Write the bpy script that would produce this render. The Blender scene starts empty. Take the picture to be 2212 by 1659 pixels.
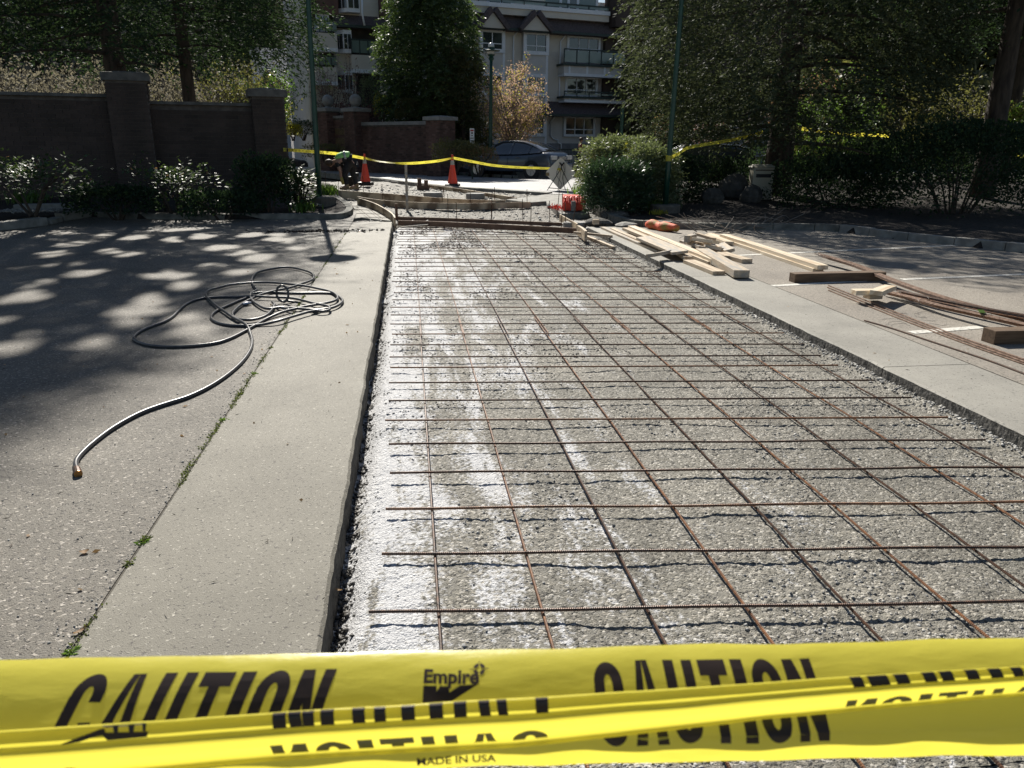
import bpy, math, random
import numpy as np
from mathutils import Vector, Matrix
random.seed(7); RNG = np.random.default_rng(11)
S = bpy.context.scene; COL = S.collection
R = math.radians
# ------------------------------------------------------------------ camera, sky, sun, exposure
CAM_H, PITCH, YAW, ROLL = 1.63, 0.3078743509933734, 0.13364163307011728, 0.007019119512143226
FPX = 3000*2212/4032                       # focal length in pixels of a 2212 px wide picture
_cy, _sy, _cp, _sp = math.cos(YAW), math.sin(YAW), math.cos(PITCH), math.sin(PITCH)
FWD = np.array([_sy*_cp, _cy*_cp, -_sp]); _r0 = np.array([_cy, -_sy, 0.]); _u0 = np.cross(_r0, FWD)
RGT = math.cos(ROLL)*_r0 + math.sin(ROLL)*_u0; UPV = -math.sin(ROLL)*_r0 + math.cos(ROLL)*_u0
CP = np.array([0., 0., CAM_H])
cd = bpy.data.cameras.new('camera'); cam = bpy.data.objects.new('camera', cd); COL.objects.link(cam)
cd.sensor_width = 36; cd.lens = 36*3000/4032; cd.clip_start = .02; cd.clip_end = 900
cam.matrix_world = Matrix([[RGT[0], UPV[0], -FWD[0], 0], [RGT[1], UPV[1], -FWD[1], 0], [RGT[2], UPV[2], -FWD[2], CAM_H], [0, 0, 0, 1]])
cd.dof.use_dof = True; cd.dof.focus_distance = 4.5; cd.dof.aperture_fstop = 13
S.camera = cam
SUN_EL, SUN_AZ = R(39), R(-6.9)            # azimuth from +Y towards +X
SUN = Vector((math.sin(SUN_AZ)*math.cos(SUN_EL), math.cos(SUN_AZ)*math.cos(SUN_EL), math.sin(SUN_EL)))
w = bpy.data.worlds.new('World'); S.world = w; w.use_nodes = True
nt = w.node_tree; nt.nodes.clear()
sk = nt.nodes.new('ShaderNodeTexSky'); sk.sky_type = 'NISHITA'; sk.sun_disc = False
sk.sun_elevation = SUN_EL; sk.sun_rotation = SUN_AZ; sk.air_density = 1; sk.dust_density = .6
bg = nt.nodes.new('ShaderNodeBackground'); bg.inputs[1].default_value = .05
wo = nt.nodes.new('ShaderNodeOutputWorld'); nt.links.new(sk.outputs[0], bg.inputs[0]); nt.links.new(bg.outputs[0], wo.inputs[0])
sl = bpy.data.lights.new('sun', 'SUN'); sl.energy = 5.0; sl.angle = R(.53); sl.color = (1, .95, .86)
so = bpy.data.objects.new('sun', sl); COL.objects.link(so); so.rotation_euler = SUN.to_track_quat('Z', 'Y').to_euler(); so.location = (0, 30, 40)
S.view_settings.view_transform = 'Standard'; S.view_settings.look = 'None'; S.view_settings.gamma = 1
S.view_settings.use_curve_mapping = False; S.view_settings.exposure = 0.56
# ------------------------------------------------------------------ geometry of the place
def sst(a, b, x):
    t = np.clip((np.asarray(x, float)-a)/(b-a), 0, 1); return t*t*(3-2*t)
def g(y):                                   # ground height: level car park, rising apron, street
    return .30*sst(15.6, 22.8, y) - .16*sst(27, 35, y)
def ray(px, py): return FWD*FPX + RGT*(px-1106) + UPV*(829.5-py)
def at(px, py, dz=0.):                      # point of the real ground seen at a pixel of the photograph
    d = ray(px, py); z = 0.
    for _ in range(60):
        t = (z+dz-CAM_H)/d[2] if d[2] < -1e-6 else 1e3
        p = CP+d*t; z = .5*z+.5*float(g(p[1]))
    return p
def dep(px, py, Y):                         # point of the viewing ray at a given distance Y
    d = ray(px, py); return CP+d*(Y/d[1])
def sc(p): return float((np.asarray(p)-CP)@FWD)/FPX     # metres per photograph pixel at p
V = lambda *a: np.array(a, float)
# ------------------------------------------------------------------ object helpers
WORLD = {}
def tag(o, label=None, cat=None, group=None, kind=None):
    if label: o['label'] = label
    if cat: o['category'] = cat
    if group: o['group'] = group
    if kind: o['kind'] = kind
    return o
def thing(name, label, cat, loc, group=None):
    o = bpy.data.objects.new(name, None); COL.objects.link(o); o.empty_display_size = .1
    o.location = tuple(float(c) for c in loc); WORLD[o] = np.array(loc, float)
    return tag(o, label, cat, group)
class MB:
    def __init__(s): s.v = []; s.f = []; s.m = []; s.n = 0
    def add(s, verts, faces, m=0):
        verts = np.asarray(verts, float); s.v.append(verts)
        for f in faces: s.f.append([i+s.n for i in f]); s.m.append(m)
        s.n += len(verts); return s
    def obox(s, c, ax, ay, az, m=0):        # box: centre and three half-axis vectors
        c, ax, ay, az = map(lambda q: np.asarray(q, float), (c, ax, ay, az))
        vs = [c+i*ax+j*ay+k*az for k in (-1, 1) for j in (-1, 1) for i in (-1, 1)]
        return s.add(vs, [(0, 2, 3, 1), (4, 5, 7, 6), (0, 1, 5, 4), (2, 6, 7, 3), (0, 4, 6, 2), (1, 3, 7, 5)], m)
    def box(s, x0, x1, y0, y1, z0, z1, m=0):
        return s.obox(((x0+x1)/2, (y0+y1)/2, (z0+z1)/2), ((x1-x0)/2, 0, 0), (0, (y1-y0)/2, 0), (0, 0, (z1-z0)/2), m)
    def bar(s, a, b, w, h, up=(0, 0, 1), m=0):   # box from a to b, width w (sideways), height h
        a, b = np.asarray(a, float), np.asarray(b, float); d = b-a; L = np.linalg.norm(d); d = d/L
        side = np.cross(d, up); side /= np.linalg.norm(side); u = np.cross(side, d)
        return s.obox((a+b)/2, d*L/2, side*w/2, u*h/2, m)
    def tube(s, pts, r, n=6, m=0, cap=True):
        pts = np.asarray(pts, float); k = len(pts)
        rr = np.full(k, r, float) if np.isscalar(r) else np.asarray(r, float)
        tan = np.gradient(pts, axis=0); tan /= np.linalg.norm(tan, axis=1)[:, None]+1e-12
        ref = V(0, 0, 1) if abs(tan[0][2]) < .9 else V(1, 0, 0)
        a = np.cross(tan, ref); a /= np.linalg.norm(a, axis=1)[:, None]+1e-9; b = np.cross(a, tan)
        th = np.arange(n)*2*math.pi/n
        vs = (pts[:, None, :] + rr[:, None, None]*(np.cos(th)[None, :, None]*a[:, None, :]+np.sin(th)[None, :, None]*b[:, None, :])).reshape(-1, 3)
        fs = [(i*n+j, i*n+(j+1) % n, (i+1)*n+(j+1) % n, (i+1)*n+j) for i in range(k-1) for j in range(n)]
        if cap: fs += [tuple(range(n))[::-1], tuple((k-1)*n+j for j in range(n))]
        return s.add(vs, fs, m)
    def lathe(s, c, prof, n=16, m=0, rot=0.):
        c = np.asarray(c, float); th = np.arange(n)*2*math.pi/n+rot
        vs = [c+V(r*math.cos(t), r*math.sin(t), z) for r, z in prof for t in th]; k = len(prof)
        fs = [(i*n+j, i*n+(j+1) % n, (i+1)*n+(j+1) % n, (i+1)*n+j) for i in range(k-1) for j in range(n)]
        fs += [tuple(range(n))[::-1], tuple((k-1)*n+j for j in range(n))]
        return s.add(vs, fs, m)
    def prism(s, poly, z0, z1, m=0):
        n = len(poly); z0 = [z0]*n if np.isscalar(z0) else z0; z1 = [z1]*n if np.isscalar(z1) else z1
        vs = [(p[0], p[1], a) for p, a in zip(poly, z0)]+[(p[0], p[1], b) for p, b in zip(poly, z1)]
        fs = [tuple(range(n))[::-1], tuple(range(n, 2*n))]+[(i, (i+1) % n, n+(i+1) % n, n+i) for i in range(n)]
        return s.add(vs, fs, m)
    def extr(s, poly3, off, m=0):           # planar polygon (3D points) pushed by vector off
        n = len(poly3); p = np.asarray(poly3, float); off = np.asarray(off, float)
        fs = [tuple(range(n))[::-1], tuple(range(n, 2*n))]+[(i, (i+1) % n, n+(i+1) % n, n+i) for i in range(n)]
        return s.add(np.vstack([p, p+off]), fs, m)
    def ball(s, c, rx, ry=None, rz=None, n=10, k=7, m=0):
        ry = ry or rx; rz = rz or rx; prof = [(math.sin(math.pi*i/k), -math.cos(math.pi*i/k)) for i in range(k+1)]
        th = np.arange(n)*2*math.pi/n
        vs = [(c[0]+rx*max(r, .02)*math.cos(t), c[1]+ry*max(r, .02)*math.sin(t), c[2]+rz*z) for r, z in prof for t in th]
        fs = [(i*n+j, i*n+(j+1) % n, (i+1)*n+(j+1) % n, (i+1)*n+j) for i in range(k) for j in range(n)]+[tuple(range(n))[::-1], tuple(k*n+j for j in range(n))]
        return s.add(vs, fs, m)
    def build(s, name, mats, parent=None, smooth=False, origin=None, bevel=0):
        vs = np.vstack(s.v); off = WORLD[parent] if parent is not None else (np.zeros(3) if origin is None else np.asarray(origin, float))
        me = bpy.data.meshes.new(name); me.from_pydata((vs-off).tolist(), [], s.f)
        mats = mats if isinstance(mats, (list, tuple)) else [mats]
        for q in mats: me.materials.append(q)
        if len(mats) > 1: me.polygons.foreach_set('material_index', s.m)
        if smooth: me.polygons.foreach_set('use_smooth', [True]*len(me.polygons))
        me.update(); o = bpy.data.objects.new(name, me); COL.objects.link(o)
        if parent is not None: o.parent = parent; WORLD[o] = off
        else: o.location = tuple(off); WORLD[o] = off
        if bevel:
            b = o.modifiers.new('bevel', 'BEVEL'); b.width = bevel; b.segments = 2; b.limit_method = 'ANGLE'
        return o
def qmesh(name, verts, quads, mat, parent=None, smooth=False, origin=None, k=4):   # fast mesh of equal-sized faces
    verts = np.asarray(verts, np.float32); quads = np.asarray(quads, np.int32).reshape(-1, k)
    off = WORLD[parent] if parent is not None else (np.zeros(3) if origin is None else np.asarray(origin, float))
    verts = (verts-off).astype(np.float32); me = bpy.data.meshes.new(name); nf = len(quads)
    me.vertices.add(len(verts)); me.vertices.foreach_set('co', verts.ravel())
    me.loops.add(nf*k); me.loops.foreach_set('vertex_index', quads.ravel())
    me.polygons.add(nf); me.polygons.foreach_set('loop_start', np.arange(0, nf*k, k, dtype=np.int32))
    if smooth: me.polygons.foreach_set('use_smooth', np.ones(nf, bool))
    me.update(calc_edges=True); me.validate(); me.materials.append(mat)
    o = bpy.data.objects.new(name, me); COL.objects.link(o)
    if parent is not None: o.parent = parent
    else: o.location = tuple(off)
    WORLD[o] = off; return o
def grid(name, X, Y, Z, mat, parent=None, smooth=True):
    ny, nx = Z.shape; v = np.stack([X, Y, Z], -1).reshape(-1, 3)
    i = np.arange(ny*nx).reshape(ny, nx); q = np.stack([i[:-1, :-1], i[:-1, 1:], i[1:, 1:], i[1:, :-1]], -1).reshape(-1, 4)
    return qmesh(name, v, q, mat, parent, smooth)
def dup(root, loc, label=None, group=None):
    def cp(o, par):
        c = o.copy(); COL.objects.link(c)
        if par is not None: c.parent = par
        for ch in list(o.children): cp(ch, c)
        return c
    r = cp(root, None); r.location = tuple(float(q) for q in loc); WORLD[r] = np.array(loc, float)
    if label: r['label'] = label
    if group: r['group'] = group
    return r
# numpy noise
def _h(ix, iy, s):
    n = (ix.astype(np.int64)*374761393+iy.astype(np.int64)*668265263+s*1442695041) & 0xffffffff
    n = ((n ^ (n >> 13))*1274126177) & 0xffffffff; return ((n ^ (n >> 16)) & 0xffff)/65535.
def vn(x, y, s=0):
    ix, iy = np.floor(x), np.floor(y); fx, fy = x-ix, y-iy; fx = fx*fx*(3-2*fx); fy = fy*fy*(3-2*fy)
    return (_h(ix, iy, s)*(1-fx)+_h(ix+1, iy, s)*fx)*(1-fy)+(_h(ix, iy+1, s)*(1-fx)+_h(ix+1, iy+1, s)*fx)*fy
def fbm(x, y, o=4, s=0): return sum(vn(x*2**k, y*2**k, s+k)/2**k for k in range(o))/sum(1/2**k for k in range(o))
def worley(x, y, s=0):
    ix, iy = np.floor(x), np.floor(y); d = np.full(x.shape, 9.)
    for a in (-1, 0, 1):
        for b in (-1, 0, 1):
            cx, cy = ix+a, iy+b; d = np.minimum(d, (cx+_h(cx, cy, s)-x)**2+(cy+_h(cx, cy, s+9)-y)**2)
    return np.sqrt(d)
# ------------------------------------------------------------------ materials
def mat(name, c1, c2=None, scale=5., rough=.7, bump=0., bscale=None, detail=6., spec=.5, metal=0., stretch=None, c3=None, s3=1., lo=.35, hi=.65, coat=0.):
    m = bpy.data.materials.new(name); m.use_nodes = True; t = m.node_tree; n = t.nodes; l = t.links; b = n['Principled BSDF']
    b.inputs['Roughness'].default_value = rough; b.inputs['Metallic'].default_value = metal; b.inputs['Specular IOR Level'].default_value = spec
    b.inputs['Coat Weight'].default_value = coat
    tc = n.new('ShaderNodeTexCoord'); vec = tc.outputs['Object']
    if stretch:
        mp = n.new('ShaderNodeMapping'); mp.inputs['Scale'].default_value = stretch; l.new(vec, mp.inputs[0]); vec = mp.outputs[0]
    def nz(s, d=detail):
        q = n.new('ShaderNodeTexNoise'); q.inputs['Scale'].default_value = s; q.inputs['Detail'].default_value = d; l.new(vec, q.inputs['Vector']); return q
    def rmp(src, a, z, p0=lo, p1=hi):
        r = n.new('ShaderNodeValToRGB'); r.color_ramp.elements[0].position = p0; r.color_ramp.elements[1].position = p1
        r.color_ramp.elements[0].color = (*a, 1); r.color_ramp.elements[1].color = (*z, 1); l.new(src, r.inputs[0]); return r
    if c2:
        out = rmp(nz(scale).outputs[0], c1, c2).outputs[0]
        if c3:
            mx = n.new('ShaderNodeMix'); mx.data_type = 'RGBA'
            f = rmp(nz(s3, 3).outputs[0], (0, 0, 0), (1, 1, 1), .45, .62); l.new(f.outputs[0], mx.inputs[0])
            l.new(out, mx.inputs[6]); mx.inputs[7].default_value = (*c3, 1); out = mx.outputs[2]
        l.new(out, b.inputs['Base Color'])
    else: b.inputs['Base Color'].default_value = (*c1, 1)
    if bump:
        q = nz(bscale or scale*4, 5); bp = n.new('ShaderNodeBump'); bp.inputs['Strength'].default_value = 1; bp.inputs['Distance'].default_value = bump
        l.new(q.outputs[0], bp.inputs['Height']); l.new(bp.outputs[0], b.inputs['Normal'])
    return m
def stonemat(name, cols, pebble, base, bumpd, stain=None, rough=.75, dust=None, pfrac=.5, spec=.4):
    """aggregate surface: coloured pebbles (voronoi cells) in a base, with broad stains and optional pale dust"""
    m = bpy.data.materials.new(name); m.use_nodes = True; t = m.node_tree; n = t.nodes; l = t.links; b = n['Principled BSDF']
    b.inputs['Roughness'].default_value = rough; b.inputs['Specular IOR Level'].default_value = spec
    tc = n.new('ShaderNodeTexCoord'); vec = tc.outputs['Object']
    vo = n.new('ShaderNodeTexVoronoi'); vo.inputs['Scale'].default_value = pebble; l.new(vec, vo.inputs['Vector'])
    cr = n.new('ShaderNodeValToRGB'); cr.color_ramp.interpolation = 'CONSTANT'
    for i, c in enumerate(cols):
        e = cr.color_ramp.elements[i] if i < 2 else cr.color_ramp.elements.new(i/len(cols))
        e.position = i/len(cols); e.color = (*c, 1)
    sp = n.new('ShaderNodeSeparateColor'); l.new(vo.outputs['Color'], sp.inputs[0]); l.new(sp.outputs[0], cr.inputs[0])
    ns = n.new('ShaderNodeTexNoise'); ns.inputs['Scale'].default_value = pebble*.5; ns.inputs['Detail'].default_value = 4; l.new(vec, ns.inputs['Vector'])
    fr = n.new('ShaderNodeValToRGB'); fr.color_ramp.elements[0].position = pfrac; fr.color_ramp.elements[1].position = pfrac+.08
    l.new(ns.outputs[0], fr.inputs[0])
    mx = n.new('ShaderNodeMix'); mx.data_type = 'RGBA'; l.new(fr.outputs[0], mx.inputs[0]); mx.inputs[6].default_value = (*base, 1); l.new(cr.outputs[0], mx.inputs[7])
    out = mx.outputs[2]
    st = n.new('ShaderNodeTexNoise'); st.inputs['Scale'].default_value = .9; st.inputs['Detail'].default_value = 9; st.inputs['Roughness'].default_value = .7; l.new(vec, st.inputs['Vector'])
    sr = n.new('ShaderNodeValToRGB'); sr.color_ramp.elements[0].position = .3; sr.color_ramp.elements[1].position = .7
    sr.color_ramp.elements[0].color = (*(stain or (.7, .68, .64)), 1); sr.color_ramp.elements[1].color = (1.08, 1.06, 1.02, 1); l.new(st.outputs[0], sr.inputs[0])
    mu = n.new('ShaderNodeMix'); mu.data_type = 'RGBA'; mu.blend_type = 'MULTIPLY'; mu.inputs[0].default_value = 1; l.new(out, mu.inputs[6]); l.new(sr.outputs[0], mu.inputs[7]); out = mu.outputs[2]
    if dust:                                # pale cement dust swept into streaks along Y, thickest at the left edge
        mp = n.new('ShaderNodeMapping'); mp.inputs['Scale'].default_value = (3.9, .8, 1); l.new(vec, mp.inputs[0])
        d1 = n.new('ShaderNodeTexNoise'); d1.inputs['Scale'].default_value = 1; d1.inputs['Detail'].default_value = 7; d1.inputs['Roughness'].default_value = .62; d1.inputs['Distortion'].default_value = .6; l.new(mp.outputs[0], d1.inputs['Vector'])
        sx = n.new('ShaderNodeSeparateXYZ'); l.new(vec, sx.inputs[0])
        mr = n.new('ShaderNodeMapRange'); mr.inputs[1].default_value = -.4; mr.inputs[2].default_value = 3.4; mr.inputs[3].default_value = .1; mr.inputs[4].default_value = -.3; l.new(sx.outputs[0], mr.inputs[0])
        fy = n.new('ShaderNodeMapRange'); fy.inputs[1].default_value = 2; fy.inputs[2].default_value = 10; fy.inputs[3].default_value = -.02; fy.inputs[4].default_value = .1; l.new(sx.outputs[1], fy.inputs[0])
        ad = n.new('ShaderNodeMath'); l.new(d1.outputs[0], ad.inputs[0]); l.new(mr.outputs[0], ad.inputs[1])
        eb = n.new('ShaderNodeMapRange'); eb.inputs[1].default_value = -.28; eb.inputs[2].default_value = .12; eb.inputs[3].default_value = .14; eb.inputs[4].default_value = 0; l.new(sx.outputs[0], eb.inputs[0]); ae = n.new('ShaderNodeMath'); l.new(ad.outputs[0], ae.inputs[0]); l.new(eb.outputs[0], ae.inputs[1]); ad = ae
        a2 = n.new('ShaderNodeMath'); l.new(ad.outputs[0], a2.inputs[0]); l.new(fy.outputs[0], a2.inputs[1])
        fn = n.new('ShaderNodeTexNoise'); fn.inputs['Scale'].default_value = 45; fn.inputs['Detail'].default_value = 3; l.new(vec, fn.inputs['Vector'])
        f2 = n.new('ShaderNodeMath'); f2.operation = 'MULTIPLY_ADD'; f2.inputs[1].default_value = .5; f2.inputs[2].default_value = -.25; l.new(fn.outputs[0], f2.inputs[0])
        a3 = n.new('ShaderNodeMath'); l.new(a2.outputs[0], a3.inputs[0]); l.new(f2.outputs[0], a3.inputs[1])
        dr = n.new('ShaderNodeValToRGB'); dr.color_ramp.elements[0].position = .53; dr.color_ramp.elements[1].position = .63; l.new(a3.outputs[0], dr.inputs[0])
        md = n.new('ShaderNodeMath'); md.operation = 'MULTIPLY'; md.inputs[1].default_value = .68; l.new(dr.outputs[0], md.inputs[0])
        m2 = n.new('ShaderNodeMix'); m2.data_type = 'RGBA'; l.new(md.outputs[0], m2.inputs[0]); l.new(out, m2.inputs[6]); m2.inputs[7].default_value = (*dust, 1); out = m2.outputs[2]
    l.new(out, b.inputs['Base Color'])
    if bumpd:
        hh = n.new('ShaderNodeMath'); hh.operation = 'MULTIPLY'; inv = n.new('ShaderNodeMath'); inv.operation = 'SUBTRACT'; inv.inputs[0].default_value = .7; l.new(vo.outputs['Distance'], inv.inputs[1])
        l.new(inv.outputs[0], hh.inputs[0]); l.new(fr.outputs[0], hh.inputs[1])
        n3 = n.new('ShaderNodeTexNoise'); n3.inputs['Scale'].default_value = pebble*2; n3.inputs['Detail'].default_value = 3; l.new(vec, n3.inputs['Vector'])
        h2 = n.new('ShaderNodeMath'); l.new(hh.outputs[0], h2.inputs[0]); l.new(n3.outputs[0], h2.inputs[1])
        bp = n.new('ShaderNodeBump'); bp.inputs['Strength'].default_value = 1; bp.inputs['Distance'].default_value = bumpd; l.new(h2.outputs[0], bp.inputs['Height']); l.new(bp.outputs[0], b.inputs['Normal'])
    return m
def leafmat(name, c1, c2, tr=(.2, .3, .05), tw=.3, rough=.4, spec=.5):
    m = bpy.data.materials.new(name); m.use_nodes = True; t = m.node_tree; n = t.nodes; l = t.links; b = n['Principled BSDF']
    b.inputs['Roughness'].default_value = rough; b.inputs['Specular IOR Level'].default_value = spec
    ge = n.new('ShaderNodeNewGeometry'); r = n.new('ShaderNodeValToRGB'); r.color_ramp.elements[0].color = (*c1, 1); r.color_ramp.elements[1].color = (*c2, 1)
    l.new(ge.outputs['Random Per Island'], r.inputs[0])
    l.new(r.outputs[0], b.inputs['Base Color'])
    ts = n.new('ShaderNodeBsdfTranslucent'); ts.inputs[0].default_value = (*tr, 1)
    mx = n.new('ShaderNodeMixShader'); mx.inputs[0].default_value = tw; l.new(b.outputs[0], mx.inputs[1]); l.new(ts.outputs[0], mx.inputs[2]); l.new(mx.outputs[0], n['Material Output'].inputs[0])
    return m
M = {}
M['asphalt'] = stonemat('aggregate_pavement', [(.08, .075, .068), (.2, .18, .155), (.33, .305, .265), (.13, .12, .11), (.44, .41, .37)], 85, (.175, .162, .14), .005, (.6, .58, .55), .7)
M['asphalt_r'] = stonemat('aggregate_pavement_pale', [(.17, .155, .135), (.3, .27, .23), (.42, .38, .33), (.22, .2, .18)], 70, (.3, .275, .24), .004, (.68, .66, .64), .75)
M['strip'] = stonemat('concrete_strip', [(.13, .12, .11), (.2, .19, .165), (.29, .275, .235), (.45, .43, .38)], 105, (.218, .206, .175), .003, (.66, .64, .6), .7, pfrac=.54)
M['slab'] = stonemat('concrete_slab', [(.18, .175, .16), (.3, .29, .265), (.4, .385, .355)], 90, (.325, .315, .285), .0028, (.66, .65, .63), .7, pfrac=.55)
M['darkstone'] = mat('dark_pebble', (.035, .032, .028), (.14, .13, .115), 23, .6, 0)  # darker pebble colour, for left edge crumbs and scattered gravel
M['jointfill'] = mat('joint_dirt', (.05, .045, .035), (.14, .125, .1), 18, .9, .004, 90)
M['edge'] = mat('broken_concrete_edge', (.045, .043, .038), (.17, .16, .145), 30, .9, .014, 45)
M['edge_moss_shade'] = mat('mossy_shaded_edge', (.014, .013, .011), (.075, .068, .056), 25, .9, .014, 40)  # moss plus the shade on the left strip's face, both put into the colour
M['capdark'] = mat('shaded_cap', (.09, .085, .075), (.16, .15, .135), 6, .9, .002, 40)  # darker copy of the cap colour, carrying the left wall's shade
M['gravel'] = stonemat('crushed_gravel', [(.11, .105, .095), (.24, .23, .2), (.35, .33, .29), (.19, .18, .155), (.52, .5, .46)], 80, (.255, .245, .218), .007, (.58, .57, .54), .72, dust=(.74, .745, .765), pfrac=.42, spec=.3)
M['gravel2'] = stonemat('compacted_gravel', [(.08, .075, .065), (.17, .155, .13), (.27, .25, .22), (.13, .12, .1)], 16, (.185, .17, .145), .035, (.7, .7, .68), .7)
M['stone'] = mat('pebble', (.16, .155, .145), (.5, .49, .46), 23, .6, 0)
M['road'] = stonemat('street_asphalt', [(.28, .28, .28), (.36, .36, .36), (.42, .42, .42)], 40, (.36, .355, .35), .003, (.85, .85, .87), .5)
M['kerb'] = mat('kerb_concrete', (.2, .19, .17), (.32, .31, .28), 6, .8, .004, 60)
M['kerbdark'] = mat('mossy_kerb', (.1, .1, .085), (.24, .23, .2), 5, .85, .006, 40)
M['soil'] = mat('bark_soil', (.012, .009, .007), (.048, .036, .027), 16, .9, .03, 30)
M['ground'] = mat('bare_ground', (.05, .045, .03), (.1, .09, .06), 2, .95, .02, 8)
M['line'] = mat('line_paint', (.36, .34, .3), (.66, .64, .58), 30, .75, 0, lo=.35, hi=.5)
M['rust'] = mat('rusty_steel', (.1, .045, .022), (.27, .115, .042), 40, .55, .0006, 300, spec=.5)
M['rust2'] = mat('brown_steel', (.035, .02, .013), (.11, .048, .022), 40, .5, .0006, 300, metal=.2)
M['rustb'] = mat('bright_rusty_steel', (.2, .125, .09), (.48, .34, .26), 30, .32, .0004, 200, metal=.45)
M['hose'] = mat('grey_rubber', (.055, .055, .06), (.085, .085, .09), 20, .34, .0004, 200, spec=.55)
M['brass'] = mat('brass', (.45, .26, .1), (.3, .16, .06), 40, .35, 0, metal=.9)
M['wood'] = mat('fresh_lumber', (.46, .36, .25), (.66, .55, .41), 5, .65, .0015, 30, stretch=(.7, 9, 9), c3=(.36, .27, .18), s3=1.6)
M['woodpale'] = mat('pale_lumber', (.66, .56, .41), (.78, .68, .53), 4, .6, .001, 30, stretch=(.6, 9, 9), c3=(.55, .42, .28), s3=1.5)
M['wooddirty'] = mat('cement_stained_lumber', (.4, .32, .23), (.56, .47, .36), 5, .75, .003, 30, stretch=(.9, 7, 7), c3=(.33, .31, .28), s3=2)
M['wooddark'] = mat('weathered_timber', (.09, .055, .032), (.17, .11, .065), 5, .8, .003, 30, stretch=(.8, 8, 8))
M['form'] = mat('form_board', (.56, .44, .29), (.7, .57, .4), 6, .7, .002, 40, c3=(.22, .15, .09), s3=3)
M['formred'] = mat('stained_form_board', (.13, .07, .045), (.22, .13, .08), 6, .8, .002, 40)
M['pole'] = mat('green_painted_steel', (.008, .045, .03), (.012, .065, .042), 8, .35, 0, spec=.5)
M['polebase'] = mat('pole_footing', (.1, .09, .075), (.17, .155, .13), 6, .9, .004, 40)
def brickmat(name, cols):
    m = mat(name, (.1, .1, .1), None, 5, .88); t = m.node_tree; n = t.nodes; l = t.links; b = n['Principled BSDF']
    ge = n.new('ShaderNodeNewGeometry'); oi = n.new('ShaderNodeObjectInfo'); ad = n.new('ShaderNodeMath'); l.new(ge.outputs['Random Per Island'], ad.inputs[0]); l.new(oi.outputs['Random'], ad.inputs[1])
    fr = n.new('ShaderNodeMath'); fr.operation = 'FRACT'; l.new(ad.outputs[0], fr.inputs[0]); r = n.new('ShaderNodeValToRGB'); l.new(fr.outputs[0], r.inputs[0])
    for i, c in enumerate(cols):
        e = r.color_ramp.elements[i] if i < 2 else r.color_ramp.elements.new(i/(len(cols)-1))
        e.position = i/(len(cols)-1); e.color = (*c, 1)
    q = n.new('ShaderNodeTexNoise'); q.inputs['Scale'].default_value = 1.3; q.inputs['Detail'].default_value = 8; mp = n.new('ShaderNodeMapping'); mp.inputs['Scale'].default_value = (1, 1, .35); l.new(ge.outputs['Position'], mp.inputs[0]); l.new(mp.outputs[0], q.inputs['Vector'])
    s = n.new('ShaderNodeValToRGB'); s.color_ramp.elements[0].position = .3; s.color_ramp.elements[1].position = .68; s.color_ramp.elements[0].color = (.5, .52, .48, 1); s.color_ramp.elements[1].color = (1.15, 1.12, 1.1, 1); l.new(q.outputs[0], s.inputs[0])
    mu = n.new('ShaderNodeMix'); mu.data_type = 'RGBA'; mu.blend_type = 'MULTIPLY'; mu.inputs[0].default_value = 1; l.new(r.outputs[0], mu.inputs[6]); l.new(s.outputs[0], mu.inputs[7]); l.new(mu.outputs[2], b.inputs['Base Color']); return m
M['brick'] = brickmat('dark_brick', [(.06, .043, .036), (.085, .06, .05), (.07, .05, .042), (.095, .067, .055)])
M['brickred'] = brickmat('red_brick', [(.085, .05, .043), (.18, .1, .08), (.13, .075, .062), (.21, .13, .105)])
M['mortar'] = mat('mortar', (.09, .075, .065), (.14, .12, .105), 8, .9, .002, 60)
M['cap'] = mat('precast_cap', (.24, .23, .215), (.34, .33, .31), 6, .8, .002, 40)
M['cone'] = mat('orange_plastic', (.95, .09, .045), (.85, .08, .04), 6, .4, 0)
M['reflect'] = mat('grey_reflective', (.42, .4, .37), (.5, .48, .45), 30, .35)
M['black'] = mat('black_rubber', (.012, .012, .013), (.025, .025, .026), 20, .55)
M['white'] = mat('white_trim', (.8, .81, .83), (.86, .86, .88), 6, .55)
M['siding'] = mat('beige_siding', (.66, .59, .5), (.7, .64, .55), 2, .7)
M['sidinggrey'] = mat('grey_siding', (.6, .56, .52), (.66, .62, .58), 2, .7)
M['shingle'] = mat('roof_shingle', (.08, .062, .062), (.14, .11, .11), 12, .9, .01, 20)
M['darktrim'] = mat('dark_green_trim', (.02, .035, .03), (.03, .05, .043), 5, .5)
M['glass'] = mat('window_glass', (.03, .035, .04), (.05, .055, .06), 1, .06, spec=.9, coat=.6)
M['glassgreen'] = mat('balcony_glass', (.12, .17, .155), (.17, .22, .2), 1, .12, spec=.8)
M['dim'] = mat('painted_recess_shade', (.03, .025, .02), (.07, .055, .045), 2, .8)  # recesses are flat dark panels, with their shade put into the colour
M['concbase'] = mat('foundation_wall', (.2, .2, .21), (.27, .27, .28), 4, .85)
M['paleblue'] = mat('pale_render', (.48, .5, .55), (.56, .58, .62), 2, .8)
M['bark'] = mat('bark', (.035, .026, .02), (.1, .075, .055), 9, .9, .03, 14, stretch=(1, 1, .25))
M['barkpale'] = mat('pale_bark', (.14, .12, .1), (.25, .22, .19), 9, .9, .01, 14)
M['orange_net'] = mat('orange_netting', (.85, .1, .05), (.7, .07, .04), 30, .5, .004, 60)
M['orange_cloth'] = mat('orange_sack', (.8, .16, .07), (.62, .1, .05), 12, .7, .006, 40, c3=(.35, .24, .05), s3=7)
M['signback'] = mat('bare_aluminium', (.72, .69, .6), (.76, .73, .65), 2, .6, spec=.3)
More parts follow.
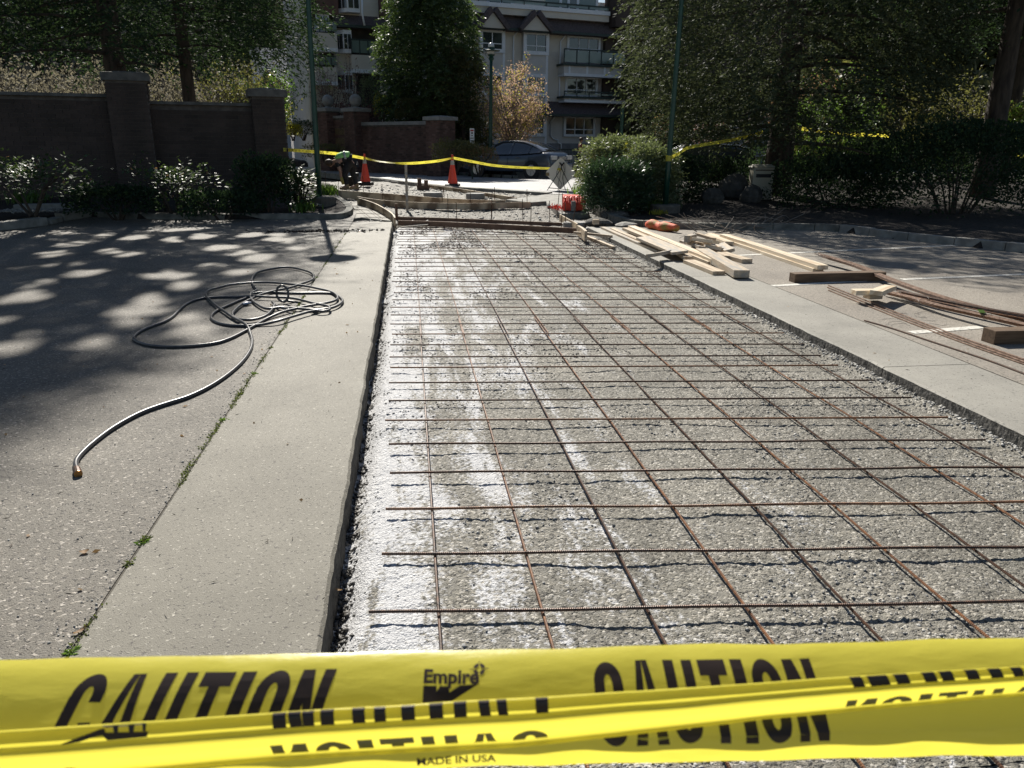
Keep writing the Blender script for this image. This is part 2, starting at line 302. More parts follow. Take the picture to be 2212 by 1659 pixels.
M['car'] = mat('dark_blue_car_paint', (.06, .075, .1), (.07, .085, .115), 2, .22, spec=.6, coat=.8)
M['carb'] = mat('black_car_paint', (.01, .012, .018), (.014, .016, .022), 2, .2, spec=.6, coat=.8)
M['chrome'] = mat('alloy', (.55, .55, .57), (.45, .45, .47), 4, .25, metal=.9)
M['tail'] = mat('red_lamp', (.2, .01, .01), (.25, .02, .015), 4, .15)
M['lampclear'] = mat('clear_lamp', (.5, .5, .5), (.6, .6, .6), 4, .12, spec=.8)
M['skin'] = mat('skin', (.42, .24, .17), (.48, .28, .2), 9, .5)
M['hair'] = mat('brown_hair', (.05, .03, .018), (.09, .055, .032), 40, .6)
M['vest'] = mat('lime_safety_vest', (.33, .8, .2), (.42, .88, .28), 9, .6)
M['vestband'] = mat('grey_vest_band', (.5, .52, .5), (.6, .62, .6), 9, .4)
M['darkcloth'] = mat('dark_workwear', (.018, .017, .018), (.035, .033, .033), 9, .8)
M['redcloth'] = mat('red_shirt', (.2, .012, .02), (.26, .02, .03), 9, .8)
M['tealcloth'] = mat('dark_trousers', (.012, .016, .02), (.02, .025, .03), 9, .8)
M['boot'] = mat('tan_boot', (.3, .2, .1), (.4, .28, .15), 9, .7)
M['glove'] = mat('yellow_glove', (.5, .38, .08), (.6, .46, .1), 9, .7)
M['redpaint'] = mat('red_paint', (.5, .02, .02), (.4, .02, .02), 9, .4)
M['print'] = mat('tape_print', (.025, .016, .012), (.032, .02, .015), 20, .35)
M['ochre'] = mat('ochre_lettering', (.2, .15, .07), (.25, .19, .09), 20, .6)
M['kiosk'] = mat('beige_enamel', (.42, .39, .3), (.48, .45, .36), 3, .6)
M['globe'] = mat('frosted_globe', (.7, .7, .68), (.78, .78, .76), 3, .2, spec=.6)
M['boulder'] = mat('boulder', (.04, .038, .034), (.09, .085, .075), 5, .9, .03, 12)
def tapemat():
    m = bpy.data.materials.new('yellow_tape_film'); m.use_nodes = True; t = m.node_tree; n = t.nodes; l = t.links; b = n['Principled BSDF']
    b.inputs['Base Color'].default_value = (.9, .82, .13, 1); b.inputs['Roughness'].default_value = .3; b.inputs['Specular IOR Level'].default_value = .5
    ts = n.new('ShaderNodeBsdfTranslucent'); ts.inputs[0].default_value = (.97, .86, .1, 1)
    mx = n.new('ShaderNodeMixShader'); mx.inputs[0].default_value = .55; l.new(b.outputs[0], mx.inputs[1]); l.new(ts.outputs[0], mx.inputs[2]); l.new(mx.outputs[0], n['Material Output'].inputs[0])
    tc = n.new('ShaderNodeTexCoord'); q = n.new('ShaderNodeTexNoise'); q.inputs['Scale'].default_value = 16; q.inputs['Detail'].default_value = 6
    mp = n.new('ShaderNodeMapping'); mp.inputs['Scale'].default_value = (.5, 1, 3); l.new(tc.outputs['Object'], mp.inputs[0]); l.new(mp.outputs[0], q.inputs['Vector'])
    bp = n.new('ShaderNodeBump'); bp.inputs['Distance'].default_value = .006; bp.inputs['Strength'].default_value = .5; l.new(q.outputs[0], bp.inputs['Height']); l.new(bp.outputs[0], b.inputs['Normal'])
    return m
M['tape'] = tapemat()
L = {}
L['cedar'] = leafmat('cedar_leaf', (.03, .06, .022), (.085, .12, .04), (.14, .22, .05), .3, .5)
L['cedarbrown'] = leafmat('bronze_cedar_leaf', (.04, .055, .02), (.11, .1, .035), (.2, .2, .05), .25, .5)
L['dark'] = leafmat('dark_conifer_leaf', (.012, .03, .02), (.035, .06, .03), (.07, .12, .04), .24, .7, .12)
L['darkshiny'] = leafmat('grey_green_conifer_leaf', (.03, .05, .032), (.085, .1, .055), (.14, .17, .07), .22, .65, .14)
L['shiny'] = leafmat('glossy_leaf', (.02, .05, .02), (.06, .11, .035), (.16, .24, .06), .18, .5, .5)
L['bright'] = leafmat('bright_leaf', (.05, .1, .02), (.11, .18, .04), (.22, .38, .05), .35, .4)
L['yellow'] = leafmat('yellow_leaf', (.3, .28, .03), (.45, .4, .06), (.6, .55, .05), .4, .5)
L['autumn'] = leafmat('bronze_leaf', (.16, .09, .05), (.28, .18, .1), (.38, .22, .1), .4, .6)
L['peach'] = leafmat('peach_blossom', (.42, .28, .2), (.58, .43, .32), (.62, .43, .29), .45, .7)
L['redleaf'] = leafmat('red_leaf', (.12, .06, .05), (.24, .12, .1), (.3, .13, .1), .35, .6)
L['juniper'] = leafmat('juniper_leaf', (.08, .11, .06), (.19, .23, .12), (.25, .3, .1), .3, .5)
L['pine'] = leafmat('pine_needle', (.015, .04, .022), (.045, .085, .04), (.08, .15, .05), .2, .4)
L['olive'] = leafmat('olive_leaf', (.07, .075, .03), (.16, .15, .06), (.25, .25, .06), .35, .6)
L['haze'] = leafmat('hazy_woodland_leaf', (.14, .13, .105), (.27, .24, .19), (.3, .27, .18), .35, .8)  # the hazy look of far trees is put into the leaf colour
L['white'] = leafmat('white_petal', (.6, .55, .5), (.8, .78, .75), (.7, .65, .6), .35, .6)
L['grass'] = leafmat('grass_blade', (.05, .12, .02), (.12, .22, .05), (.3, .5, .08), .4, .4)
L['moss'] = leafmat('moss', (.045, .05, .015), (.12, .14, .04), (.2, .25, .05), .3, .7)
L['dry'] = leafmat('dry_leaf', (.2, .12, .06), (.42, .28, .16), (.4, .25, .1), .3, .7)
# ------------------------------------------------------------------ ground sheets
def sheet(name, x0, x1, y0, y1, dz, m, nx=2, ny=60):
    X, Y = np.meshgrid(np.linspace(x0, x1, nx), np.linspace(y0, y1, ny)); return tag(grid(name, X, Y, g(Y)+dz, m), kind='structure')
gx = np.array([-400, -60, -1.2, -.37, 3.62, 4.34, 60, 400.]); 
X, Y = np.meshgrid(gx, np.concatenate([[-40], np.linspace(-8, 60, 90), [400]])); tag(grid('ground', X, Y, g(Y)-.26, M['ground']), kind='structure')
XL0, XJL, XEL, XER, XJR = -40., -1.165, -.345, 3.575, 4.31
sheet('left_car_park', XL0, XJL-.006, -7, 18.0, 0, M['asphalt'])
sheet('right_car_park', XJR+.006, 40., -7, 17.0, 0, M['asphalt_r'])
YEND = 15.25
# left concrete strip: worn top, ragged inner edge, rough vertical face
def strip_mesh(name, x0, x1, y0, y1, depth, side, parent=None, dy=.03):
    ny = max(4, int((y1-y0)/dy)); ys = np.linspace(y0, y1, ny); jit = (fbm(ys*6, ys*0+3.3, 5, 5)-.5)*.026; j2 = (fbm(ys*14, ys*0+8.3, 4, 7)-.5)*.03
    xi = (x1 if side > 0 else x0); xo = (x0 if side > 0 else x1); b = MB(); vs = []
    for k, y in enumerate(ys):
        z = float(g(y)); e = xi+side*jit[k]
        vs += [(xo, y, z-depth), (xo, y, z), (xo+(e-xo)*.5, y, z), (e-side*.014, y, z+.0), (e, y, z-.012), (e+side*j2[k]*.5, y, z-depth*.5), (e+side*j2[k], y, z-depth)]
    n = 7; fs = []; ms = []
    for k in range(ny-1):
        for i in range(n-1):
            f = (k*n+i, k*n+i+1, (k+1)*n+i+1, (k+1)*n+i); fs.append(f if side < 0 else f[::-1]); ms.append(1 if i >= 4 else 0)
    fs += [tuple(range(n)), tuple((ny-1)*n+i for i in range(n))[::-1]]; ms += [1, 1]
    b.v = [np.array(vs)]; b.f = [list(f) for f in fs]; b.m = ms; b.n = len(vs)
    return b.build(name, [M['strip'] if side > 0 else M['slab'], M['edge_moss_shade'] if side > 0 else M['edge']], parent)
ls = bpy.data.objects.new('left_concrete_strip', None); COL.objects.link(ls); WORLD[ls] = np.zeros(3); tag(ls, kind='structure')
yj = [-6.5, 1.2, 12.05, 17.6]
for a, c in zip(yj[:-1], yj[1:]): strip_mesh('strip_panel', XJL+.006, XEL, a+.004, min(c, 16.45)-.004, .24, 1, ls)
rs = bpy.data.objects.new('right_concrete_strip', None); COL.objects.link(rs); WORLD[rs] = np.zeros(3); tag(rs, kind='structure')
j1, j2_ = at(1933, 792)[1], at(1491, 597)[1]
yr = [-6.5, 1.9, j1, j2_, j2_+(j2_-j1)*1.02, 15.3]
for a, c in zip(yr[:-1], yr[1:]):
    if c > a+.1: strip_mesh('slab_panel', XER, XJR-.006, a+.005, c-.005, .24, -1, rs)
# excavated bed of the new slab: near part finely displaced
ZF = -.112
def bedz(X, Y, fine):
    z = ZF+(fbm(X*1.3, Y*.8, 3, 1)-.5)*.026+(fbm(X*9, Y*9, 3, 2)-.5)*.014
    z += -.085*np.exp(-((X-XEL-.01)/.075)**2)*(.6+.8*vn(Y*2.2, Y*0, 4)) + .026*np.exp(-((X-XER+.02)/.07)**2)*(.1+1.5*fbm(Y*5, X*3, 3, 8))
    patch = sst(.47, .6, fbm(X*2.6, Y*1.1, 4, 31))
    if fine:
        z += patch*(.5-np.clip(worley(X*30, Y*30, 3), 0, 1))*.0105+(1-patch*.7)*(.5-np.clip(worley(X*48, Y*48, 13), 0, 1))*.0055
        z += (fbm(X*60, Y*60, 2, 17)-.5)*.006
    else: z += (vn(X*20, Y*20, 3)-.5)*.020*(.4+patch)
    return z
for (y0, y1, nx, ny, fine) in ((-1.5, 1.6, 60, 40, 0), (1.6, 5.2, 410, 390, 1), (5.2, 9.0, 230, 190, 1), (9.0, 16.75, 160, 190, 0)):
    X, Y = np.meshgrid(np.linspace(XEL-.04, XER+.04, nx), np.linspace(y0, y1, ny))
    tag(grid('excavated_gravel_bed', X, Y, bedz(X, Y, fine), M['gravel']), kind='structure')
def stones(name, P, r, m, flat=.65):          # many small angular stones in one mesh
    n = len(P); base = np.array([(1, 0, 0), (.1, 1, .1), (-1, .1, 0), (0, -1, .05), (.1, 0, 1), (0, 0, -1)], float)
    v = base[None]+RNG.uniform(-.35, .35, (n, 6, 3)); th = RNG.uniform(0, 6.28, n); c, s_ = np.cos(th)[:, None], np.sin(th)[:, None]
    x, y = v[..., 0]*1.0, v[..., 1]*RNG.uniform(.55, .95, n)[:, None]
    v = np.stack([x*c-y*s_, x*s_+y*c, v[..., 2]*flat], -1)*np.asarray(r)[:, None, None]+P[:, None, :]
    t = np.array([(0, 1, 4), (1, 2, 4), (2, 3, 4), (3, 0, 4), (1, 0, 5), (2, 1, 5), (3, 2, 5), (0, 3, 5)])
    q = (t[None]+np.arange(n)[:, None, None]*6).reshape(-1, 3)
    return tag(qmesh(name, v.reshape(-1, 3), q, m, k=3), kind='stuff')
n = 34000; x = RNG.uniform(XEL, XER, n); y = 1.7+RNG.random(n)**1.7*10; keep = RNG.random(n) < .04+.95*sst(.46, .6, fbm(x*2.6, y*1.1, 4, 31))
x, y = x[keep], y[keep]; r = RNG.gamma(3, .0017, len(x)).clip(.002, .012)
stones('loose_gravel', np.stack([x, y, bedz(x, y, 1)+r*.08], -1), r, M['stone'])
n = 30000; x = RNG.uniform(XEL, XER, n); y = 4.5+RNG.random(n)*11.3; keep = RNG.random(n) < .05+.95*sst(.5, .66, fbm(x*1.9+4, y*.9, 4, 33))
x, y = x[keep], y[keep]; r = (.0035+.0007*y)*RNG.uniform(.5, 1.4, len(x)); stones('scattered_gravel', np.stack([x, y, bedz(x, y, 0)+r*.15], -1), r, M['darkstone'])
n = 9000; y = 1.7+RNG.random(n)**1.5*13; right = RNG.random(n) < .5
x = np.where(right, XER-np.abs(RNG.normal(0, .042, n)), XEL+np.abs(RNG.normal(0, .032, n))); r = RNG.gamma(3, .0026, n).clip(.003, .019)
for nm, kk, ms in (('crumbled_edge_gravel', right, 'stone'), ('dark_edge_crumbs', ~right, 'darkstone')): stones(nm, np.stack([x, y, bedz(x, y, 0)+r*.3], -1)[kk], r[kk], M[ms])
n = 2600; x = RNG.uniform(-4.2, XJL-.02, n); y = 2+RNG.random(n)**1.4*12; near = RNG.random(n) < .4; x = np.where(near, XJL-np.abs(RNG.normal(0, .05, n)), x)
r = RNG.gamma(3, .0011, n).clip(.0015, .007); stones('pavement_grit', np.stack([x, y, r*.4], -1), r, M['stone'])
n = 260; x = RNG.normal(at(700, 500)[0], .5, n); y = RNG.normal(at(700, 500)[1], .12, n); r = RNG.gamma(3, .006, n).clip(.004, .04); stones('spilled_soil_crumbs', np.stack([x, y, g(y)+r*.3], -1), r, M['soil'])
# parking-bay lines
def line(p, q, wd):
    a, b_ = at(*p), at(*q); b = MB(); k = 14; d = (b_-a)/np.linalg.norm(b_-a); s_ = V(-d[1], d[0], 0)*wd/2; vs = []
    for i in range(k+1):
        c = a+(b_-a)*i/k
        for sg in (-1, 1): vs.append((*(c+sg*s_)[:2], float(g((c+sg*s_)[1]))+.004))
    b.add(vs, [(2*i, 2*i+1, 2*i+3, 2*i+2) for i in range(k)]); tag(b.build('parking_line', M['line']), kind='structure')
line((1508, 556), (2330, 518), .1); line((1668, 618), (1868, 607), .1); line((1946, 604), (2330, 588), .1); line((1968, 719), (2120, 707), .1)
# joints: dark seams filled with dirt, weeds and moss
b = MB(); b.box(XJL-.006, XJL+.006, -6, 16.4, -.2, -.004); b.box(XJR-.006, XJR+.006, -6, 16.4, -.2, -.004); tag(b.build('pavement_joint', M['jointfill']), kind='structure')
def blades(P, D, ln, wd, flat=False):        # pointed leaf quads (rhombi) at P along D
    n = len(P); side = np.cross(D, RNG.normal(size=(n, 3)) if not flat else V(0, 0, 1)+RNG.normal(0, .22, (n, 3))); side /= np.linalg.norm(side, axis=1)[:, None]+1e-9
    ln = np.asarray(ln)[:, None] if np.ndim(ln) else ln; wd = np.asarray(wd)[:, None] if np.ndim(wd) else wd
    v = np.stack([P, P+D*ln*.45+side*wd, P+D*ln, P+D*ln*.45-side*wd], 1).reshape(-1, 3); return v, np.arange(4*n).reshape(-1, 4)
def unit(n):
    v = RNG.normal(size=(n, 3)); return v/np.linalg.norm(v, axis=1)[:, None]
n = 5000; y = 2+RNG.random(n)**1.3*13; k = sst(.5, .68, fbm(y*1.6, y*0+.5, 4, 41)); kk = RNG.random(n) < k; y = y[kk]
D = unit(len(y)); D[:, 2] = np.abs(D[:, 2]); P = np.stack([XJL+RNG.normal(0, .009, len(y))+(fbm(y*5, y*0+2, 3, 61)-.5)*.04, y, np.full(len(y), .0)], -1); v, q = blades(P, D, RNG.uniform(.006, .02, len(y)), .004)
tag(qmesh('joint_moss', v, q, L['moss']), kind='stuff')
weeds = [(150, 1408), (285, 1218), (318, 1172), (322, 1165), (505, 905), (528, 851), (560, 806), (591, 751), (690, 599)]
for i, (px, py) in enumerate(weeds):
    p = at(px, py); p[0] = XJL; n = 34; D = unit(n); D[:, 2] = np.abs(D[:, 2])*.5; v, q = blades(np.repeat(p[None], n, 0)+RNG.normal(0, .008, (n, 3))*V(1, 1.6, 0), D, RNG.uniform(.01, .028, n)*(1.3 if i in (3,) else 1), .0045)
    o = qmesh('weed_tuft', v, q, L['moss' if i % 2 else 'bright'], origin=p)
    tag(o, ['small weed in the left joint just above the foreground tape', 'low weed in the left joint, second up from the tape', 'spreading weed in the left joint below its larger neighbour', 'largest spreading weed in the left joint', 'small weed in the left joint level with the hose bend', 'pale weed in the left joint beside the long hose run', 'round weed in the left joint right of the hose bend', 'tiny weed in the left joint just below the hose loops', 'farthest weed in the left joint, beyond the hose loops'][i], 'weed', 'weeds in the left pavement joint')
def litter(n, fn, m, lo, hi, wd):
    P = fn(n); D = unit(n); D[:, 2] *= .12; v, q = blades(P, D, RNG.uniform(lo, hi, n), wd); return v, q
def fl(n):
    x = np.where(RNG.random(n) < .75, RNG.uniform(-4, XEL, n), RNG.uniform(XER, 7, n)); y = 2+RNG.random(n)**1.5*12; return np.stack([x, y, g(y)+.006], -1)
v, q = litter(700, fl, None, .012, .05, .0022); tag(qmesh('twig_litter', v, q, M['bark']), kind='stuff')
v, q = litter(160, fl, None, .015, .045, .008); tag(qmesh('leaf_litter', v, q, L['dry']), kind='stuff')
for px, py, lab in ((565, 1375, 'pale curled leaf lying across the left joint near the tape'), (183, 1195, 'round tan leaf lying on the left pavement'), (730, 1285, 'thin brown leaf lying on the gravel beside the left slab edge')):
    pass
def leaf(p, ang, ln, wd, lab):
    d, s_ = V(math.cos(ang), math.sin(ang), 0), V(-math.sin(ang), math.cos(ang), 0); vs = []; fs = []
    for i in range(7):
        t = i/6; ww = wd*math.sin(math.pi*min(max(t, .04), .97))**.8; c = p+d*(t-.5)*ln+V(0, 0, .004+.012*(t-.5)**2/.25*.6)
        vs += [c-s_*ww+V(0, 0, .004), c, c+s_*ww+V(0, 0, .004)]
    for i in range(6): fs += [(3*i, 3*i+1, 3*i+4, 3*i+3), (3*i+1, 3*i+2, 3*i+5, 3*i+4)]
    b = MB().add(vs, fs); tag(b.build('fallen_leaf', L['dry'], smooth=True, origin=p), lab, 'leaf')
leaf(at(183, 1195), .4, .035, .016, 'round tan leaf lying flat on the left pavement'); leaf(at(174, 1366), 1.0, .05, .008, 'narrow pale leaf lying in the left joint near the foreground tape')
p = at(728, 1277, ZF); leaf(p, -.5, .05, .007, 'slim brown leaf on the gravel beside the left slab edge')
# ------------------------------------------------------------------ islands, apron, street
def ribbon(name, pts, wd, h, m, parent=None, dz=0., side=1, kind='structure', bev=.012, nn=None):   # kerb along ground points, width to one side
    pts = np.array([p[:2] for p in pts]); t = np.gradient(pts, axis=0); t /= np.linalg.norm(t, axis=1)[:, None]; nn = np.stack([-t[:, 1], t[:, 0]], 1)*side if nn is None else nn; b = MB(); vs = []
    for p, q in zip(pts, nn):
        z = float(g(p[1]))+dz; i = p+q*wd; zi = float(g(i[1]))+dz
        vs += [(p[0], p[1], z-.2), (p[0]+q[0]*.015, p[1]+q[1]*.015, z+h), (i[0], i[1], zi+h), (i[0], i[1], zi-.2)]
    k = len(pts); fs = [(4*i+j, 4*i+j+1, 4*i+j+5, 4*i+j+4) for i in range(k-1) for j in range(3)]+[(0, 1, 2, 3), (4*k-4, 4*k-3, 4*k-2, 4*k-1)]
    o = b.add(vs, fs).build(name, m, parent); return tag(o, kind=kind) if kind and parent is None else o
def mound(name, x0, x1, y0, y1, z, m, nx=40, ny=40, amp=.1, s=3, inside=None):
    X, Y = np.meshgrid(np.linspace(x0, x1, nx), np.linspace(y0, y1, ny)); Z = g(Y)+z+(fbm(X*.8, Y*.8, 4, s)-.4)*amp
    if inside is not None: Z = np.where(inside(X, Y), Z, g(Y)-.5)
    return tag(grid(name, X, Y, Z, m), kind='structure')
# left island
kl = [at(*q) for q in ((205, 469), (300, 473), (430, 474), (560, 474), (650, 474), (705, 474), (740, 472), (757, 467), (764, 459), (757, 449), (742, 438), (724, 427))]
def smooth_path(pts, k=6):
    P = np.array(pts, float); n = len(P); out = []
    for i in range(n-1):
        p0, p1, p2, p3 = P[max(i-1, 0)], P[i], P[i+1], P[min(i+2, n-1)]
        for t in np.arange(k)/k: out.append(.5*((2*p1)+(-p0+p2)*t+(2*p0-5*p1+4*p2-p3)*t*t+(-p0+3*p1-3*p2+p3)*t**3))
    return np.array(out+[P[-1]])
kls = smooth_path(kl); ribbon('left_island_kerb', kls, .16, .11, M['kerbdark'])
def poly_in(poly):
    poly = np.array(poly)[:, :2]
    def f(X, Y):
        r = np.zeros(X.shape, bool); n = len(poly)
        for i in range(n):
            a, c = poly[i], poly[(i+1) % n]; cond = (a[1] > Y) != (c[1] > Y)
            with np.errstate(all='ignore'): r ^= cond & (X < (c[0]-a[0])*(Y-a[1])/(c[1]-a[1]+1e-12)+a[0])
        return r
    return f
isl = [p[:2] for p in kls]+[(-2.2, 24), (-2.6, 25.5), (-9, 29), (-22, 36), (-22, 14.5), at(0, 488)[:2], at(100, 476)[:2]]
mound('left_planting_bed', -22, .2, 12, 36, .07, M['soil'], 150, 150, .12, 3, poly_in(isl))
# right island
kr = [at(*q) for q in ((1253, 423), (1268, 437), (1285, 455), (1300, 468), (1325, 480), (1370, 489), (1450, 494), (1530, 497), (1640, 497), (1760, 498), (1830, 503), (1930, 516), (2060, 530), (2212, 547), (2420, 572))]
krs = smooth_path(kr, 4); ks = bpy.data.objects.new('right_island_kerb', None); COL.objects.link(ks); WORLD[ks] = np.zeros(3); tag(ks, kind='structure')
seg = 3; tk = np.gradient(krs[:, :2], axis=0); tk /= np.linalg.norm(tk, axis=1)[:, None]; nk_ = np.stack([-tk[:, 1], tk[:, 0]], 1)
for i in range(0, len(krs)-1, seg):
    a = krs[i:i+seg+1].copy()
    if len(a) < 2: continue
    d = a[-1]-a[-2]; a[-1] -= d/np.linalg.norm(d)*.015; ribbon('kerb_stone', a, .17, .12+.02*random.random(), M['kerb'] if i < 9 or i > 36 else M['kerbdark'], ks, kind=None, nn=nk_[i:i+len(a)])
isr = [p[:2] for p in krs]+[(40, 9), (60, 40), (30, 40), (12, 30), (6.6, 27), at(1250, 412)[:2]]
mound('right_planting_bed', 3, 60, 7.5, 40, .09, M['soil'], 180, 120, .14, 5, poly_in(isr))
# apron between slab and street
near = [at(*q) for q in ((560, 357), (640, 368), (774, 383), (860, 393), (932, 402), (1010, 408), (1100, 414), (1180, 419))]
far = [at(*q) for q in ((460, 336), (624, 350), (690, 357), (774, 365), (860, 371), (932, 375), (1020, 380), (1110, 386))]
near = smooth_path([near[0]+(near[0]-near[1])*8]+near, 5); far = smooth_path([far[0]+(far[0]-far[1])*6]+far, 5)
n = 30
def resamp(P, n):
    s_ = np.concatenate([[0], np.cumsum(np.linalg.norm(np.diff(P[:, :2], axis=0), axis=1))]); t = np.linspace(0, s_[-1], n); return np.stack([np.interp(t, s_, P[:, i]) for i in range(2)], 1)
nn_, ff_ = resamp(near, n), resamp(far, n)
X = nn_[:, 0][None]+(ff_[:, 0]-nn_[:, 0])[None]*np.linspace(0, 1, 14)[:, None]; Y = nn_[:, 1][None]+(ff_[:, 1]-nn_[:, 1])[None]*np.linspace(0, 1, 14)[:, None]
tag(grid('street', X, Y, g(Y)+.0, M['road']), kind='structure')
e0, e1 = nn_[-1], ff_[-1]                     # street continues to the right and on past the bed where the car stands
xs = np.linspace(0, 1, 12)
A = np.array([e0+(V(44, 17)-e0)*t for t in xs]); B = np.array([e1+(V(44, 52)-e1)*t for t in xs])
tt = np.linspace(0, 1, 40)[:, None]
X = A[:, 0][None]*(1-tt)+B[:, 0][None]*tt; Y = A[:, 1][None]*(1-tt)+B[:, 1][None]*tt; tag(grid('side_street', X, Y, g(Y)+.0, M['road']), kind='structure')
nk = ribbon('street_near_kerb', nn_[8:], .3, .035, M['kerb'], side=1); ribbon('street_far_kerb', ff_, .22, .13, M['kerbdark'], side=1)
X, Y = np.meshgrid(np.linspace(-6, 7, 150), np.linspace(14.0, 29, 170)); inside = poly_in([(-7, 17.2), (-.37, 16.55), (3.6, 15.25), (7, 14.1), (7, 24)]+[tuple(p) for p in nn_[::-1]]+[(-6, 29)])
Z = g(Y)-.07+(fbm(X*1.2, Y*1.2, 4, 21)-.5)*.08+(vn(X*14, Y*14, 22)-.5)*.03; Z = np.where(inside(X, Y), Z, -.2); tag(grid('apron_gravel', X, Y, Z, M['gravel2']), kind='structure')
n = 5000; x = RNG.uniform(-4, 5, n); y = RNG.uniform(15.2, 26, n); kk = inside(x, y); x, y = x[kk], y[kk]; r = RNG.gamma(2, .009, len(x)).clip(.006, .06)
stones('apron_loose_stones', np.stack([x, y, g(y)-.07+(fbm(x*1.2, y*1.2, 4, 21)-.5)*.08+r*.2], -1), r, M['stone'])
# new concrete walk on the right of the apron
def slab_poly(name, pix, dz, th, m):
    P = [at(px, py, dz) for px, py in pix]; b = MB(); b.prism([p[:2] for p in P], [p[2]-th for p in P], [p[2] for p in P]); return tag(b.build(name, m, bevel=.012), kind='structure')
slab_poly('concrete_walk', [(1092, 431), (1180, 419.5), (1245, 421), (1268, 438), (1272, 446), (1183, 443), (1180, 434.5), (1146, 437)], .02, .22, M['kerb'])
slab_poly('raised_slab', [(1183, 438), (1236, 430), (1268, 446), (1272, 458), (1213, 462)], .05, .26, M['kerb'])
slab_poly('left_apron_slab', [(752, 473), (778, 470), (848, 477), (838, 466), (818, 453), (775, 436), (758, 440), (766, 452)], -.02, .2, M['strip'])
# broken concrete lumps beside the walk
def rock(name, c, rx, ry, rz, m, lab, cat, seed):
    rg = np.random.default_rng(seed); b = MB().ball(c, rx, ry, rz, 9, 6); v = b.v[0]; d = v-np.asarray(c); k = 1+.28*(fbm(d[:, 0]/rx*1.3+seed, d[:, 1]/ry*1.3+d[:, 2]/rz, 3, seed)-.5)*2; b.v[0] = np.asarray(c)+d*k[:, None]
    return tag(b.build(name, m, origin=V(c[0], c[1], c[2]-rz*.7)), lab, cat)
rock('concrete_lump', at(1325, 466, .06), .34, .26, .12, M['edge'], 'broken dark concrete lump at the corner of the right island kerb', 'rubble', 2)
rock('concrete_lump', at(1292, 481, .05), .3, .2, .1, M['edge'], 'low broken concrete lump beyond the right strip end', 'rubble', 4)
rock('concrete_lump', at(1352, 486, .03), .25, .2, .06, M['kerb'], 'flat crumbled concrete piece at the foot of the right island kerb', 'rubble', 6)
# far bed and lawn behind the street
mound('far_bed', -40, 6.3, 24, 60, .3, M['soil'], 120, 100, .2, 9, poly_in([tuple(p) for p in ff_]+[(e1[0]+.4, e1[1]+1.2), (4.0, 38), (4, 44), (-40, 60), (-60, 50)]))
# ------------------------------------------------------------------ rebar mat in the excavation
ZB = -.074; HB = CAM_H-ZB
def bz(px, py): return at_plane(px, py, ZB)
def at_plane(px, py, z):
    d = ray(px, py); return CP+d*((z-CAM_H)/d[2])
def ribbed(b, a, c, r, rib=True, m=0):
    a, c = np.asarray(a, float), np.asarray(c, float); L_ = np.linalg.norm(c-a)
    if rib:
        k = int(L_/.0042); t = np.linspace(0, 1, k+1); rr = r*np.where(np.arange(k+1) % 2, 1.13, .93)
        P_ = a+(c-a)*t[:, None]; P_[:, 2] += .0025*np.sin(t*L_*5+a[1]*3); b.tube(P_, rr, 6, m)
    else: b.tube([a+(c-a)*t for t in np.linspace(0, 1, 7)], r, 6, m)
mat_ = thing('rebar_mat', 'rusty steel reinforcing grid tied across the gravel bed between the two concrete strips', 'rebar mat', (0, 0, ZB))
rows = [(-.4, 0), (0, 0)]
LX = [.0592+.3994*0+i*.4 for i in range(10)]
# rows measured from the photograph at the left-hand ends: (x, y) picture coordinates
ends = [(797, 1322), (825, 1196), (833, 1098.5), (842, 1021.5), (840, 960), (832, 908.5), (840, 866), (840, 827), (843, 794)]
def row_y(j):                                # y of row j where it meets x = .06
    return 2.5445+.3994*j
k = -.0966
for j in range(-1, 37):
    y0 = row_y(j)+random.uniform(-.02, .02)
    if y0 > 16.7: break
    if 0 <= j < len(ends):
        pe = at_plane(*ends[j], ZB); xl = pe[0]; y0 = pe[1]-k*(pe[0]-.059)
    else: xl = XEL+random.uniform(.1, .17)
    if j == -1: xl = 1.05
    xr = XER-random.uniform(.1, .2)
    if y0 > 14.8: xr = min(xr, (16.42-.33*.35-y0)/.25)
    if xr < xl+.3: continue
    kk = k+random.uniform(-.003, .003); b = MB(); zz = random.uniform(-.002, .004)
    pts0, pts1 = V(xl, y0+kk*(xl-.059), ZB+zz), V(xr, y0+kk*(xr-.059), ZB+zz+random.uniform(-.004, .006))
    ribbed(b, pts0, pts1, .0064, j < 5); b.build('rebar', [M['rust2'], M['rust2'], M['rust']][j % 3], mat_)  # most cross bars take the darker steel, their backlit shade put into the colour
lx = [.059+.4*i for i in range(9)]
for i, x in enumerate(lx):
    dx = random.uniform(-.012, .012); tilt = random.uniform(-.015, .015)
    for (a, c, dd, rib) in ((.9, 7.6, 0, True), (6.9, 16.4-.335*(x+.35), .02, False)):
        b = MB(); p, q = V(x+dx+dd, a, ZB-.017), V(x+dx+dd+tilt, c, ZB-.017)
        if rib:
            mid = p+(q-p)*.62; ribbed(b, p, mid, .0058, True); ribbed(b, mid, q, .0058, False)
        else: ribbed(b, p, q, .0058, False)
        b.build('rebar', M['rust'] if i % 2 else M['rust2'], mat_)
b = MB()
for i, x in enumerate(lx):                    # twisted tie wire at crossings
    for j in range(0, 12):
        if (i+j) % 2 == 0:
            p = V(x, row_y(j)+k*(x-.059), ZB); a = random.uniform(0, 3); b.tube([p+V(-.012, -.012, 0), p+V(0, 0, .009), p+V(.012, .012, -.004), p+V(.02, .03*math.cos(a), -.012)], .0012, 4)
tw_ = b.build('tie_wire', M['rust2'], mat_); tw_['kind'] = 'stuff'
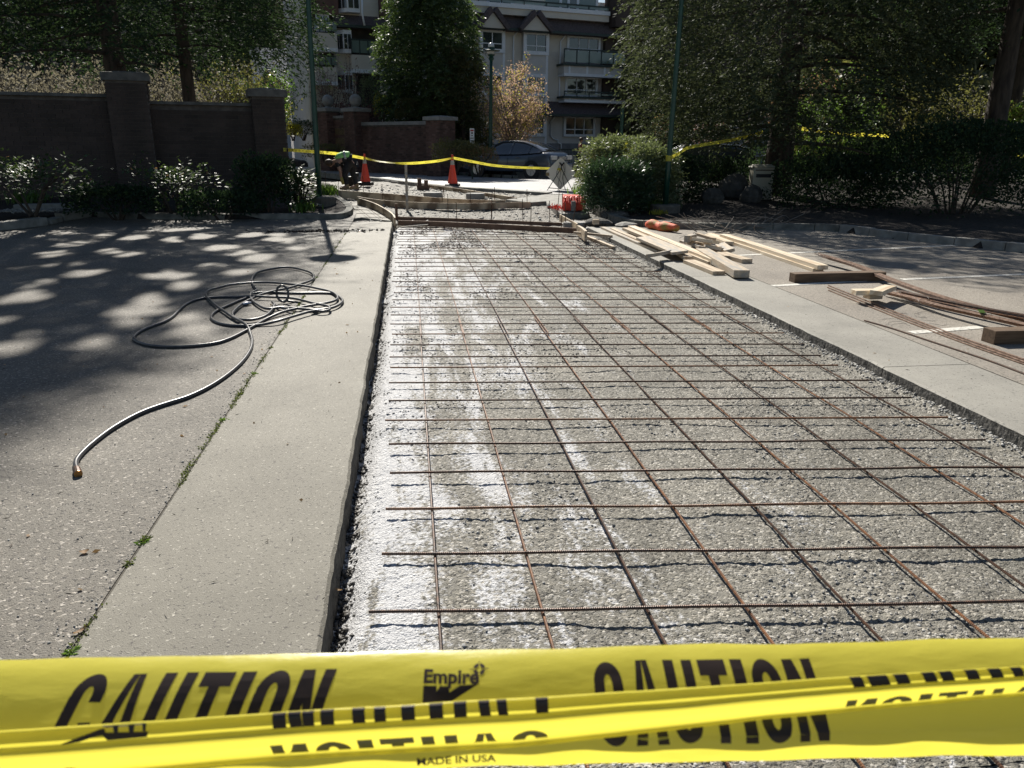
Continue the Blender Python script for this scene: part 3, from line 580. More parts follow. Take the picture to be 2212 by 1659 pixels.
# small second grid on the left apron slab
m2 = thing('rebar_mat', 'small thin rebar grid lying on the pale patch beside the island tip', 'rebar mat', at(800, 455))
for (a, c) in (((760, 452), (818, 455)), ((770, 461), (838, 463)), ((778, 470), (846, 471)), ((770, 446), (800, 470)), ((790, 446), (826, 472))):
    b = MB(); b.tube([at(*a, .03), at(*c, .03)], .006, 5); b.build('rebar', M['rust2'], m2)
# ------------------------------------------------------------------ form boards and stakes
def curved_board(pix, h, th, m, lab, top=True, name='form_board'):
    P = smooth_path([at(px, py, h-.06) if top else at(px, py) for px, py in pix], 5); b = MB(); t = np.gradient(P, axis=0); t[:, 2] = 0; t /= np.linalg.norm(t, axis=1)[:, None]; s_ = np.stack([-t[:, 1], t[:, 0], 0*t[:, 0]], 1)*th/2; vs = []
    for p, q in zip(P, s_):
        for (sg, zz) in ((-1, -h), (-1, 0), (1, 0), (1, -h)): vs.append(p+q*sg+V(0, 0, zz))
    n = len(P); fs = [(4*i+j, 4*i+(j+1) % 4, 4*i+4+(j+1) % 4, 4*i+4+j) for i in range(n-1) for j in range(4)]+[(3, 2, 1, 0), (4*n-4, 4*n-3, 4*n-2, 4*n-1)]
    o = b.add(vs, fs).build(name, m, origin=P[0]-V(0, 0, h)); return tag(o, lab, 'form board', 'form boards of the new apron')
curved_board([(663, 394), (716, 408), (776, 414), (850, 419), (932, 426), (998, 430), (1060, 432), (1092, 432)], .2, .03, M['form'], 'long pale curved form board passing in front of the bending worker')
curved_board([(772, 424), (800, 429), (850, 434), (932, 438), (1016, 439), (1090, 437), (1146, 436)], .15, .03, M['form'], 'pale curved form board with kerf cuts on the camera side of the longer one')
curved_board([(772, 427), (790, 432), (812, 440), (834, 452), (848, 462), (853, 470)], .2, .03, M['form'], 'bent form board curving from the left strip towards the worker')
curved_board([(860, 468), (940, 470), (1050, 474), (1140, 478), (1214, 481)], .075, .04, M['formred'], 'brown straight form board across the slab end, rear of the two')
curved_board([(860, 476), (940, 478), (1050, 483), (1150, 488), (1249, 493)], .105, .04, M['formred'], 'brown straight form board across the slab end, nearest the rebar grid')
curved_board([(924, 399), (990, 407), (1060, 418), (1116, 427)], .1, .04, M['form'], 'pale straight form board below the street kerb')
curved_board([(1210, 463), (1232, 475), (1247, 483)], .15, .03, M['form'], 'short pale form board below the raised slab corner')
curved_board([(1249, 487), (1258, 492), (1266, 499)], .18, .05, M['wood'], 'short stubby board end at the far tip of the right strip')
def stake(px, py, h, lab, m='rust2', r=.008, lean=(0, 0), wood=False, dz=-.06):
    p = at(px, py, dz); q = p+V(lean[0], lean[1], h); b = MB()
    if wood: b.bar(p-V(0, 0, .1), q, .06, .05, (0, 1, 0))
    else:
        b.tube([p-V(0, 0, .15), q], r, 6)
    o = b.build('form_stake' if not wood else 'wooden_stake', M[m], origin=p); return tag(o, lab, 'stake', 'stakes holding the form boards')
pins = [(704, 408, .5, 'rebar pin left of the bending worker, farthest left of all pins'), (731, 414, .3, 'short rebar pin at the left foot of the bending worker'), (786, 417, .45, 'rebar pin just right of the bending worker'),
        (827, 437, .45, 'rebar pin behind the bent left form board'), (952, 446, .45, 'leaning rebar pin at the front curved form below the first manhole ring'), (960, 430, .3, 'short rebar pin between the two manhole rings'),
        (968, 470, .52, 'tall rebar pin behind the brown cross form, left one'), (1017, 452, .42, 'rebar pin at the front of the curved form, middle'), (1062, 472, .62, 'tall rebar pin behind the brown cross form, middle one'),
        (1068, 449, .5, 'tall rebar pin at the right half of the curved form'), (988, 490, .5, 'rebar pin in front of the brown cross form, left one'), (1061, 482, .4, 'rebar pin close in front of the middle tall pin'),
        (1130, 476, .46, 'rebar pin behind the brown cross form, right one'), (1146, 491, .5, 'rebar pin in front of the brown cross form, right one'), (1139, 446, .42, 'rebar pin at the right end of the curved form'),
        (1188, 479, .45, 'rebar pin near the raised slab, short of its corner'), (1202, 470, .62, 'leaning rebar pin by the raised slab corner'), (1214, 478, .6, 'upright rebar pin by the raised slab corner'),
        (1212, 494, .45, 'rebar pin at the right end of the brown forms'), (1222, 491, .5, 'second rebar pin at the right end of the brown forms'), (1235, 490, .4, 'leaning rebar pin nearest the right strip end')]
for px, py, h, lab in pins: stake(px, py, h, lab, lean=(random.uniform(-.02, .02)+(.06 if 'leaning' in lab else 0), random.uniform(-.02, .02)))
stake(880, 456, 1.05, 'tall square timber stake standing alone on the apron gravel', 'wooddirty', wood=True)
stake(857, 474, .34, 'short timber stake at the left end of the brown cross form', 'formred', wood=True)
# junction blocks (brown stubs at street kerb)
p = at(912, 404); b = MB()
for dx, h in ((-.08, .26), (.12, .2)): b.box(p[0]+dx-.06, p[0]+dx+.06, p[1]-.05, p[1]+.05, p[2]-.1, p[2]+h)
b.box(p[0]-.16, p[0]+.2, p[1]-.06, p[1]+.06, p[2]-.1, p[2]+.06); tag(b.build('form_block', M['formred'], origin=p), 'brown forked form block at the street kerb left of the second cone', 'form block')
for px, py, rx, lab in ((935, 421.5, 40, 'left of the two pale manhole rings on the apron'), (1027, 423.5, 40, 'right of the two pale manhole rings on the apron'), (1242, 487, 50, 'low round cover at the corner of the right strip end')):
    p = at(px, py, -.02); r = rx*sc(p)*.5*1.02; b = MB(); b.lathe(p-V(0, 0, .14), [(r, 0), (r, .2), (r*.94, .215), (r*.8, .21)], 28); o = b.build('manhole_ring', M['cap'], origin=p); tag(o, lab, 'manhole ring')
# ------------------------------------------------------------------ hose
def Z2(x, y): return (137.1+x*.314, 548.5+y*.314)
ch = [(97, 1500), (84, 1440), (110, 1390), (180, 1320), (300, 1225), (420, 1150), (550, 1085), (700, 1032), (850, 985), (1000, 915), (1130, 830), (1230, 740), (1285, 660), (1298, 600), (1288, 555), (1268, 510), (1230, 478), (1170, 447), (1110, 405), (1055, 368), (1010, 328), (982, 296), (985, 272), (1010, 255), (1065, 240), (1150, 220), (1300, 205), (1400, 203), (1500, 210), (1650, 226), (1750, 246), (1840, 268), (1885, 300), (1872, 328), (1800, 348), (1700, 364), (1600, 386), (1500, 412), (1400, 446), (1330, 485), (1240, 535), (1150, 580), (1050, 612), (900, 632), (750, 638), (620, 632), (530, 612), (488, 588), (488, 566), (522, 535), (600, 500), (690, 468), (750, 432), (800, 382), (850, 342), (920, 314), (1000, 301), (1100, 296), (1200, 296), (1300, 302), (1400, 308), (1550, 314), (1640, 330), (1720, 352), (1820, 372), (1830, 398), (1780, 408), (1720, 405), (1600, 438), (1480, 474), (1350, 488), (1200, 494), (1085, 480), (1022, 450), (1022, 418), (1060, 388), (1120, 360), (1200, 325), (1260, 300), (1310, 272), (1400, 264), (1600, 270), (1780, 268), (1865, 276), (1915, 310), (1912, 345), (1850, 378), (1740, 392), (1600, 382), (1500, 376), (1400, 385), (1330, 352), (1290, 312), (1292, 276), (1330, 255), (1300, 212), (1302, 168), (1345, 130), (1450, 106), (1540, 97), (1625, 110), (1700, 134), (1722, 160), (1708, 186), (1640, 212), (1560, 238), (1450, 262), (1350, 290), (1240, 345), (1175, 400), (1165, 432), (1205, 456), (1290, 462), (1380, 440), (1430, 400), (1452, 355), (1438, 340), (1480, 372), (1560, 392)]
pts = []
for i, q in enumerate(ch):
    over = 0 if i < 14 else (.014 if i < 38 else .0); over += .02 if 58 < i < 70 else (.012 if i > 84 else 0)
    p = at_plane(*Z2(*q), .0145); p[2] = .0145+over*(1 if 14 < i else 0); pts.append(p)
hp = smooth_path(pts, 4); ho = thing('water_hose', 'long grey rubber hose lying in tangled loops on the left pavement', 'hose', pts[0])
b = MB(); b.tube(hp, .0135, 8); b.build('hose_tube', M['hose'], ho, smooth=True)
rc = at_plane(*Z2(1510, 330), .02); ring = [rc+V(.062*math.cos(t), .02*math.sin(t*.5), .085+.085*math.sin(t)) for t in np.linspace(-1.5, 5.2, 28)]
b = MB(); b.tube(ring+[ring[-1]+V(.1, .05, -.03), ring[-1]+V(.3, .08, -.05)], .0125, 8); b.build('hose_tube', M['hose'], ho, smooth=True)
b = MB(); e = hp[0]; d = (hp[0]-hp[3]); d /= np.linalg.norm(d)
b.tube([e-d*.055, e-d*.03, e-d*.0, e+d*.002, e+d*.03], [.016, .019, .019, .021, .021], 12, 0); b.build('end_coupling', M['rust2'], ho, smooth=False)
b = MB(); b.tube([e+d*.031, e+d*.034], [.02, .0195], 12); b.build('brass_ring', M['brass'], ho)
for q in ((1258, 342), (1735, 394)):
    p = at_plane(*Z2(*q), .022); b = MB(); b.tube([p-V(.035, .03, 0), p-V(.01, .01, 0), p+V(.01, .01, 0), p+V(.04, .035, 0)], [.015, .021, .021, .013], 8); b.build('coupling', M['chrome'], ho)
# ------------------------------------------------------------------ lumber
def plank(a, c, wd, th, m, lab, z0=0., z1=None, roll=0., name='plank', grp='loose lumber by the right strip', cat='plank', edge=None):
    """a, c: picture points of the centre of the top face's two ends; z0/z1 height of its underside at both ends"""
    z1 = z0 if z1 is None else z1; p, q = at(*a, z0+th), at(*c, z1+th); d = (q-p)/np.linalg.norm(q-p); up = Vector((0, 0, 1)); up.rotate(Matrix.Rotation(roll, 3, Vector(d)))
    ln = np.linalg.norm(q-p); side = np.cross(d, V(*up)); side /= np.linalg.norm(side); u3 = np.cross(side, d); c = (p+q)/2; b = MB(); wp_ = random.uniform(-.006, .006); nx = 6; vs = []
    for i in range(nx+1):                     # slightly bowed and twisted board, local X along its length
        t = i/nx-.5; bow = wp_*(1-4*t*t)
        for sy, sz in ((-1, -1), (1, -1), (1, 0), (-1, 0)): vs.append((t*ln, sy*wd/2+bow+random.uniform(-.0008, .0008), (0 if sz == 0 else -th)+bow*.4))
    fs = [(4*i+j, 4*i+(j+1) % 4, 4*i+4+(j+1) % 4, 4*i+4+j) for i in range(nx) for j in range(4)]+[(3, 2, 1, 0), (4*nx, 4*nx+1, 4*nx+2, 4*nx+3)]
    o = b.add(vs, fs).build(name, M[m], bevel=.003); o.matrix_world = Matrix([[d[0], -side[0], u3[0], c[0]], [d[1], -side[1], u3[1], c[1]], [d[2], -side[2], u3[2], c[2]], [0, 0, 0, 1]]); return tag(o, lab, cat, grp)
def Z8(x, y): return (1206.8+x*.248, 438.8+y*.248)
def ZL(x, y): return ((2550+x/4.9156)/1.823, (880+y/4.9156)/1.823)
plank(Z8(385, 205), Z8(880, 412), .09, .04, 'wooddirty', 'thin stained stud lying nearest the slab edge, left end of the lumber', .0)
plank(Z8(470, 215), Z8(900, 398), .09, .06, 'wood', 'stud next to the nearest one, under the crosswise block', .0)
plank(Z8(585, 212), ZL(1260, 735), .14, .05, 'wood', 'long plank with its far end dabbed pink', .04, .0)
plank(Z8(635, 195), ZL(1330, 690), .14, .09, 'woodpale', 'long pale doubled plank in the middle of the pile', .03, .0)
plank(Z8(735, 290), ZL(630, 540), .24, .04, 'wooddirty', 'wide dirty board lying slanted on top of the pile', .09, .1, R(6))
plank(ZL(200, 300), ZL(790, 640), .13, .05, 'wood', 'plank sticking out under the wide dirty board', .03)
plank(ZL(30, 590), ZL(395, 520), .13, .05, 'wooddirty', 'short stained block lying crosswise beside the slab edge', .06, .08, R(-12))
plank(ZL(800, 700), ZL(1385, 925), .17, .05, 'wood', 'clean plank end reaching furthest down the right strip joint', .0)
plank(ZL(1060, 480), ZL(1830, 905), .2, .095, 'wooddirty', 'thick nail-pocked beam nearest the camera in the pile', .02)
plank(ZL(1370, 560), ZL(1560, 625), .1, .05, 'wood', 'short board with a white torn tip behind the thick beam', .01)
plank(ZL(1440, 550), ZL(1930, 690), .17, .06, 'wood', 'short plank lying alone to the right of the thick beam', .0)
offs = [((800, 350), (1060, 445), .11, .045, .05, 'flat offcut at the near left of the scrap heap'), ((850, 330), (1060, 380), .12, .04, .08, 'grey offcut in the middle of the scrap heap'), ((930, 280), (1330, 330), .2, .05, .13, 'wide pale offcut on top of the scrap heap'),
        ((770, 235), (900, 200), .1, .1, .12, 'stubby upright block at the left end of the scrap heap'), ((1000, 320), (1200, 375), .12, .04, .07, 'thin offcut jutting from beneath the wide pale one'), ((1190, 410), (1490, 480), .14, .05, .05, 'yellowish offcut leaning at the near side of the scrap heap'),
        ((1400, 380), (1590, 500), .15, .05, .05, 'tilted offcut at the right end of the scrap heap'), ((960, 180), (1290, 280), .1, .045, .1, 'narrow batten running along the back of the scrap heap'), ((1180, 210), (1590, 350), .16, .05, .02, 'pale board with a dark cut end behind the scrap heap'), ((690, 320), (790, 350), .14, .04, .0, 'small block under the left end of the scrap heap'), ((1100, 430), (1320, 490), .16, .04, .0, 'flat board under the yellowish offcut')]
for i, (a, c, wd, th, z, lab) in enumerate(offs): plank(ZL(*a), ZL(*c), wd, th, ['wooddirty', 'wood', 'woodpale'][i % 3], lab, z, z*random.uniform(.6, 1), R(random.uniform(-14, 14)), 'offcut', 'scrap heap of offcuts', 'offcut')
plank(Z8(1440, 268), (1778, 573), .15, .06, 'woodpale', 'long clean pale board, upper of the pair by the bay line', .04)
plank(Z8(1320, 262), (1768, 580), .15, .045, 'woodpale', 'long clean pale board, lower of the pair by the bay line', .0)
plank((1258, 505), (1326, 532), .06, .04, 'wood', 'narrow batten lying inside the excavation along the right slab edge', -.1)
plank((867, 489), (925, 484), .12, .02, 'wooddirty', 'weathered board lying against the brown cross form at the left', -.08, -.03)
plank((1240, 500), (1322, 508), .05, .04, 'wood', 'small batten lying across the far end of the right strip', .0)
p = at(1287, 479, .1); b = MB(); b.box(p[0]-.06, p[0]+.06, p[1]-.05, p[1]+.05, p[2]-.05, p[2]+.05); tag(b.build('offcut', M['wood'], origin=p, bevel=.003), 'tiny cube of wood on the rubble at the right strip end', 'offcut')
plank((1712, 590), (1908, 586), .14, .11, 'wooddark', 'dark timber sleeper under the far end of the rebar bundle', .0, name='timber_sleeper', grp='sleepers under the rebar bundles', cat='sleeper')
plank((2138, 711), (2260, 707), .15, .12, 'wooddark', 'dark timber sleeper at the right edge under the tied rebar', .0, name='timber_sleeper', grp='sleepers under the rebar bundles', cat='sleeper')
plank((1844, 626), (1908, 626), .13, .05, 'woodpale', 'pale block laid flat on the bar bundle, left one', .09, name='timber_block', grp='pale blocks by the bundles', cat='timber block')
plank((1893, 628), (1924, 616), .13, .05, 'woodpale', 'pale block set at an angle across the end of the tied bars', .11, name='timber_block', grp='pale blocks by the bundles', cat='timber block')
plank((1872, 635), (1900, 634), .12, .05, 'wood', 'pale block underneath the flat one by the bar ends', .03, name='timber_block', grp='pale blocks by the bundles', cat='timber block')
# ------------------------------------------------------------------ rebar bundles on the right pavement
def Z1(x, y): return (1645.6+x*.256, 521.1+y*.256)
def bundle(path, n, spread, z0, z1, r, lab, m, ties=(), tagat=None, tail=.0):
    C = [at(*Z1(*q), z0+(z1-z0)*i/(len(path)-1)) for i, q in enumerate(path)]; C.append(C[-1]+(C[-1]-C[-2])*2.2); P = smooth_path(C, 8)
    t = np.gradient(P, axis=0); t /= np.linalg.norm(t, axis=1)[:, None]; sd = np.cross(t, V(0, 0, 1)); sd /= np.linalg.norm(sd, axis=1)[:, None]
    root = thing('rebar_bundle', lab, 'rebar bundle', C[0], 'rebar bundles on the right pavement')
    for k in range(n):
        lay = k % 3; o = ((k//3)-(n/3-1)/2)*spread+random.uniform(-.3, .3)*spread; f = np.linspace(1.25, .9, len(P)); i0 = random.randint(0, 3)
        pts = P+sd*(o*f)[:, None]+V(0, 0, 1)*(lay*2*r*.9)+t*random.uniform(-.06, .06)
        b = MB(); b.tube(pts[i0 if tail else 0:], r, 6); b.build('rebar', m[k % len(m)], root)
    for q in ties:
        c = P[int(q*(len(P)-1))]; s_ = sd[int(q*(len(P)-1))]; w_ = n/3*spread*.6+.012; b = MB()
        b.tube([c+s_*w_*math.cos(a)+V(0, 0, .018+.034*math.sin(a)) for a in np.linspace(0, 6.28, 14)]+[c+s_*w_+V(.02, .06, .03), c+s_*w_+V(.06, .1, .01)], .0018, 4); b.build('tie_wire', M['black'], root)
    if tagat:
        c = P[int(tagat*(len(P)-1))]; b = MB(); b.bar(c+V(-.03, -.05, .05), c+V(.03, .06, .055), .05, .004); b.build('paint_mark', L['bright'], root)
    return root
bundle([(470, 118), (800, 215), (1100, 340), (1500, 480), (1900, 590), (2300, 690)], 18, .014, .1, .02, .0065, 'longest loose bundle of dark red bars resting on the far sleeper', [M['rust'], M['rust2'], M['rustb']], tail=.02)
bundle([(1050, 440), (1250, 490), (1500, 560), (1900, 650), (2300, 740)], 12, .016, .03, .1, .007, 'shiny tied bundle with a green paint mark, nearest the camera', [M['rustb'], M['rust'], M['rustb']], (.3, .62), .58)
bundle([(1165, 437), (1300, 468), (1500, 510), (1900, 590), (2300, 660)], 10, .016, .06, .1, .007, 'tied brown bundle lying between the loose and the shiny ones', [M['rust'], M['rustb'], M['rust2']], (.35,))
def loose(path, off, lab, m, z=.008):
    C = [at(*Z1(x, y+off), z) for x, y in path]; C.append(C[-1]+(C[-1]-C[-2])*1.5); b = MB(); b.tube(smooth_path(C, 5), .0065, 6); tag(b.build('rebar', m, origin=C[0]), lab, 'rebar', 'loose bars on the right pavement')
pa = [(560, 385), (1200, 640), (1700, 830), (2300, 1040)]
loose(pa, -14, 'farthest of the four parallel loose bars on the right pavement', M['rustb']); loose([(x-8, y+4) for x, y in pa], -2, 'second of the four parallel loose bars, counted from the sleepers', M['rust'])
loose([(x+20, y+8) for x, y in pa], 6, 'third of the four parallel loose bars, counted from the sleepers', M['rustb']); loose([(x, y+10) for x, y in pa], 16, 'nearest of the four parallel loose bars to the right strip', M['rustb'])
loose([(865, 668), (1100, 735), (1400, 835), (1900, 1000), (2300, 1150)], 0, 'single dark bar lying alone along the right strip joint', M['rust2'])
b = MB()
for _ in range(9):
    p = at(*Z1(random.uniform(1180, 1500), random.uniform(570, 720)), .004); a = random.uniform(0, 6.3); b.tube(smooth_path([p, p+V(.07*math.cos(a), .07*math.sin(a), .01), p+V(.15*math.cos(a+.4), .15*math.sin(a+.4), 0), p+V(.2*math.cos(a+1), .2*math.sin(a+1), .004)], 4), .0013, 4)
tag(b.build('tie_wire_scraps', M['black']), kind='stuff')
# ------------------------------------------------------------------ orange roll, sack, branches
p = at(1238, 452, .05); s_ = sc(p); b = MB(); ax = V(.93, -.15, 0); ax /= np.linalg.norm(ax); ay = V(-ax[1], ax[0], 0)
Wd, Dp, Hh = 46*s_*.5, .42, .3; nx, ny = 26, 10; vs = []
for i in range(nx+1):
    for j in range(ny*2+1):
        a = math.pi*j/(ny*2); u = (i/nx-.5)*2; f = .012*math.sin(i*2.1)+.01*random.random()
        vs.append(p+ax*(u*Wd)+ay*(-math.cos(a)*Dp*(.9+.1*math.sin(i*.9)))+V(0, 0, 1)*((Hh+f)*min(1, 1.35*math.sin(a))**.8+(.0)))
fs = [(i*(ny*2+1)+j, (i+1)*(ny*2+1)+j, (i+1)*(ny*2+1)+j+1, i*(ny*2+1)+j+1) for i in range(nx) for j in range(ny*2)]+[tuple(range(ny*2+1)), tuple(nx*(ny*2+1)+j for j in range(ny*2+1))[::-1]]
rt = thing('netting_roll', 'orange plastic safety netting folded into a bundle on the raised slab', 'netting roll', p)
b.add(vs, fs).build('folded_netting', M['orange_net'], rt); b = MB()
for i in range(26):
    u = (i/25-.5)*2; c = p+ax*(u*Wd*.98)
    b.tube([c-ay*Dp*1.0+V(0, 0, random.uniform(.0, .03)), c-ay*(Dp*.99+.01)+V(0, 0, Hh*.55+random.uniform(-.03, .05)), c-ay*Dp*.5+V(0, 0, Hh*1.04), c+ay*Dp*.5+V(0, 0, Hh*1.05)], .011, 5)
b.build('netting_fold', M['orange_net'], rt); b = MB()
for i in range(24):
    c = p-ax*(Wd+random.uniform(.0, .32))-ay*random.uniform(-.1, .35); a = random.uniform(0, 6.3); b.tube([c+V(0, 0, .01), c+V(.06*math.cos(a), .06*math.sin(a), random.uniform(.03, .13)), c+V(.13*math.cos(a+.5), .13*math.sin(a+.5), .03)], .008, 4)
b.build('loose_strand', M['orange_net'], rt)
c = p-ay*(Dp+.04)+ax*(-.02*1); b = MB(); b.box(c[0]-.05, c[0]+.05, c[1]-.03, c[1]+.03, c[2]+.0, c[2]+.22); b.box(c[0]-.04, c[0]+.04, c[1]-.034, c[1]-.03, c[2]+.15, c[2]+.2); tag(b.build('small_canister', M['cap'], origin=c), 'small pale canister standing against the orange netting roll', 'canister')
p = at(1433, 503, .0); b = MB(); n = 22
a0, a1 = at(1398, 493), at(1462, 503); d = a1-a0; pts = [a0+d*t+V(0, 0, .07+.02*math.sin(t*9)) for t in np.linspace(0, 1, 16)]
b.tube(pts, [.03+.1*math.sin(math.pi*(.12+.76*t))*(.85+.2*math.sin(t*13)) for t in np.linspace(0, 1, 16)], 12); v = b.v[0]; v[:, 2] = np.maximum(v[:, 2], .004)
tag(b.build('orange_sack', M['orange_cloth'], smooth=True, origin=p), 'limp orange sack with a mustard underside lying behind the lumber', 'sack')
br = thing('branch_pile', 'heap of cut bare branches lying in the shade by the right kerb', 'branch pile', at(1560, 492))
for i in range(26):
    c = at(random.uniform(1500, 1680), random.uniform(488, 506), .03); a = random.uniform(-.7, .7)+(math.pi if random.random() < .5 else 0); l_ = random.uniform(.4, 1.3); b = MB()
    b.tube(smooth_path([c, c+V(l_*.5*math.cos(a), l_*.5*math.sin(a), random.uniform(.03, .25)), c+V(l_*math.cos(a+.3), l_*math.sin(a+.3), random.uniform(.02, .4))], 4), np.linspace(.011, .004, 9), 5); b.build('branch', M['barkpale'], br)
# ------------------------------------------------------------------ cones, sign, caution tapes
def make_cone(p):
    r = thing('traffic_cone', '', 'traffic cone', p, 'traffic cones at the street kerb'); h = .88
    b = MB(); prof = [(.175, .03), (.165, .06), (.155, .075), (.062, .62)]; b.lathe(p, prof, 20); b.lathe(p, [(.0475, .745), (.034, .86), (.032, .9), (.02, .915)], 20); b.build('cone_body', M['cone'], r, smooth=False)
    b = MB(); b.lathe(p, [(.0635, .615), (.049, .75)], 20); b.build('reflective_collar', M['reflect'], r)
    b = MB(); b.lathe(p, [(.3, -.05), (.3, .05), (.2, .07)], 4, rot=.6); b.build('base', M['black'], r); return r
c1, c2 = at(790, 397, .03), at(978, 401, .03); k1 = make_cone(c1); k1['label'] = 'orange traffic cone close to the bending worker, grey band'
k2 = dup(k1, c2, 'orange traffic cone near the middle of the street kerb, tape sagging from its tip')
def U_(c, px): return sc(c)*px
sp_ = at(1211, 411); s_ = sc(sp_); sg = thing('road_sign', 'back of a diamond metal road sign on a thin folding stand', 'road sign', sp_)
X_ = RGT*V(1, 1, 0); X_ /= np.linalg.norm(X_); Yb = V(-X_[1], X_[0], 0)
def sgp(px, py, back=0.): return sp_+X_*((px-1211)*s_)+V(0, 0, 1)*((411-py)*s_/math.cos(PITCH)*1.0)+Yb*back
dm = [sgp(1209.5, 345), sgp(1244, 377), sgp(1210, 410.5), sgp(1176, 377)]
def rcorn(P, r=.08):
    out = []
    for i in range(4):
        a, c, e = P[i-1], P[i], P[(i+1) % 4]; u, v_ = (a-c)/np.linalg.norm(a-c), (e-c)/np.linalg.norm(e-c)
        out += [c+u*r, c+(u+v_)*r*.25, c+v_*r]
    return out
b = MB(); b.extr(rcorn(dm), Yb*.006); b.build('sign_panel', M['signback'], sg)
b = MB(); c = sgp(1182, 379.3, -.004); b.obox(c, X_*.05, V(0, 0, .045), Yb*.002); b.build('sticker', M['ochre'], sg)
for a, c in (((1211, 367), (1181, 412)), ((1211, 367), (1238, 415)), ((1184, 406), (1234, 410)), ((1211, 358), (1211, 370))):
    b = MB(); b.tube([sgp(*a, -.05), sgp(*c, -.12)], .011, 6); b.build('stand_leg', M['black'], sg)
for a, c in (((1207, 356), (1212, 362)), ((1217, 356), (1211, 363))):
    b = MB(); b.tube([sgp(*a, -.06), sgp(*c, -.05)], .022, 6); b.build('clamp', M['black'], sg)
for path in (((1207, 360), (1201, 378), (1207, 390), (1213, 400), (1204, 411)), ((1214, 360), (1219, 375), (1214, 386), (1222, 411)), ((1210, 366), (1209, 382), (1205, 398), (1206, 411)), ((1218, 358), (1219, 370), (1215, 380), (1218, 404), (1228, 414), (1245, 409))):
    b = MB(); b.tube(smooth_path([sgp(*q, -.07) for q in path], 5), .006, 5); b.build('cord', M['black'], sg)
def text_mesh(txt, bold=0., spacing=1.):
    cu = bpy.data.curves.new('t', 'FONT'); cu.body = txt; cu.size = 1; cu.offset = bold; cu.space_character = spacing; cu.resolution_u = 3
    o = bpy.data.objects.new('t', cu); COL.objects.link(o); dg = bpy.context.evaluated_depsgraph_get(); dg.update(); me = bpy.data.meshes.new_from_object(o.evaluated_get(dg))
    v = np.array([q.co[:2] for q in me.vertices]); f = [list(q.vertices) for q in me.polygons]; bpy.data.objects.remove(o); bpy.data.curves.remove(cu); bpy.data.meshes.remove(me)
    v[:, 0] -= v[:, 0].min(); return v, f
def strip_tape(P, wd, parent, name='tape_strip', tw=None):     # thin hanging strip along points P, width wd vertical
    vs = []
    for i, p in enumerate(P):
        a = 0 if tw is None else tw(i/(len(P)-1)); vs += [p+V(0, math.sin(a), math.cos(a))*wd/2, p-V(0, math.sin(a), math.cos(a))*wd/2]
    b = MB().add(vs, [(2*i, 2*i+1, 2*i+3, 2*i+2) for i in range(len(P)-1)]); return b.build(name, M['tape'], parent)
def tape_words(P, wd, parent, step=.62, size=.04, mirror=True, tw=None):
    s_ = np.concatenate([[0], np.cumsum(np.linalg.norm(np.diff(P, axis=0), axis=1))]); v, f = text_mesh('CAUTION', .012); L_ = v[:, 0].max(); b = MB(); t0 = .1
    while t0+L_*size < s_[-1]:
        b = MB()
        x = t0+(L_-v[:, 0] if mirror else v[:, 0])*size; c = np.stack([np.interp(x, s_, P[:, k]) for k in range(3)], 1); a = 0 if tw is None else tw(t0/s_[-1])
        b.add(c+V(0, math.sin(a), math.cos(a))*((v[:, 1]-.35)*size)[:, None]+V(0, -.003, 0), f); t0 += step*.62; b.build('lettering', M['print'], parent)
def catenary(pix, Ys, k=6):
    return smooth_path([dep(px, py, Y) for (px, py), Y in zip(pix, Ys)], k)
Y1, Y2, Y3 = c1[1], c2[1], sp_[1]
tp = thing('caution_tape', 'yellow caution tape strung from the brick pier over both traffic cones to the sign', 'caution tape', c1, 'strung caution tapes')
ps = catenary([(612, 323), (680, 328), (735, 333), (787, 342)], [20.4, Y1-1.6, Y1-.8, Y1-.06]); strip_tape(ps, .085, tp); tape_words(ps, .085, tp)
ps = catenary([(787, 341), (815, 348), (850, 352), (880, 353), (915, 351), (950, 347), (978, 341)], np.linspace(Y1-.06, Y2-.06, 7)); tw = lambda t: .5+.6*math.sin(t*7); strip_tape(ps, .075, tp, tw=tw); tape_words(ps, .075, tp, tw=tw)
ps = catenary([(978, 341), (1020, 349), (1064, 357), (1110, 361), (1160, 363), (1190, 364), (1211, 365)], np.linspace(Y2-.06, Y3-.1, 7)); tw = lambda t: .3+.5*t; strip_tape(ps, .08, tp, tw=tw); tape_words(ps, .08, tp, tw=tw)
# ------------------------------------------------------------------ foreground caution tapes
def raydepth(px, py, zc):
    d = ray(px, py); return CP+d*(zc/(d@FWD))
ZT = .53
TL, TR = raydepth(-260, 1431, ZT), raydepth(2480, 1372, ZT)
TU = TR-TL; TLEN = np.linalg.norm(TU); TU /= TLEN; TAW = np.cross(V(0, 0, 1), TU); TAW /= np.linalg.norm(TAW); TUP = np.cross(TU, TAW)
def prof_table(segs, wd):                    # lean angle table -> (down, toward) offsets along the width
    vv = np.linspace(0, 1, 61); ph = np.interp(vv, [a for a, _ in segs], [R(b_) for _, b_ in segs]); dn = np.concatenate([[0], np.cumsum(np.cos(ph[:-1]))])*wd/60; tw = np.concatenate([[0], np.cumsum(np.sin(ph[:-1]))])*wd/60
    return vv, dn, tw
WT = .081
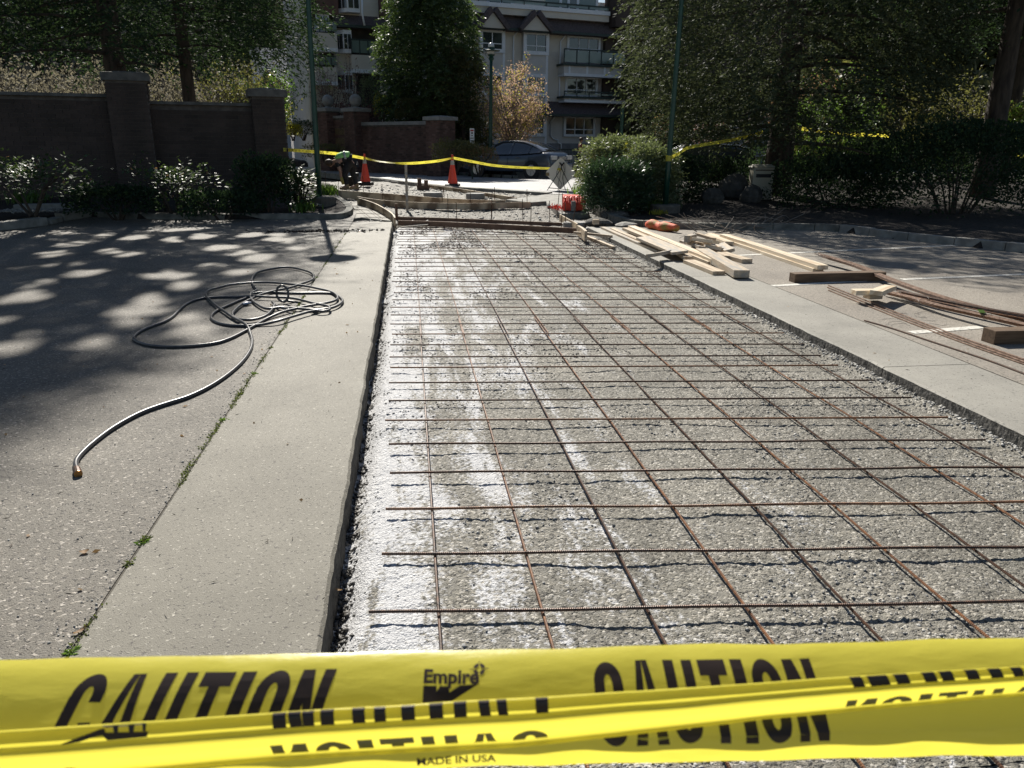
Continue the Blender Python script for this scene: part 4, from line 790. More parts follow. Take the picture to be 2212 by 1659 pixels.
# left: gentle curl to the bottom, right: a crease three quarters down
pL = prof_table([(0, 88), (.05, 82), (.16, 69), (.3, 58), (.45, 51), (.62, 47), (.74, 43), (.8, 10), (1, 4)], WT); pR = prof_table([(0, 86), (.05, 78), (.16, 66), (.3, 56), (.45, 50), (.66, 46), (.735, 45), (.745, 2), (1, -2)], WT)
def tape_pt(u, v, off=0.):                    # u metres along, v 0..1 down
    u = np.asarray(u, float); v = np.asarray(v, float); t = np.clip(u/TLEN, 0, 1); k = sst(.25, .6, t)
    dn = np.interp(v, pL[0], pL[1])*(1-k)+np.interp(v, pR[0], pR[1])*k; tw = np.interp(v, pL[0], pL[2])*(1-k)+np.interp(v, pR[0], pR[2])*k
    wob = .0007*np.sin(u*31+v*3)*(1-v)+.0004*np.sin(u*83-v*5)+.0026*(fbm(u*16+v*1.5+3, v*3.5+u*2, 3, 71)-.5)+.0012*np.abs(fbm(u*30-v*4+9, v*2.2+u*6, 2, 73)-.5); tw = tw+wob+off; dn = dn-off*.35
    return TL+u[..., None]*TU-dn[..., None]*TUP-tw[..., None]*TAW
def grid_part(name, fn, nu, nv, u0, u1, m, parent):
    uu, vv = np.meshgrid(np.linspace(u0, u1, nu), np.linspace(0, 1, nv)); P = fn(uu, vv); return grid(name, P[..., 0], P[..., 1], P[..., 2], m, parent)
ft = thing('caution_tape', 'wide flat yellow caution tape across the bottom of the view with big black lettering', 'caution tape', TL+TU*TLEN/2, 'foreground caution tapes')
grid_part('tape_film', lambda u, v: tape_pt(u, v), 160, 61, 0, TLEN, M['tape'], ft)
def u_of(px, py=1500):                        # metres along the tape seen at a picture column
    best = None
    for u in np.linspace(0, TLEN, 1400):
        q = TL+TU*u-TUP*.03-TAW*.025-CP; x = 1106+FPX*(q@RGT)/(q@FWD)
        if best is None or abs(x-px) < best[0]: best = (abs(x-px), u)
    return best[1]
def glyph(ch):                                # heavy condensed capitals as quads in a unit box, y down
    w = .36
    q = {'T': [[(0, 0), (1, 0), (1, .2), (0, .2)], [(.5-w/2, .2), (.5+w/2, .2), (.5+w/2, 1), (.5-w/2, 1)]],
         'I': [[(0, 0), (1, 0), (1, 1), (0, 1)]],
         'A': [[(.33, 0), (.5, 0), (.34, 1), (0, 1)], [(.5, 0), (.67, 0), (1, 1), (.66, 1)], [(.3, .62), (.7, .62), (.74, .8), (.26, .8)]],
         'N': [[(0, 0), (.34, 0), (.34, 1), (0, 1)], [(.66, 0), (1, 0), (1, 1), (.66, 1)], [(.1, 0), (.36, 0), (.9, 1), (.64, 1)]],
         'U': [[(0, 0), (.36, 0), (.36, .72), (0, .72)], [(.64, 0), (1, 0), (1, .72), (.64, .72)]]}.get(ch, [])
    def ring(a0, a1, cy0, cy1, n=12):
        o = []
        for i in range(n):
            a, c = a0+(a1-a0)*i/n, a0+(a1-a0)*(i+1)/n
            pt = lambda t, rx, ry: (.5+rx*math.cos(t), (cy0 if math.sin(t) < 0 else cy1)+ry*math.sin(t))
            o.append([pt(a, .5, .3), pt(c, .5, .3), pt(c, .14, .13), pt(a, .14, .13)])
        return o
    if ch in 'OC':
        q = ring(math.pi, 2*math.pi, .3, .7)+ring(0, math.pi, .3, .7)+[[(0, .3), (.36, .3), (.36, .7), (0, .7)]]
        if ch == 'O': q += [[(.64, .3), (1, .3), (1, .7), (.64, .7)]]
        else: q += [[(.64, .3), (1, .3), (1, .38), (.64, .38)], [(.64, .62), (1, .62), (1, .7), (.64, .7)]]
    if ch == 'U': q += ring(0, math.pi, .3, .7)+[]
    return q
def put_word(b, fn, word, u0, u1, v0, v1, off, slant=0., flip=False, clip=None):
    wid = {'I': .42, 'T': .95, 'A': 1.12}; ws = [wid.get(c, 1) for c in word]; tot = sum(ws)+.2*(len(word)-1); x = 0
    for c, w_ in zip(word, ws):
        for quad in glyph(c):
            Q = np.array(quad); s_, t = np.meshgrid(np.linspace(0, 1, 5), np.linspace(0, 1, 9)); s_, t = s_.ravel(), t.ravel()
            xy = Q[0][None]*((1-s_)*(1-t))[:, None]+Q[1][None]*(s_*(1-t))[:, None]+Q[2][None]*(s_*t)[:, None]+Q[3][None]*((1-s_)*t)[:, None]
            X_ = (x+xy[:, 0]*w_)/tot; X_ = 1-X_ if flip else X_; u = u0+(u1-u0)*X_+slant*(1-xy[:, 1]); v = v0+(v1-v0)*xy[:, 1]
            if clip is not None:
                if v.min() > clip[1] or v.max() < clip[0]: continue
                v = np.clip(v, *clip)
            i = np.arange(45).reshape(9, 5); b.add(fn(u, v, off), np.stack([i[:-1, :-1], i[:-1, 1:], i[1:, 1:], i[1:, :-1]], -1).reshape(-1, 4).tolist())
        x += w_+.2
OFF = .0006
b = MB(); put_word(b, tape_pt, 'CAUTION', u_of(140), u_of(690), .17, .80, OFF, slant=.012); b.build('lettering', M['print'], ft)
b = MB(); put_word(b, tape_pt, 'CAUTION', u_of(1288), u_of(1762), .15, .82, OFF, slant=-.003); b.build('lettering', M['print'], ft)
def font_on(fn, txt, u0, u1, v0, v1, off, bold, parent, name='lettering', cap=.72):
    v, f = text_mesh(txt, bold); u = u0+(u1-u0)*v[:, 0]/v[:, 0].max(); vv = v1-(v1-v0)*v[:, 1]/cap; b = MB(); b.add(fn(u, vv, off), f); return b.build(name, M['print'], parent)
font_on(tape_pt, 'Empire', u_of(918), u_of(1038), .185, .30, OFF, .035, ft)
uc, vc = u_of(1037), .185; b = MB(); rx, rv = .0041, .052
for a0 in range(4):                           # small round cross-hair emblem at the end of the name
    for i in range(5):
        a, c = math.pi/2*a0+.16+i*.25, math.pi/2*a0+.16+(i+1)*.25; A_ = np.array([a, c, c, a]); rr = np.array([1, 1, .45, .45]); b.add(tape_pt(uc+rx*rr*np.cos(A_), vc+rv*rr*np.sin(A_), OFF*1.2), [(0, 1, 2, 3)])
for du, dv in ((0, 1), (1, 0)):
    for sg_ in (-1, 1): b.add(tape_pt(uc+np.array([dv*.0003, -dv*.0003, 0])+sg_*du*np.array([.0041, .0041, .0072]), vc+np.array([du*.006, -du*.006, 0])+sg_*dv*np.array([.052, .052, .085]), OFF*1.2), [(0, 1, 2)])
b.build('emblem', M['print'], ft)
b = MB(); ux = lambda x: u_of(918)+(u_of(1038)-u_of(918))*x
for quad in ([(0, .325), (.24, .325), (.24, .46), (0, .46)], [(.24, .37), (.30, .325), (.46, .325), (.5, .46)], [(.24, .37), (.5, .37), (.5, .46), (.24, .46)], [(.5, .365), (.66, .315), (.99, .305), (.5, .45)]):
    b.add(tape_pt(np.array([ux(q[0]) for q in quad]), np.array([q[1] for q in quad]), OFF), [(0, 1, 2, 3)])
b.build('emblem', M['print'], ft)
font_on(tape_pt, 'MADE IN USA', u_of(908), u_of(1072), .885, .955, OFF, .02, ft)
# front tape: rolled lengthwise, printed side turned in
ZF2 = .47
FL, FR = raydepth(-260, 1600, ZF2), raydepth(2480, 1426, ZF2); FU = FR-FL; FLEN = np.linalg.norm(FU); FU /= FLEN; FAW = np.cross(V(0, 0, 1), FU); FAW /= np.linalg.norm(FAW); FUP = np.cross(FU, FAW)
cross = [(-.0042, .0014), (-.0028, .0004), (-.0012, -.0002), (.0, .0006), (.0010, .003), (.0016, .0062), (.002, .0085), (.0046, .0098), (.0056, .0125), (.0048, .0200), (.0018, .0282), (.0022, .0302), (.0045, .0312), (.006, .0302)]   # (towards camera, down)
cr_ = np.array(cross); cs = np.concatenate([[0], np.cumsum(np.linalg.norm(np.diff(cr_, axis=0), axis=1))]); cs /= cs[-1]
VS = lambda i: cs[i]
def ftape(u, v, off=0.):
    u = np.asarray(u, float); v = np.asarray(v, float); tw = np.interp(v, cs, cr_[:, 0]); dn = np.interp(v, cs, cr_[:, 1]); t = u/FLEN
    fat = np.interp(t, [0, .095, .3, .5, .7, .9, 1], [1.1, 1.08, .98, 1.0, .74, .6, .55]); sag = .0006*np.sin(u*17)+.0012*(fbm(u*22+1, v*2+u*3, 3, 75)-.5); tw = tw*fat; dn = dn*fat
    return FL+u[..., None]*FU-(dn+sag-off*.4)[..., None]*FUP-(tw+off)[..., None]*FAW
f2 = thing('caution_tape', 'narrow yellow caution tape folded lengthwise, stretched in front of the wide flat one', 'caution tape', FL+FU*FLEN/2, 'foreground caution tapes')
vv = np.interp(np.linspace(0, len(cs)-1, 53), np.arange(len(cs)), cs)
uu, v2 = np.meshgrid(np.linspace(0, FLEN, 200), vv); P = ftape(uu, v2); grid('tape_film', P[..., 0], P[..., 1], P[..., 2], M['tape'], f2)
def fu(px):
    best = None
    for u in np.linspace(0, FLEN, 1400):
        q = FL+FU*u-FUP*.008-CP; x = 1106+FPX*(q@RGT)/(q@FWD)
        if best is None or abs(x-px) < best[0]: best = (abs(x-px), u)
    return best[1]
b = MB(); va, vb = VS(1), VS(6)
for x0, x1, sk_ in [(592, 622, 0), (626, 652, 4), (656, 682, 0), (696, 724, 0), (763, 792, 0), (810, 836, 0), (870, 898, 0), (930, 958, 0), (982, 1010, 0), (1034, 1058, 3), (1073, 1096, 3), (1157, 1185, 0), (1832, 1856, 9), (1868, 1911, 9), (1926, 1954, 9), (1986, 2012, 9), (2022, 2049, 9), (2077, 2105, 9), (2127, 2155, 9), (2176, 2200, 9)]:
    u0, u1 = fu(x0), fu(x1); k = sk_*(fu(1100)-fu(1000))/100; t, s_ = np.meshgrid(np.linspace(0, 1, 10), [0, 1]); b.add(ftape((u0+(u1-u0)*s_+k*t).ravel(), (va+(vb-va)*t).ravel(), OFF), [(i, i+1, 11+i, 10+i) for i in range(9)])
b.build('lettering', M['print'], f2)
M['printdim'] = mat('tape_print_through', (.2, .18, .06), (.24, .21, .07), 20, .5)
for x0, x1 in ((582, 1180), (1826, 2330)):
    b = MB(); put_word(b, ftape, 'CAUTION', fu(x0), fu(x1), VS(9)-.03, VS(13)+.42, OFF, 0, True, (VS(9)-.035, VS(10))); b.build('lettering', M['printdim'], f2)
b = MB()                                      # star emblem on the folded edge at the left
def blob(quad): b.add(ftape(np.array([fu(q[0]) for q in quad]), np.array([VS(1)+(VS(6)-VS(1))*q[1] for q in quad]), OFF), [tuple(range(len(quad)))])
blob([(134, .98), (145, .9), (185, .6), (222, .32), (232, .3), (236, .62), (205, .72), (175, .92), (140, 1.0)]); blob([(222, .02), (322, .0), (318, .22), (236, .26), (228, .2)]); blob([(222, .5), (326, .62), (322, .92), (236, .95)]); blob([(250, .2), (262, .2), (262, .55), (252, .55)]); blob([(282, .2), (296, .2), (294, .6), (284, .6)]); blob([(312, .15), (322, .2), (320, .6), (314, .6)])
b.build('emblem', M['print'], f2)
M_ = VS(9); b = MB(); uc = fu(140)
for i in range(12):
    a, c = math.pi*i/12, math.pi*(i+1)/12; A_ = np.array([a, c, c, a]); rr = np.array([1, 1, .5, .5]); b.add(ftape(uc+.006*rr*np.cos(A_), VS(10)-.01-.1*rr*np.sin(A_), OFF), [(0, 1, 2, 3)])
b.build('emblem', M['printdim'], f2)
# ------------------------------------------------------------------ brick walls
def brick_face(parent, o, ud, nd, W_, H_, m, maxn, bw=.2, bh=.068, gap=.01, proud=.012):
    """courses of single bricks standing proud of the mortar core; parts up to maxn, the rest one mesh"""
    ud, nd = np.asarray(ud, float), np.asarray(nd, float); cells = []
    for r in range(int(H_/(bh+gap))):
        x = -(r % 2)*(bw+gap)/2
        while x < W_:
            a, c = max(x, 0), min(x+bw, W_)
            if c-a > .03: cells.append((a, c, r*(bh+gap)))
            x += bw+gap
    cells.sort(key=lambda q: -q[2]); proto = {}; rest = MB(); cnt = 0
    for a, c, z in cells:
        cen = np.asarray(o)+ud*(a+c)/2+V(0, 0, z+bh/2)+nd*(proud/2-.004+random.uniform(-.0015, .0015))
        if cnt < maxn:
            key = round(c-a, 3)
            if key not in proto:
                b = MB().obox((0, 0, 0), ud*(c-a)/2, V(0, 0, bh/2), nd*proud); off = WORLD[parent]; WORLD[parent] = np.zeros(3); ob = b.build('brick', m, parent); WORLD[parent] = off; proto[key] = ob
            else: ob = proto[key].copy(); COL.objects.link(ob)
            ob.location = tuple(cen-WORLD[parent]); cnt += 1
        else: rest.obox(cen, ud*(c-a)/2, V(0, 0, bh/2), nd*proud)
    if rest.n: r_ = rest.build('brick', m, parent); r_['kind'] = 'stuff'
def wall_run(parent, a, c, h, th, name='wall_core', z0=-.3):
    a, c = V(*a[:2], 0), V(*c[:2], 0); d = (c-a)/np.linalg.norm(c-a); n = V(d[1], -d[0], 0); za = float(g(a[1])); b = MB()
    b.obox((a+c)/2+V(0, 0, za+(h+z0)/2)-n*th/2, d*np.linalg.norm(c-a)/2, n*th/2, V(0, 0, (h-z0)/2)); b.build(name, M['mortar'], parent); return a, d, n, za
def pier(parent, c, w_, h, d, capov=.07, cap_h=.16, m='brick', maxn=150, ball=0., cm='cap'):
    c = np.asarray(c, float); d = V(*d[:2], 0); n = V(d[1], -d[0], 0); z = float(g(c[1])); c0 = V(c[0], c[1], z); b = MB()
    b.obox(c0+V(0, 0, h/2-.15), d*w_/2, n*w_/2, V(0, 0, h/2+.15)); b.build('pier_core', M['mortar'], parent)
    brick_face(parent, c0-d*w_/2+n*w_/2, d, n, w_, h, M[m], maxn); brick_face(parent, c0+d*w_/2+n*w_/2-n*w_, n, d, w_, h, M[m], maxn//2); brick_face(parent, c0-d*w_/2-n*w_/2, n, -d, w_, h, M[m], maxn//2)
    b = MB(); k = w_/2+capov; cc = c0+V(0, 0, h)
    b.obox(cc+V(0, 0, cap_h/2), d*k, n*k, V(0, 0, cap_h/2)); 
    top = [cc+d*k*i+n*k*j+V(0, 0, cap_h) for i, j in ((-1, -1), (1, -1), (1, 1), (-1, 1))]; apex = [cc+d*k*.3*i+n*k*.3*j+V(0, 0, cap_h+.05) for i, j in ((-1, -1), (1, -1), (1, 1), (-1, 1))]
    b.add(top+apex, [(0, 1, 5, 4), (1, 2, 6, 5), (2, 3, 7, 6), (3, 0, 4, 7), (4, 5, 6, 7)]); b.build('coping', M[cm], parent)
    if ball:
        b = MB(); b.lathe(cc+V(0, 0, cap_h+.04), [(.16, 0), (.12, .07)], 14); b.ball(cc+V(0, 0, cap_h+.08+ball*.96), ball, n=20, k=14); b.build('stone_ball', M['cap'], parent, smooth=True)
bw_ang = R(14); wd_ = V(math.cos(bw_ang), math.sin(bw_ang), 0)
P1 = dep(583, 300, 21.0); P1[2] = 0; zP = float(g(21.0))
lw = thing('brick_wall', 'tall dark brick garden wall with two capped piers behind the left shrubs', 'wall', (*P1[:2], zP))
hp_ = dep(583, 196, 21.0)[2]-zP-.16
pier(lw, P1, .76, hp_, wd_, .08, .17, cm='capdark')
P2 = min((P1-wd_*q for q in np.linspace(2, 9, 400)), key=lambda p: abs(1106+FPX*((p+V(0, 0, 2)-CP)@RGT)/((p+V(0, 0, 2)-CP)@FWD)-286)); pier(lw, P2, .86, dep(286, 160, P2[1])[2]-float(g(P2[1]))-.17, wd_, .07, .17, cm='capdark')
nrm = V(wd_[1], -wd_[0], 0)
for (a, c, ptop, mx) in ((P2+wd_*.4, P1-wd_*.36, (440, 221), 300), (P2-wd_*9, P2-wd_*.4, (120, 197), 300)):
    mid = (a+c)/2; t = dep(*ptop, mid[1])[2]; h = t-float(g(a[1])); a_, d_, n_, za = wall_run(lw, a+nrm*.1, c+nrm*.1, h-.06, .28)
    Lw = np.linalg.norm(c-a); b = MB(); b.obox((a+c)/2+V(0, 0, za+h-.03)-(0)*nrm, d_*Lw/2, n_*.2, V(0, 0, .035)); b.build('coping', M['capdark'], lw)
    brick_face(lw, a_+V(0, 0, za), d_, n_, Lw, h-.08, M['brick'], mx, .3, .09)
# sign wall across the street
Q2 = at(818, 352); q2d = Q2[1]
def onY(px, py, Y): return dep(px, py, Y)
SY = 40.6
s1, s2, s3 = dep(713, 300, SY+1.2), dep(772, 300, SY-.6), dep(952, 300, SY-5.2)
sw = thing('brick_sign_wall', 'low red brick sign wall across the street with two stone balls on piers', 'wall', (s2[0], s2[1], float(g(s2[1])))); sdir = (s2-s1)*V(1, 1, 0); sdir /= np.linalg.norm(sdir)
def zat(px, py, p): return dep(px, py, p[1])[2]-float(g(p[1]))
pier(sw, s1, 34*sc(s1), zat(713, 234, s1)-.16, sdir, .09, .16, 'brickred', 200, 12.3*sc(s1))
pier(sw, s2, 38*sc(s2), zat(772, 234, s2)-.16, sdir, .09, .16, 'brickred', 200, 12.8*sc(s2))
a, c = s1+sdir*.35, s2-sdir*.38; n2 = V(sdir[1], -sdir[0], 0); h = zat(742, 249, s2); wall_run(sw, a, c, h-.1, .3); b = MB(); b.obox(((a+c)/2)*V(1, 1, 0)+V(0, 0, float(g(a[1]))+h-.05)-n2*.15, sdir*np.linalg.norm(a-c)/2, n2*.2, V(0, 0, .06)); b.build('coping', M['cap'], sw)
brick_face(sw, a*V(1, 1, 0)+V(0, 0, float(g(a[1]))), sdir, n2, np.linalg.norm(a-c), h-.12, M['brickred'], 120, .22, .075)
b = MB()                                      # block of worn, unreadable ochre characters
for r in range(3):
    for k in range(7):
        x0 = .12+.88*k/7; c_ = a*V(1, 1, 0)+sdir*(np.linalg.norm(a-c)*(.12+.8*(k+.5)/7))+n2*.028+V(0, 0, float(g(a[1]))+h*(.72-.17*r)); wk = np.linalg.norm(a-c)*.8/7*.3
        if (r, k) in ((2, 0), (2, 1), (2, 6)): continue
        b.obox(c_-sdir*wk, sdir*.022, n2*.006, V(0, 0, h*.058)); b.obox(c_+sdir*wk*.9, sdir*.02, n2*.006, V(0, 0, h*.05)); b.obox(c_+V(0, 0, h*(.05 if k % 2 else 0.01)), sdir*wk, n2*.006, V(0, 0, .018))
b.build('raised_lettering', M['ochre'], sw)
sd2 = (s3-s2)*V(1, 1, 0); sd2 /= np.linalg.norm(sd2); n3 = V(sd2[1], -sd2[0], 0)
a, c = s2+sd2*.4, s3-sd2*.4; h = zat(860, 264, (s2+s3)/2); wall_run(sw, a, c, h-.1, .3); b = MB()
zz0 = float(g(a[1])); Lw = np.linalg.norm((c-a)[:2]); k = 6
for i in range(k):
    c_ = a*V(1, 1, 0)+sd2*Lw*(i+.5)/k+V(0, 0, zz0+h-.05)-n3*.15; b = MB(); b.obox(c_, sd2*(Lw/k/2-.006), n3*.22, V(0, 0, .075)); b.build('coping_stone', M['cap'], sw)
brick_face(sw, a*V(1, 1, 0)+V(0, 0, zz0), sd2, n3, Lw, h-.12, M['brickred'], 160, .22, .075)
pier(sw, s3, 44*sc(s3), zat(952, 253, s3)-.14, sd2, .1, .15, 'brickred', 150)
# ------------------------------------------------------------------ lamp posts
def lamp_post(base, top_z, lab, foot=None, r=.055, lean=(0, 0), wob=True):
    t = thing('lamp_post', lab, 'lamp post', base, 'green lamp posts'); z0 = base[2]; b = MB(); T = V(base[0]+lean[0], base[1]+lean[1], top_z)
    b.tube([V(*base)+(T-V(*base))*k for k in np.linspace(0, .93, 8)], np.linspace(r*1.15, r*.85, 8), 12); b.build('pole', M['pole'], t, smooth=True)
    b = MB(); b.lathe(T-V(0, 0, .42), [(r*.9, 0), (r*1.5, .06), (r*1.55, .1), (r*1.1, .16), (r*1.9, .2), (r*2.2, .24)], 14); b.build('neck', M['pole'], t)
    b = MB(); b.lathe(T-V(0, 0, .2), [(.1, 0), (.13, .1), (.13, .16)], 14); b.build('lamp_glass', M['globe'], t, smooth=True)
    b = MB(); b.lathe(T-V(0, 0, .03), [(.36, -.02), (.36, 0), (.15, .05), (.14, .12)], 20); b.build('lamp_shade', M['pole'], t)
    b = MB(); b.lathe(T+V(0, 0, .09), [(.135, 0), (.13, .08), (.09, .15), (.03, .18)], 14); b.build('lamp_cap', M['globe'], t, smooth=True)
    if foot: b = MB(); b.lathe(V(base[0], base[1], z0-.45), [(foot*1.0, 0), (foot*1.05, .42), (foot*.98, .45)], 18); b.build('footing', M['polebase'], t)
    return t
lp = dep(690, 424, 18.7); lp[2] = max(lp[2], float(g(18.7))+.2)
lamp_post(lp, 6.05, 'green lamp post rising from a round footing on the tip of the left island', .36, lean=(.06, 0)); 
rp = dep(1437, 441, 17.2); lamp_post(rp, 5.9, 'green lamp post wrapped with yellow tape on the right planted island', .33, lean=(.09, 0))
mp_ = dep(1059, 330, 34); mp_[2] = float(g(34))+.2; lamp_post(mp_, dep(1059, 96, 34)[2]-.2, 'green street lamp in front of the cedar across the street', None, r=.075, lean=(.05, 0))
gp = dep(1340, 330, 36); b = MB(); b.tube([V(gp[0], gp[1], .1), V(gp[0], gp[1], dep(1340, 232, 36)[2])], .075, 10); tag(b.build('green_post', M['pole'], origin=V(gp[0], gp[1], .1)), 'plain green post rising behind the juniper bush before the building', 'post')
t2 = thing('caution_tape', 'yellow caution tape tied round the right lamp post and rising to the big trunk', 'caution tape', rp, 'strung caution tapes')
b = MB(); zz = dep(1442, 342, 17.2)[2]; fr_ = (zz-rp[2])/(5.9-rp[2])*.09; b.lathe(V(rp[0]+fr_, rp[1], zz-.06), [(.066, 0), (.068, .12)], 12); b.build('tape_wrap', M['tape'], t2)
ps = catenary([(1446, 342), (1462, 334), (1482, 321), (1505, 315), (1560, 306), (1610, 296), (1648, 285)], np.linspace(17.15, 19.6, 7)); strip_tape(ps, .08, t2, tw=lambda t: .4); tape_words(ps, .08, t2, mirror=False, tw=lambda t: .4)
t3 = thing('caution_tape', 'yellow caution tape running through the hedge to the right of the big trunk', 'caution tape', dep(1800, 288, 20), 'strung caution tapes')
ps = catenary([(1710, 274), (1760, 282), (1820, 290), (1880, 291), (1920, 294)], [20.5, 21, 22, 22, 22]); strip_tape(ps, .09, t3); tape_words(ps, .08, t3)
t4 = thing('caution_tape', 'short yellow caution tape at the far right edge beyond the dark hedge', 'caution tape', dep(2200, 337, 22), 'strung caution tapes')
ps = catenary([(2195, 336), (2212, 338), (2260, 341)], [22, 22, 22]); strip_tape(ps, .09, t4)
# ------------------------------------------------------------------ people
def skin_body(name, joints, edges, m, parent, sub=2, root=0):
    names = list(joints); idx = {k: i for i, k in enumerate(names)}; off = WORLD[parent]
    me = bpy.data.meshes.new(name); me.from_pydata([tuple(np.array(joints[k][0])-off) for k in names], [(idx[a], idx[c]) for a, c in edges], []); o = bpy.data.objects.new(name, me); COL.objects.link(o)
    md = o.modifiers.new('skin', 'SKIN'); md.use_smooth_shade = True; md.branch_smoothing = .3
    for i, k in enumerate(names): r = joints[k][1]; me.skin_vertices[0].data[i].radius = (r, r) if np.isscalar(r) else r
    me.skin_vertices[0].data[idx[names[root]]].use_root = True
    s_ = o.modifiers.new('sub', 'SUBSURF'); s_.levels = s_.render_levels = sub
    bpy.context.view_layer.update(); dg = bpy.context.evaluated_depsgraph_get(); m2 = bpy.data.meshes.new_from_object(o.evaluated_get(dg)); bpy.data.objects.remove(o); bpy.data.meshes.remove(me)
    m2.name = name; m2.materials.clear(); m2.materials.append(m); n = bpy.data.objects.new(name, m2); COL.objects.link(n); n.parent = parent; WORLD[n] = off; return n
def hand(J, E, wrist, d, curl, sidev, k):     # palm and five fingers added to a skeleton
    d = np.array(d, float)/np.linalg.norm(d); s_ = np.array(sidev, float)/np.linalg.norm(sidev); w0 = J[wrist][0]; J[k+'palm'] = (w0+d*.06, .03); E.append((wrist, k+'palm')); c = np.array(curl, float)
    for i, (o, l_) in enumerate(((-.03, .07), (-.01, .082), (.01, .078), (.03, .06))):
        a = w0+d*.1+s_*o; J[f'{k}f{i}a'] = (a, .011); J[f'{k}f{i}b'] = (a+d*l_*.6+c*.02, .009); J[f'{k}f{i}c'] = (a+d*l_*.75+c*.05, .008); E += [(k+'palm', f'{k}f{i}a'), (f'{k}f{i}a', f'{k}f{i}b'), (f'{k}f{i}b', f'{k}f{i}c')]
    J[k+'t1'] = (w0+d*.05-s_*.045, .012); J[k+'t2'] = (w0+d*.09-s_*.055+c*.02, .01); E += [(k+'palm', k+'t1'), (k+'t1', k+'t2')]
wp = at(757, 409, -.04); WS = .93
def wj(px, py, dy=0.): 
    q = dep(px, py, wp[1]+dy); return q
# worker: bent double facing left, seen from the side; joints measured in the photograph
def ZW(x, y): return ((1280+x/9.215)/1.823, (580+y/9.215)/1.823)
J = {}; zf = wp[2]
J['pelvis'] = (wj(*ZW(980, 400)), .15); J['belly'] = (wj(*ZW(820, 380)), .145); J['chest'] = (wj(*ZW(560, 440)), .16); J['neckb'] = (wj(*ZW(340, 520)), .085); J['neck'] = (wj(*ZW(270, 560)), .06); J['head'] = (wj(*ZW(190, 590)), .1); J['crown'] = (wj(*ZW(110, 610)), .085); J['face'] = (wj(*ZW(200, 660)), .07); J['nose'] = (wj(*ZW(195, 715)), .02)
for sd, dy, kx in (('l', -.16, 0), ('r', .17, 1)):
    sh = wj(*ZW(430, 560), dy); J[sd+'sh'] = (sh, .075)
    el = wj(*(ZW(545, 800) if not kx else ZW(840, 830)), dy*1.2); wr = wj(*(ZW(590, 1090) if not kx else ZW(770, 1000)), dy); J[sd+'el'] = (el, .05); J[sd+'wr'] = (wr, .035)
    J[sd+'hip'] = (wj(*(ZW(900, 540) if not kx else ZW(980, 560)), dy*.6), .115)
    J[sd+'kn'] = (wj(*(ZW(690, 960) if not kx else ZW(1010, 960)), dy*.8), .075); an = wj(*(ZW(800, 1440) if not kx else ZW(1150, 1460)), dy*.8); an[2] = max(an[2]-.02, zf+.1); J[sd+'an'] = (an, .055)
E_ = [('pelvis', 'belly'), ('belly', 'chest'), ('chest', 'neckb'), ('neckb', 'neck'), ('neck', 'head'), ('head', 'crown'), ('head', 'face'), ('face', 'nose')]
for sd in 'lr':
    E_ += [('chest', sd+'sh'), (sd+'sh', sd+'el'), (sd+'el', sd+'wr'), ('pelvis', sd+'hip'), (sd+'hip', sd+'kn'), (sd+'kn', sd+'an')]; J[sd+'ft'] = (J[sd+'an'][0]+V(-.17, -.02, -.07), .045); E_.append((sd+'an', sd+'ft'))
full, fe = dict(J), list(E_)
for sd in 'lr': hand(full, fe, sd+'wr', full[sd+'wr'][0]-full[sd+'el'][0], V(.3, 0, -.6), V(0, 1, 0), sd)
pw = thing('person', 'worker bent double in a lime safety vest and dark clothes at the form boards', 'person', (J['pelvis'][0][0], J['pelvis'][0][1], zf))
skin_body('body', full, fe, M['skin'], pw)
def sub_skel(keys, k=1.14, root=None, lim=None):
    j = {q: (J[q][0], J[q][1]*k) for q in keys}; e = [(a, c) for a, c in E_ if a in j and c in j]; return j, e
j, e = sub_skel(['pelvis', 'lhip', 'rhip', 'lkn', 'rkn', 'lan', 'ran'], 1.2); skin_body('trousers', j, e, M['darkcloth'], pw)
j, e = sub_skel(['belly', 'chest', 'neckb', 'lsh', 'rsh', 'lel', 'rel', 'pelvis'], 1.1)
for sd in 'lr': j[sd+'el'] = (J[sd+'sh'][0]*.25+J[sd+'el'][0]*.75, J[sd+'el'][1]*1.3)
skin_body('shirt', j, e, M['darkcloth'], pw)
up_ = V(.0, 0, .035); j = {'a': (J['pelvis'][0]*.6+J['belly'][0]*.4+up_*.8, .172), 'b': (J['belly'][0]+up_, .165), 'c': (J['chest'][0]*.9+J['belly'][0]*.1+up_*1.6, .165), 'd': (J['neckb'][0]*.9+J['chest'][0]*.1+up_*1.4, .115)}; skin_body('safety_vest', j, [('a', 'b'), ('b', 'c'), ('c', 'd')], M['vest'], pw)
b = MB(); c0 = J['belly'][0]*.7+J['chest'][0]*.3+up_; dv = J['chest'][0]-J['belly'][0]; dv /= np.linalg.norm(dv); sidev = V(0, 1, 0); upv = np.cross(dv, sidev)
b.tube([c0-dv*.03, c0+dv*.03], [.178, .178], 18); b.build('reflective_band', M['vestband'], pw, smooth=True)
b = MB(); b.ball(J['head'][0]+(J['crown'][0]-J['head'][0])*.55+V(0, 0, .03), .13, .115, .105, 14, 10); b.build('hair', M['hair'], pw, smooth=True)
for sd in 'lr':
    b = MB(); a = J[sd+'an'][0]; b.tube([a+V(0, 0, .06), a+V(0, 0, -.03)], [.062, .068], 10); b.obox(a+V(-.07, -.005, -.065), (.15, 0, 0), (0, .052, 0), (0, 0, .035)); b.build('boot', M['boot'], pw, bevel=.02)
b = MB(); a = J['lwr'][0]; b.tube([a, a+V(.03, 0, -.12), a+V(.04, 0, -.2)], [.045, .05, .035], 9); b.build('glove', M['glove'], pw, smooth=True)
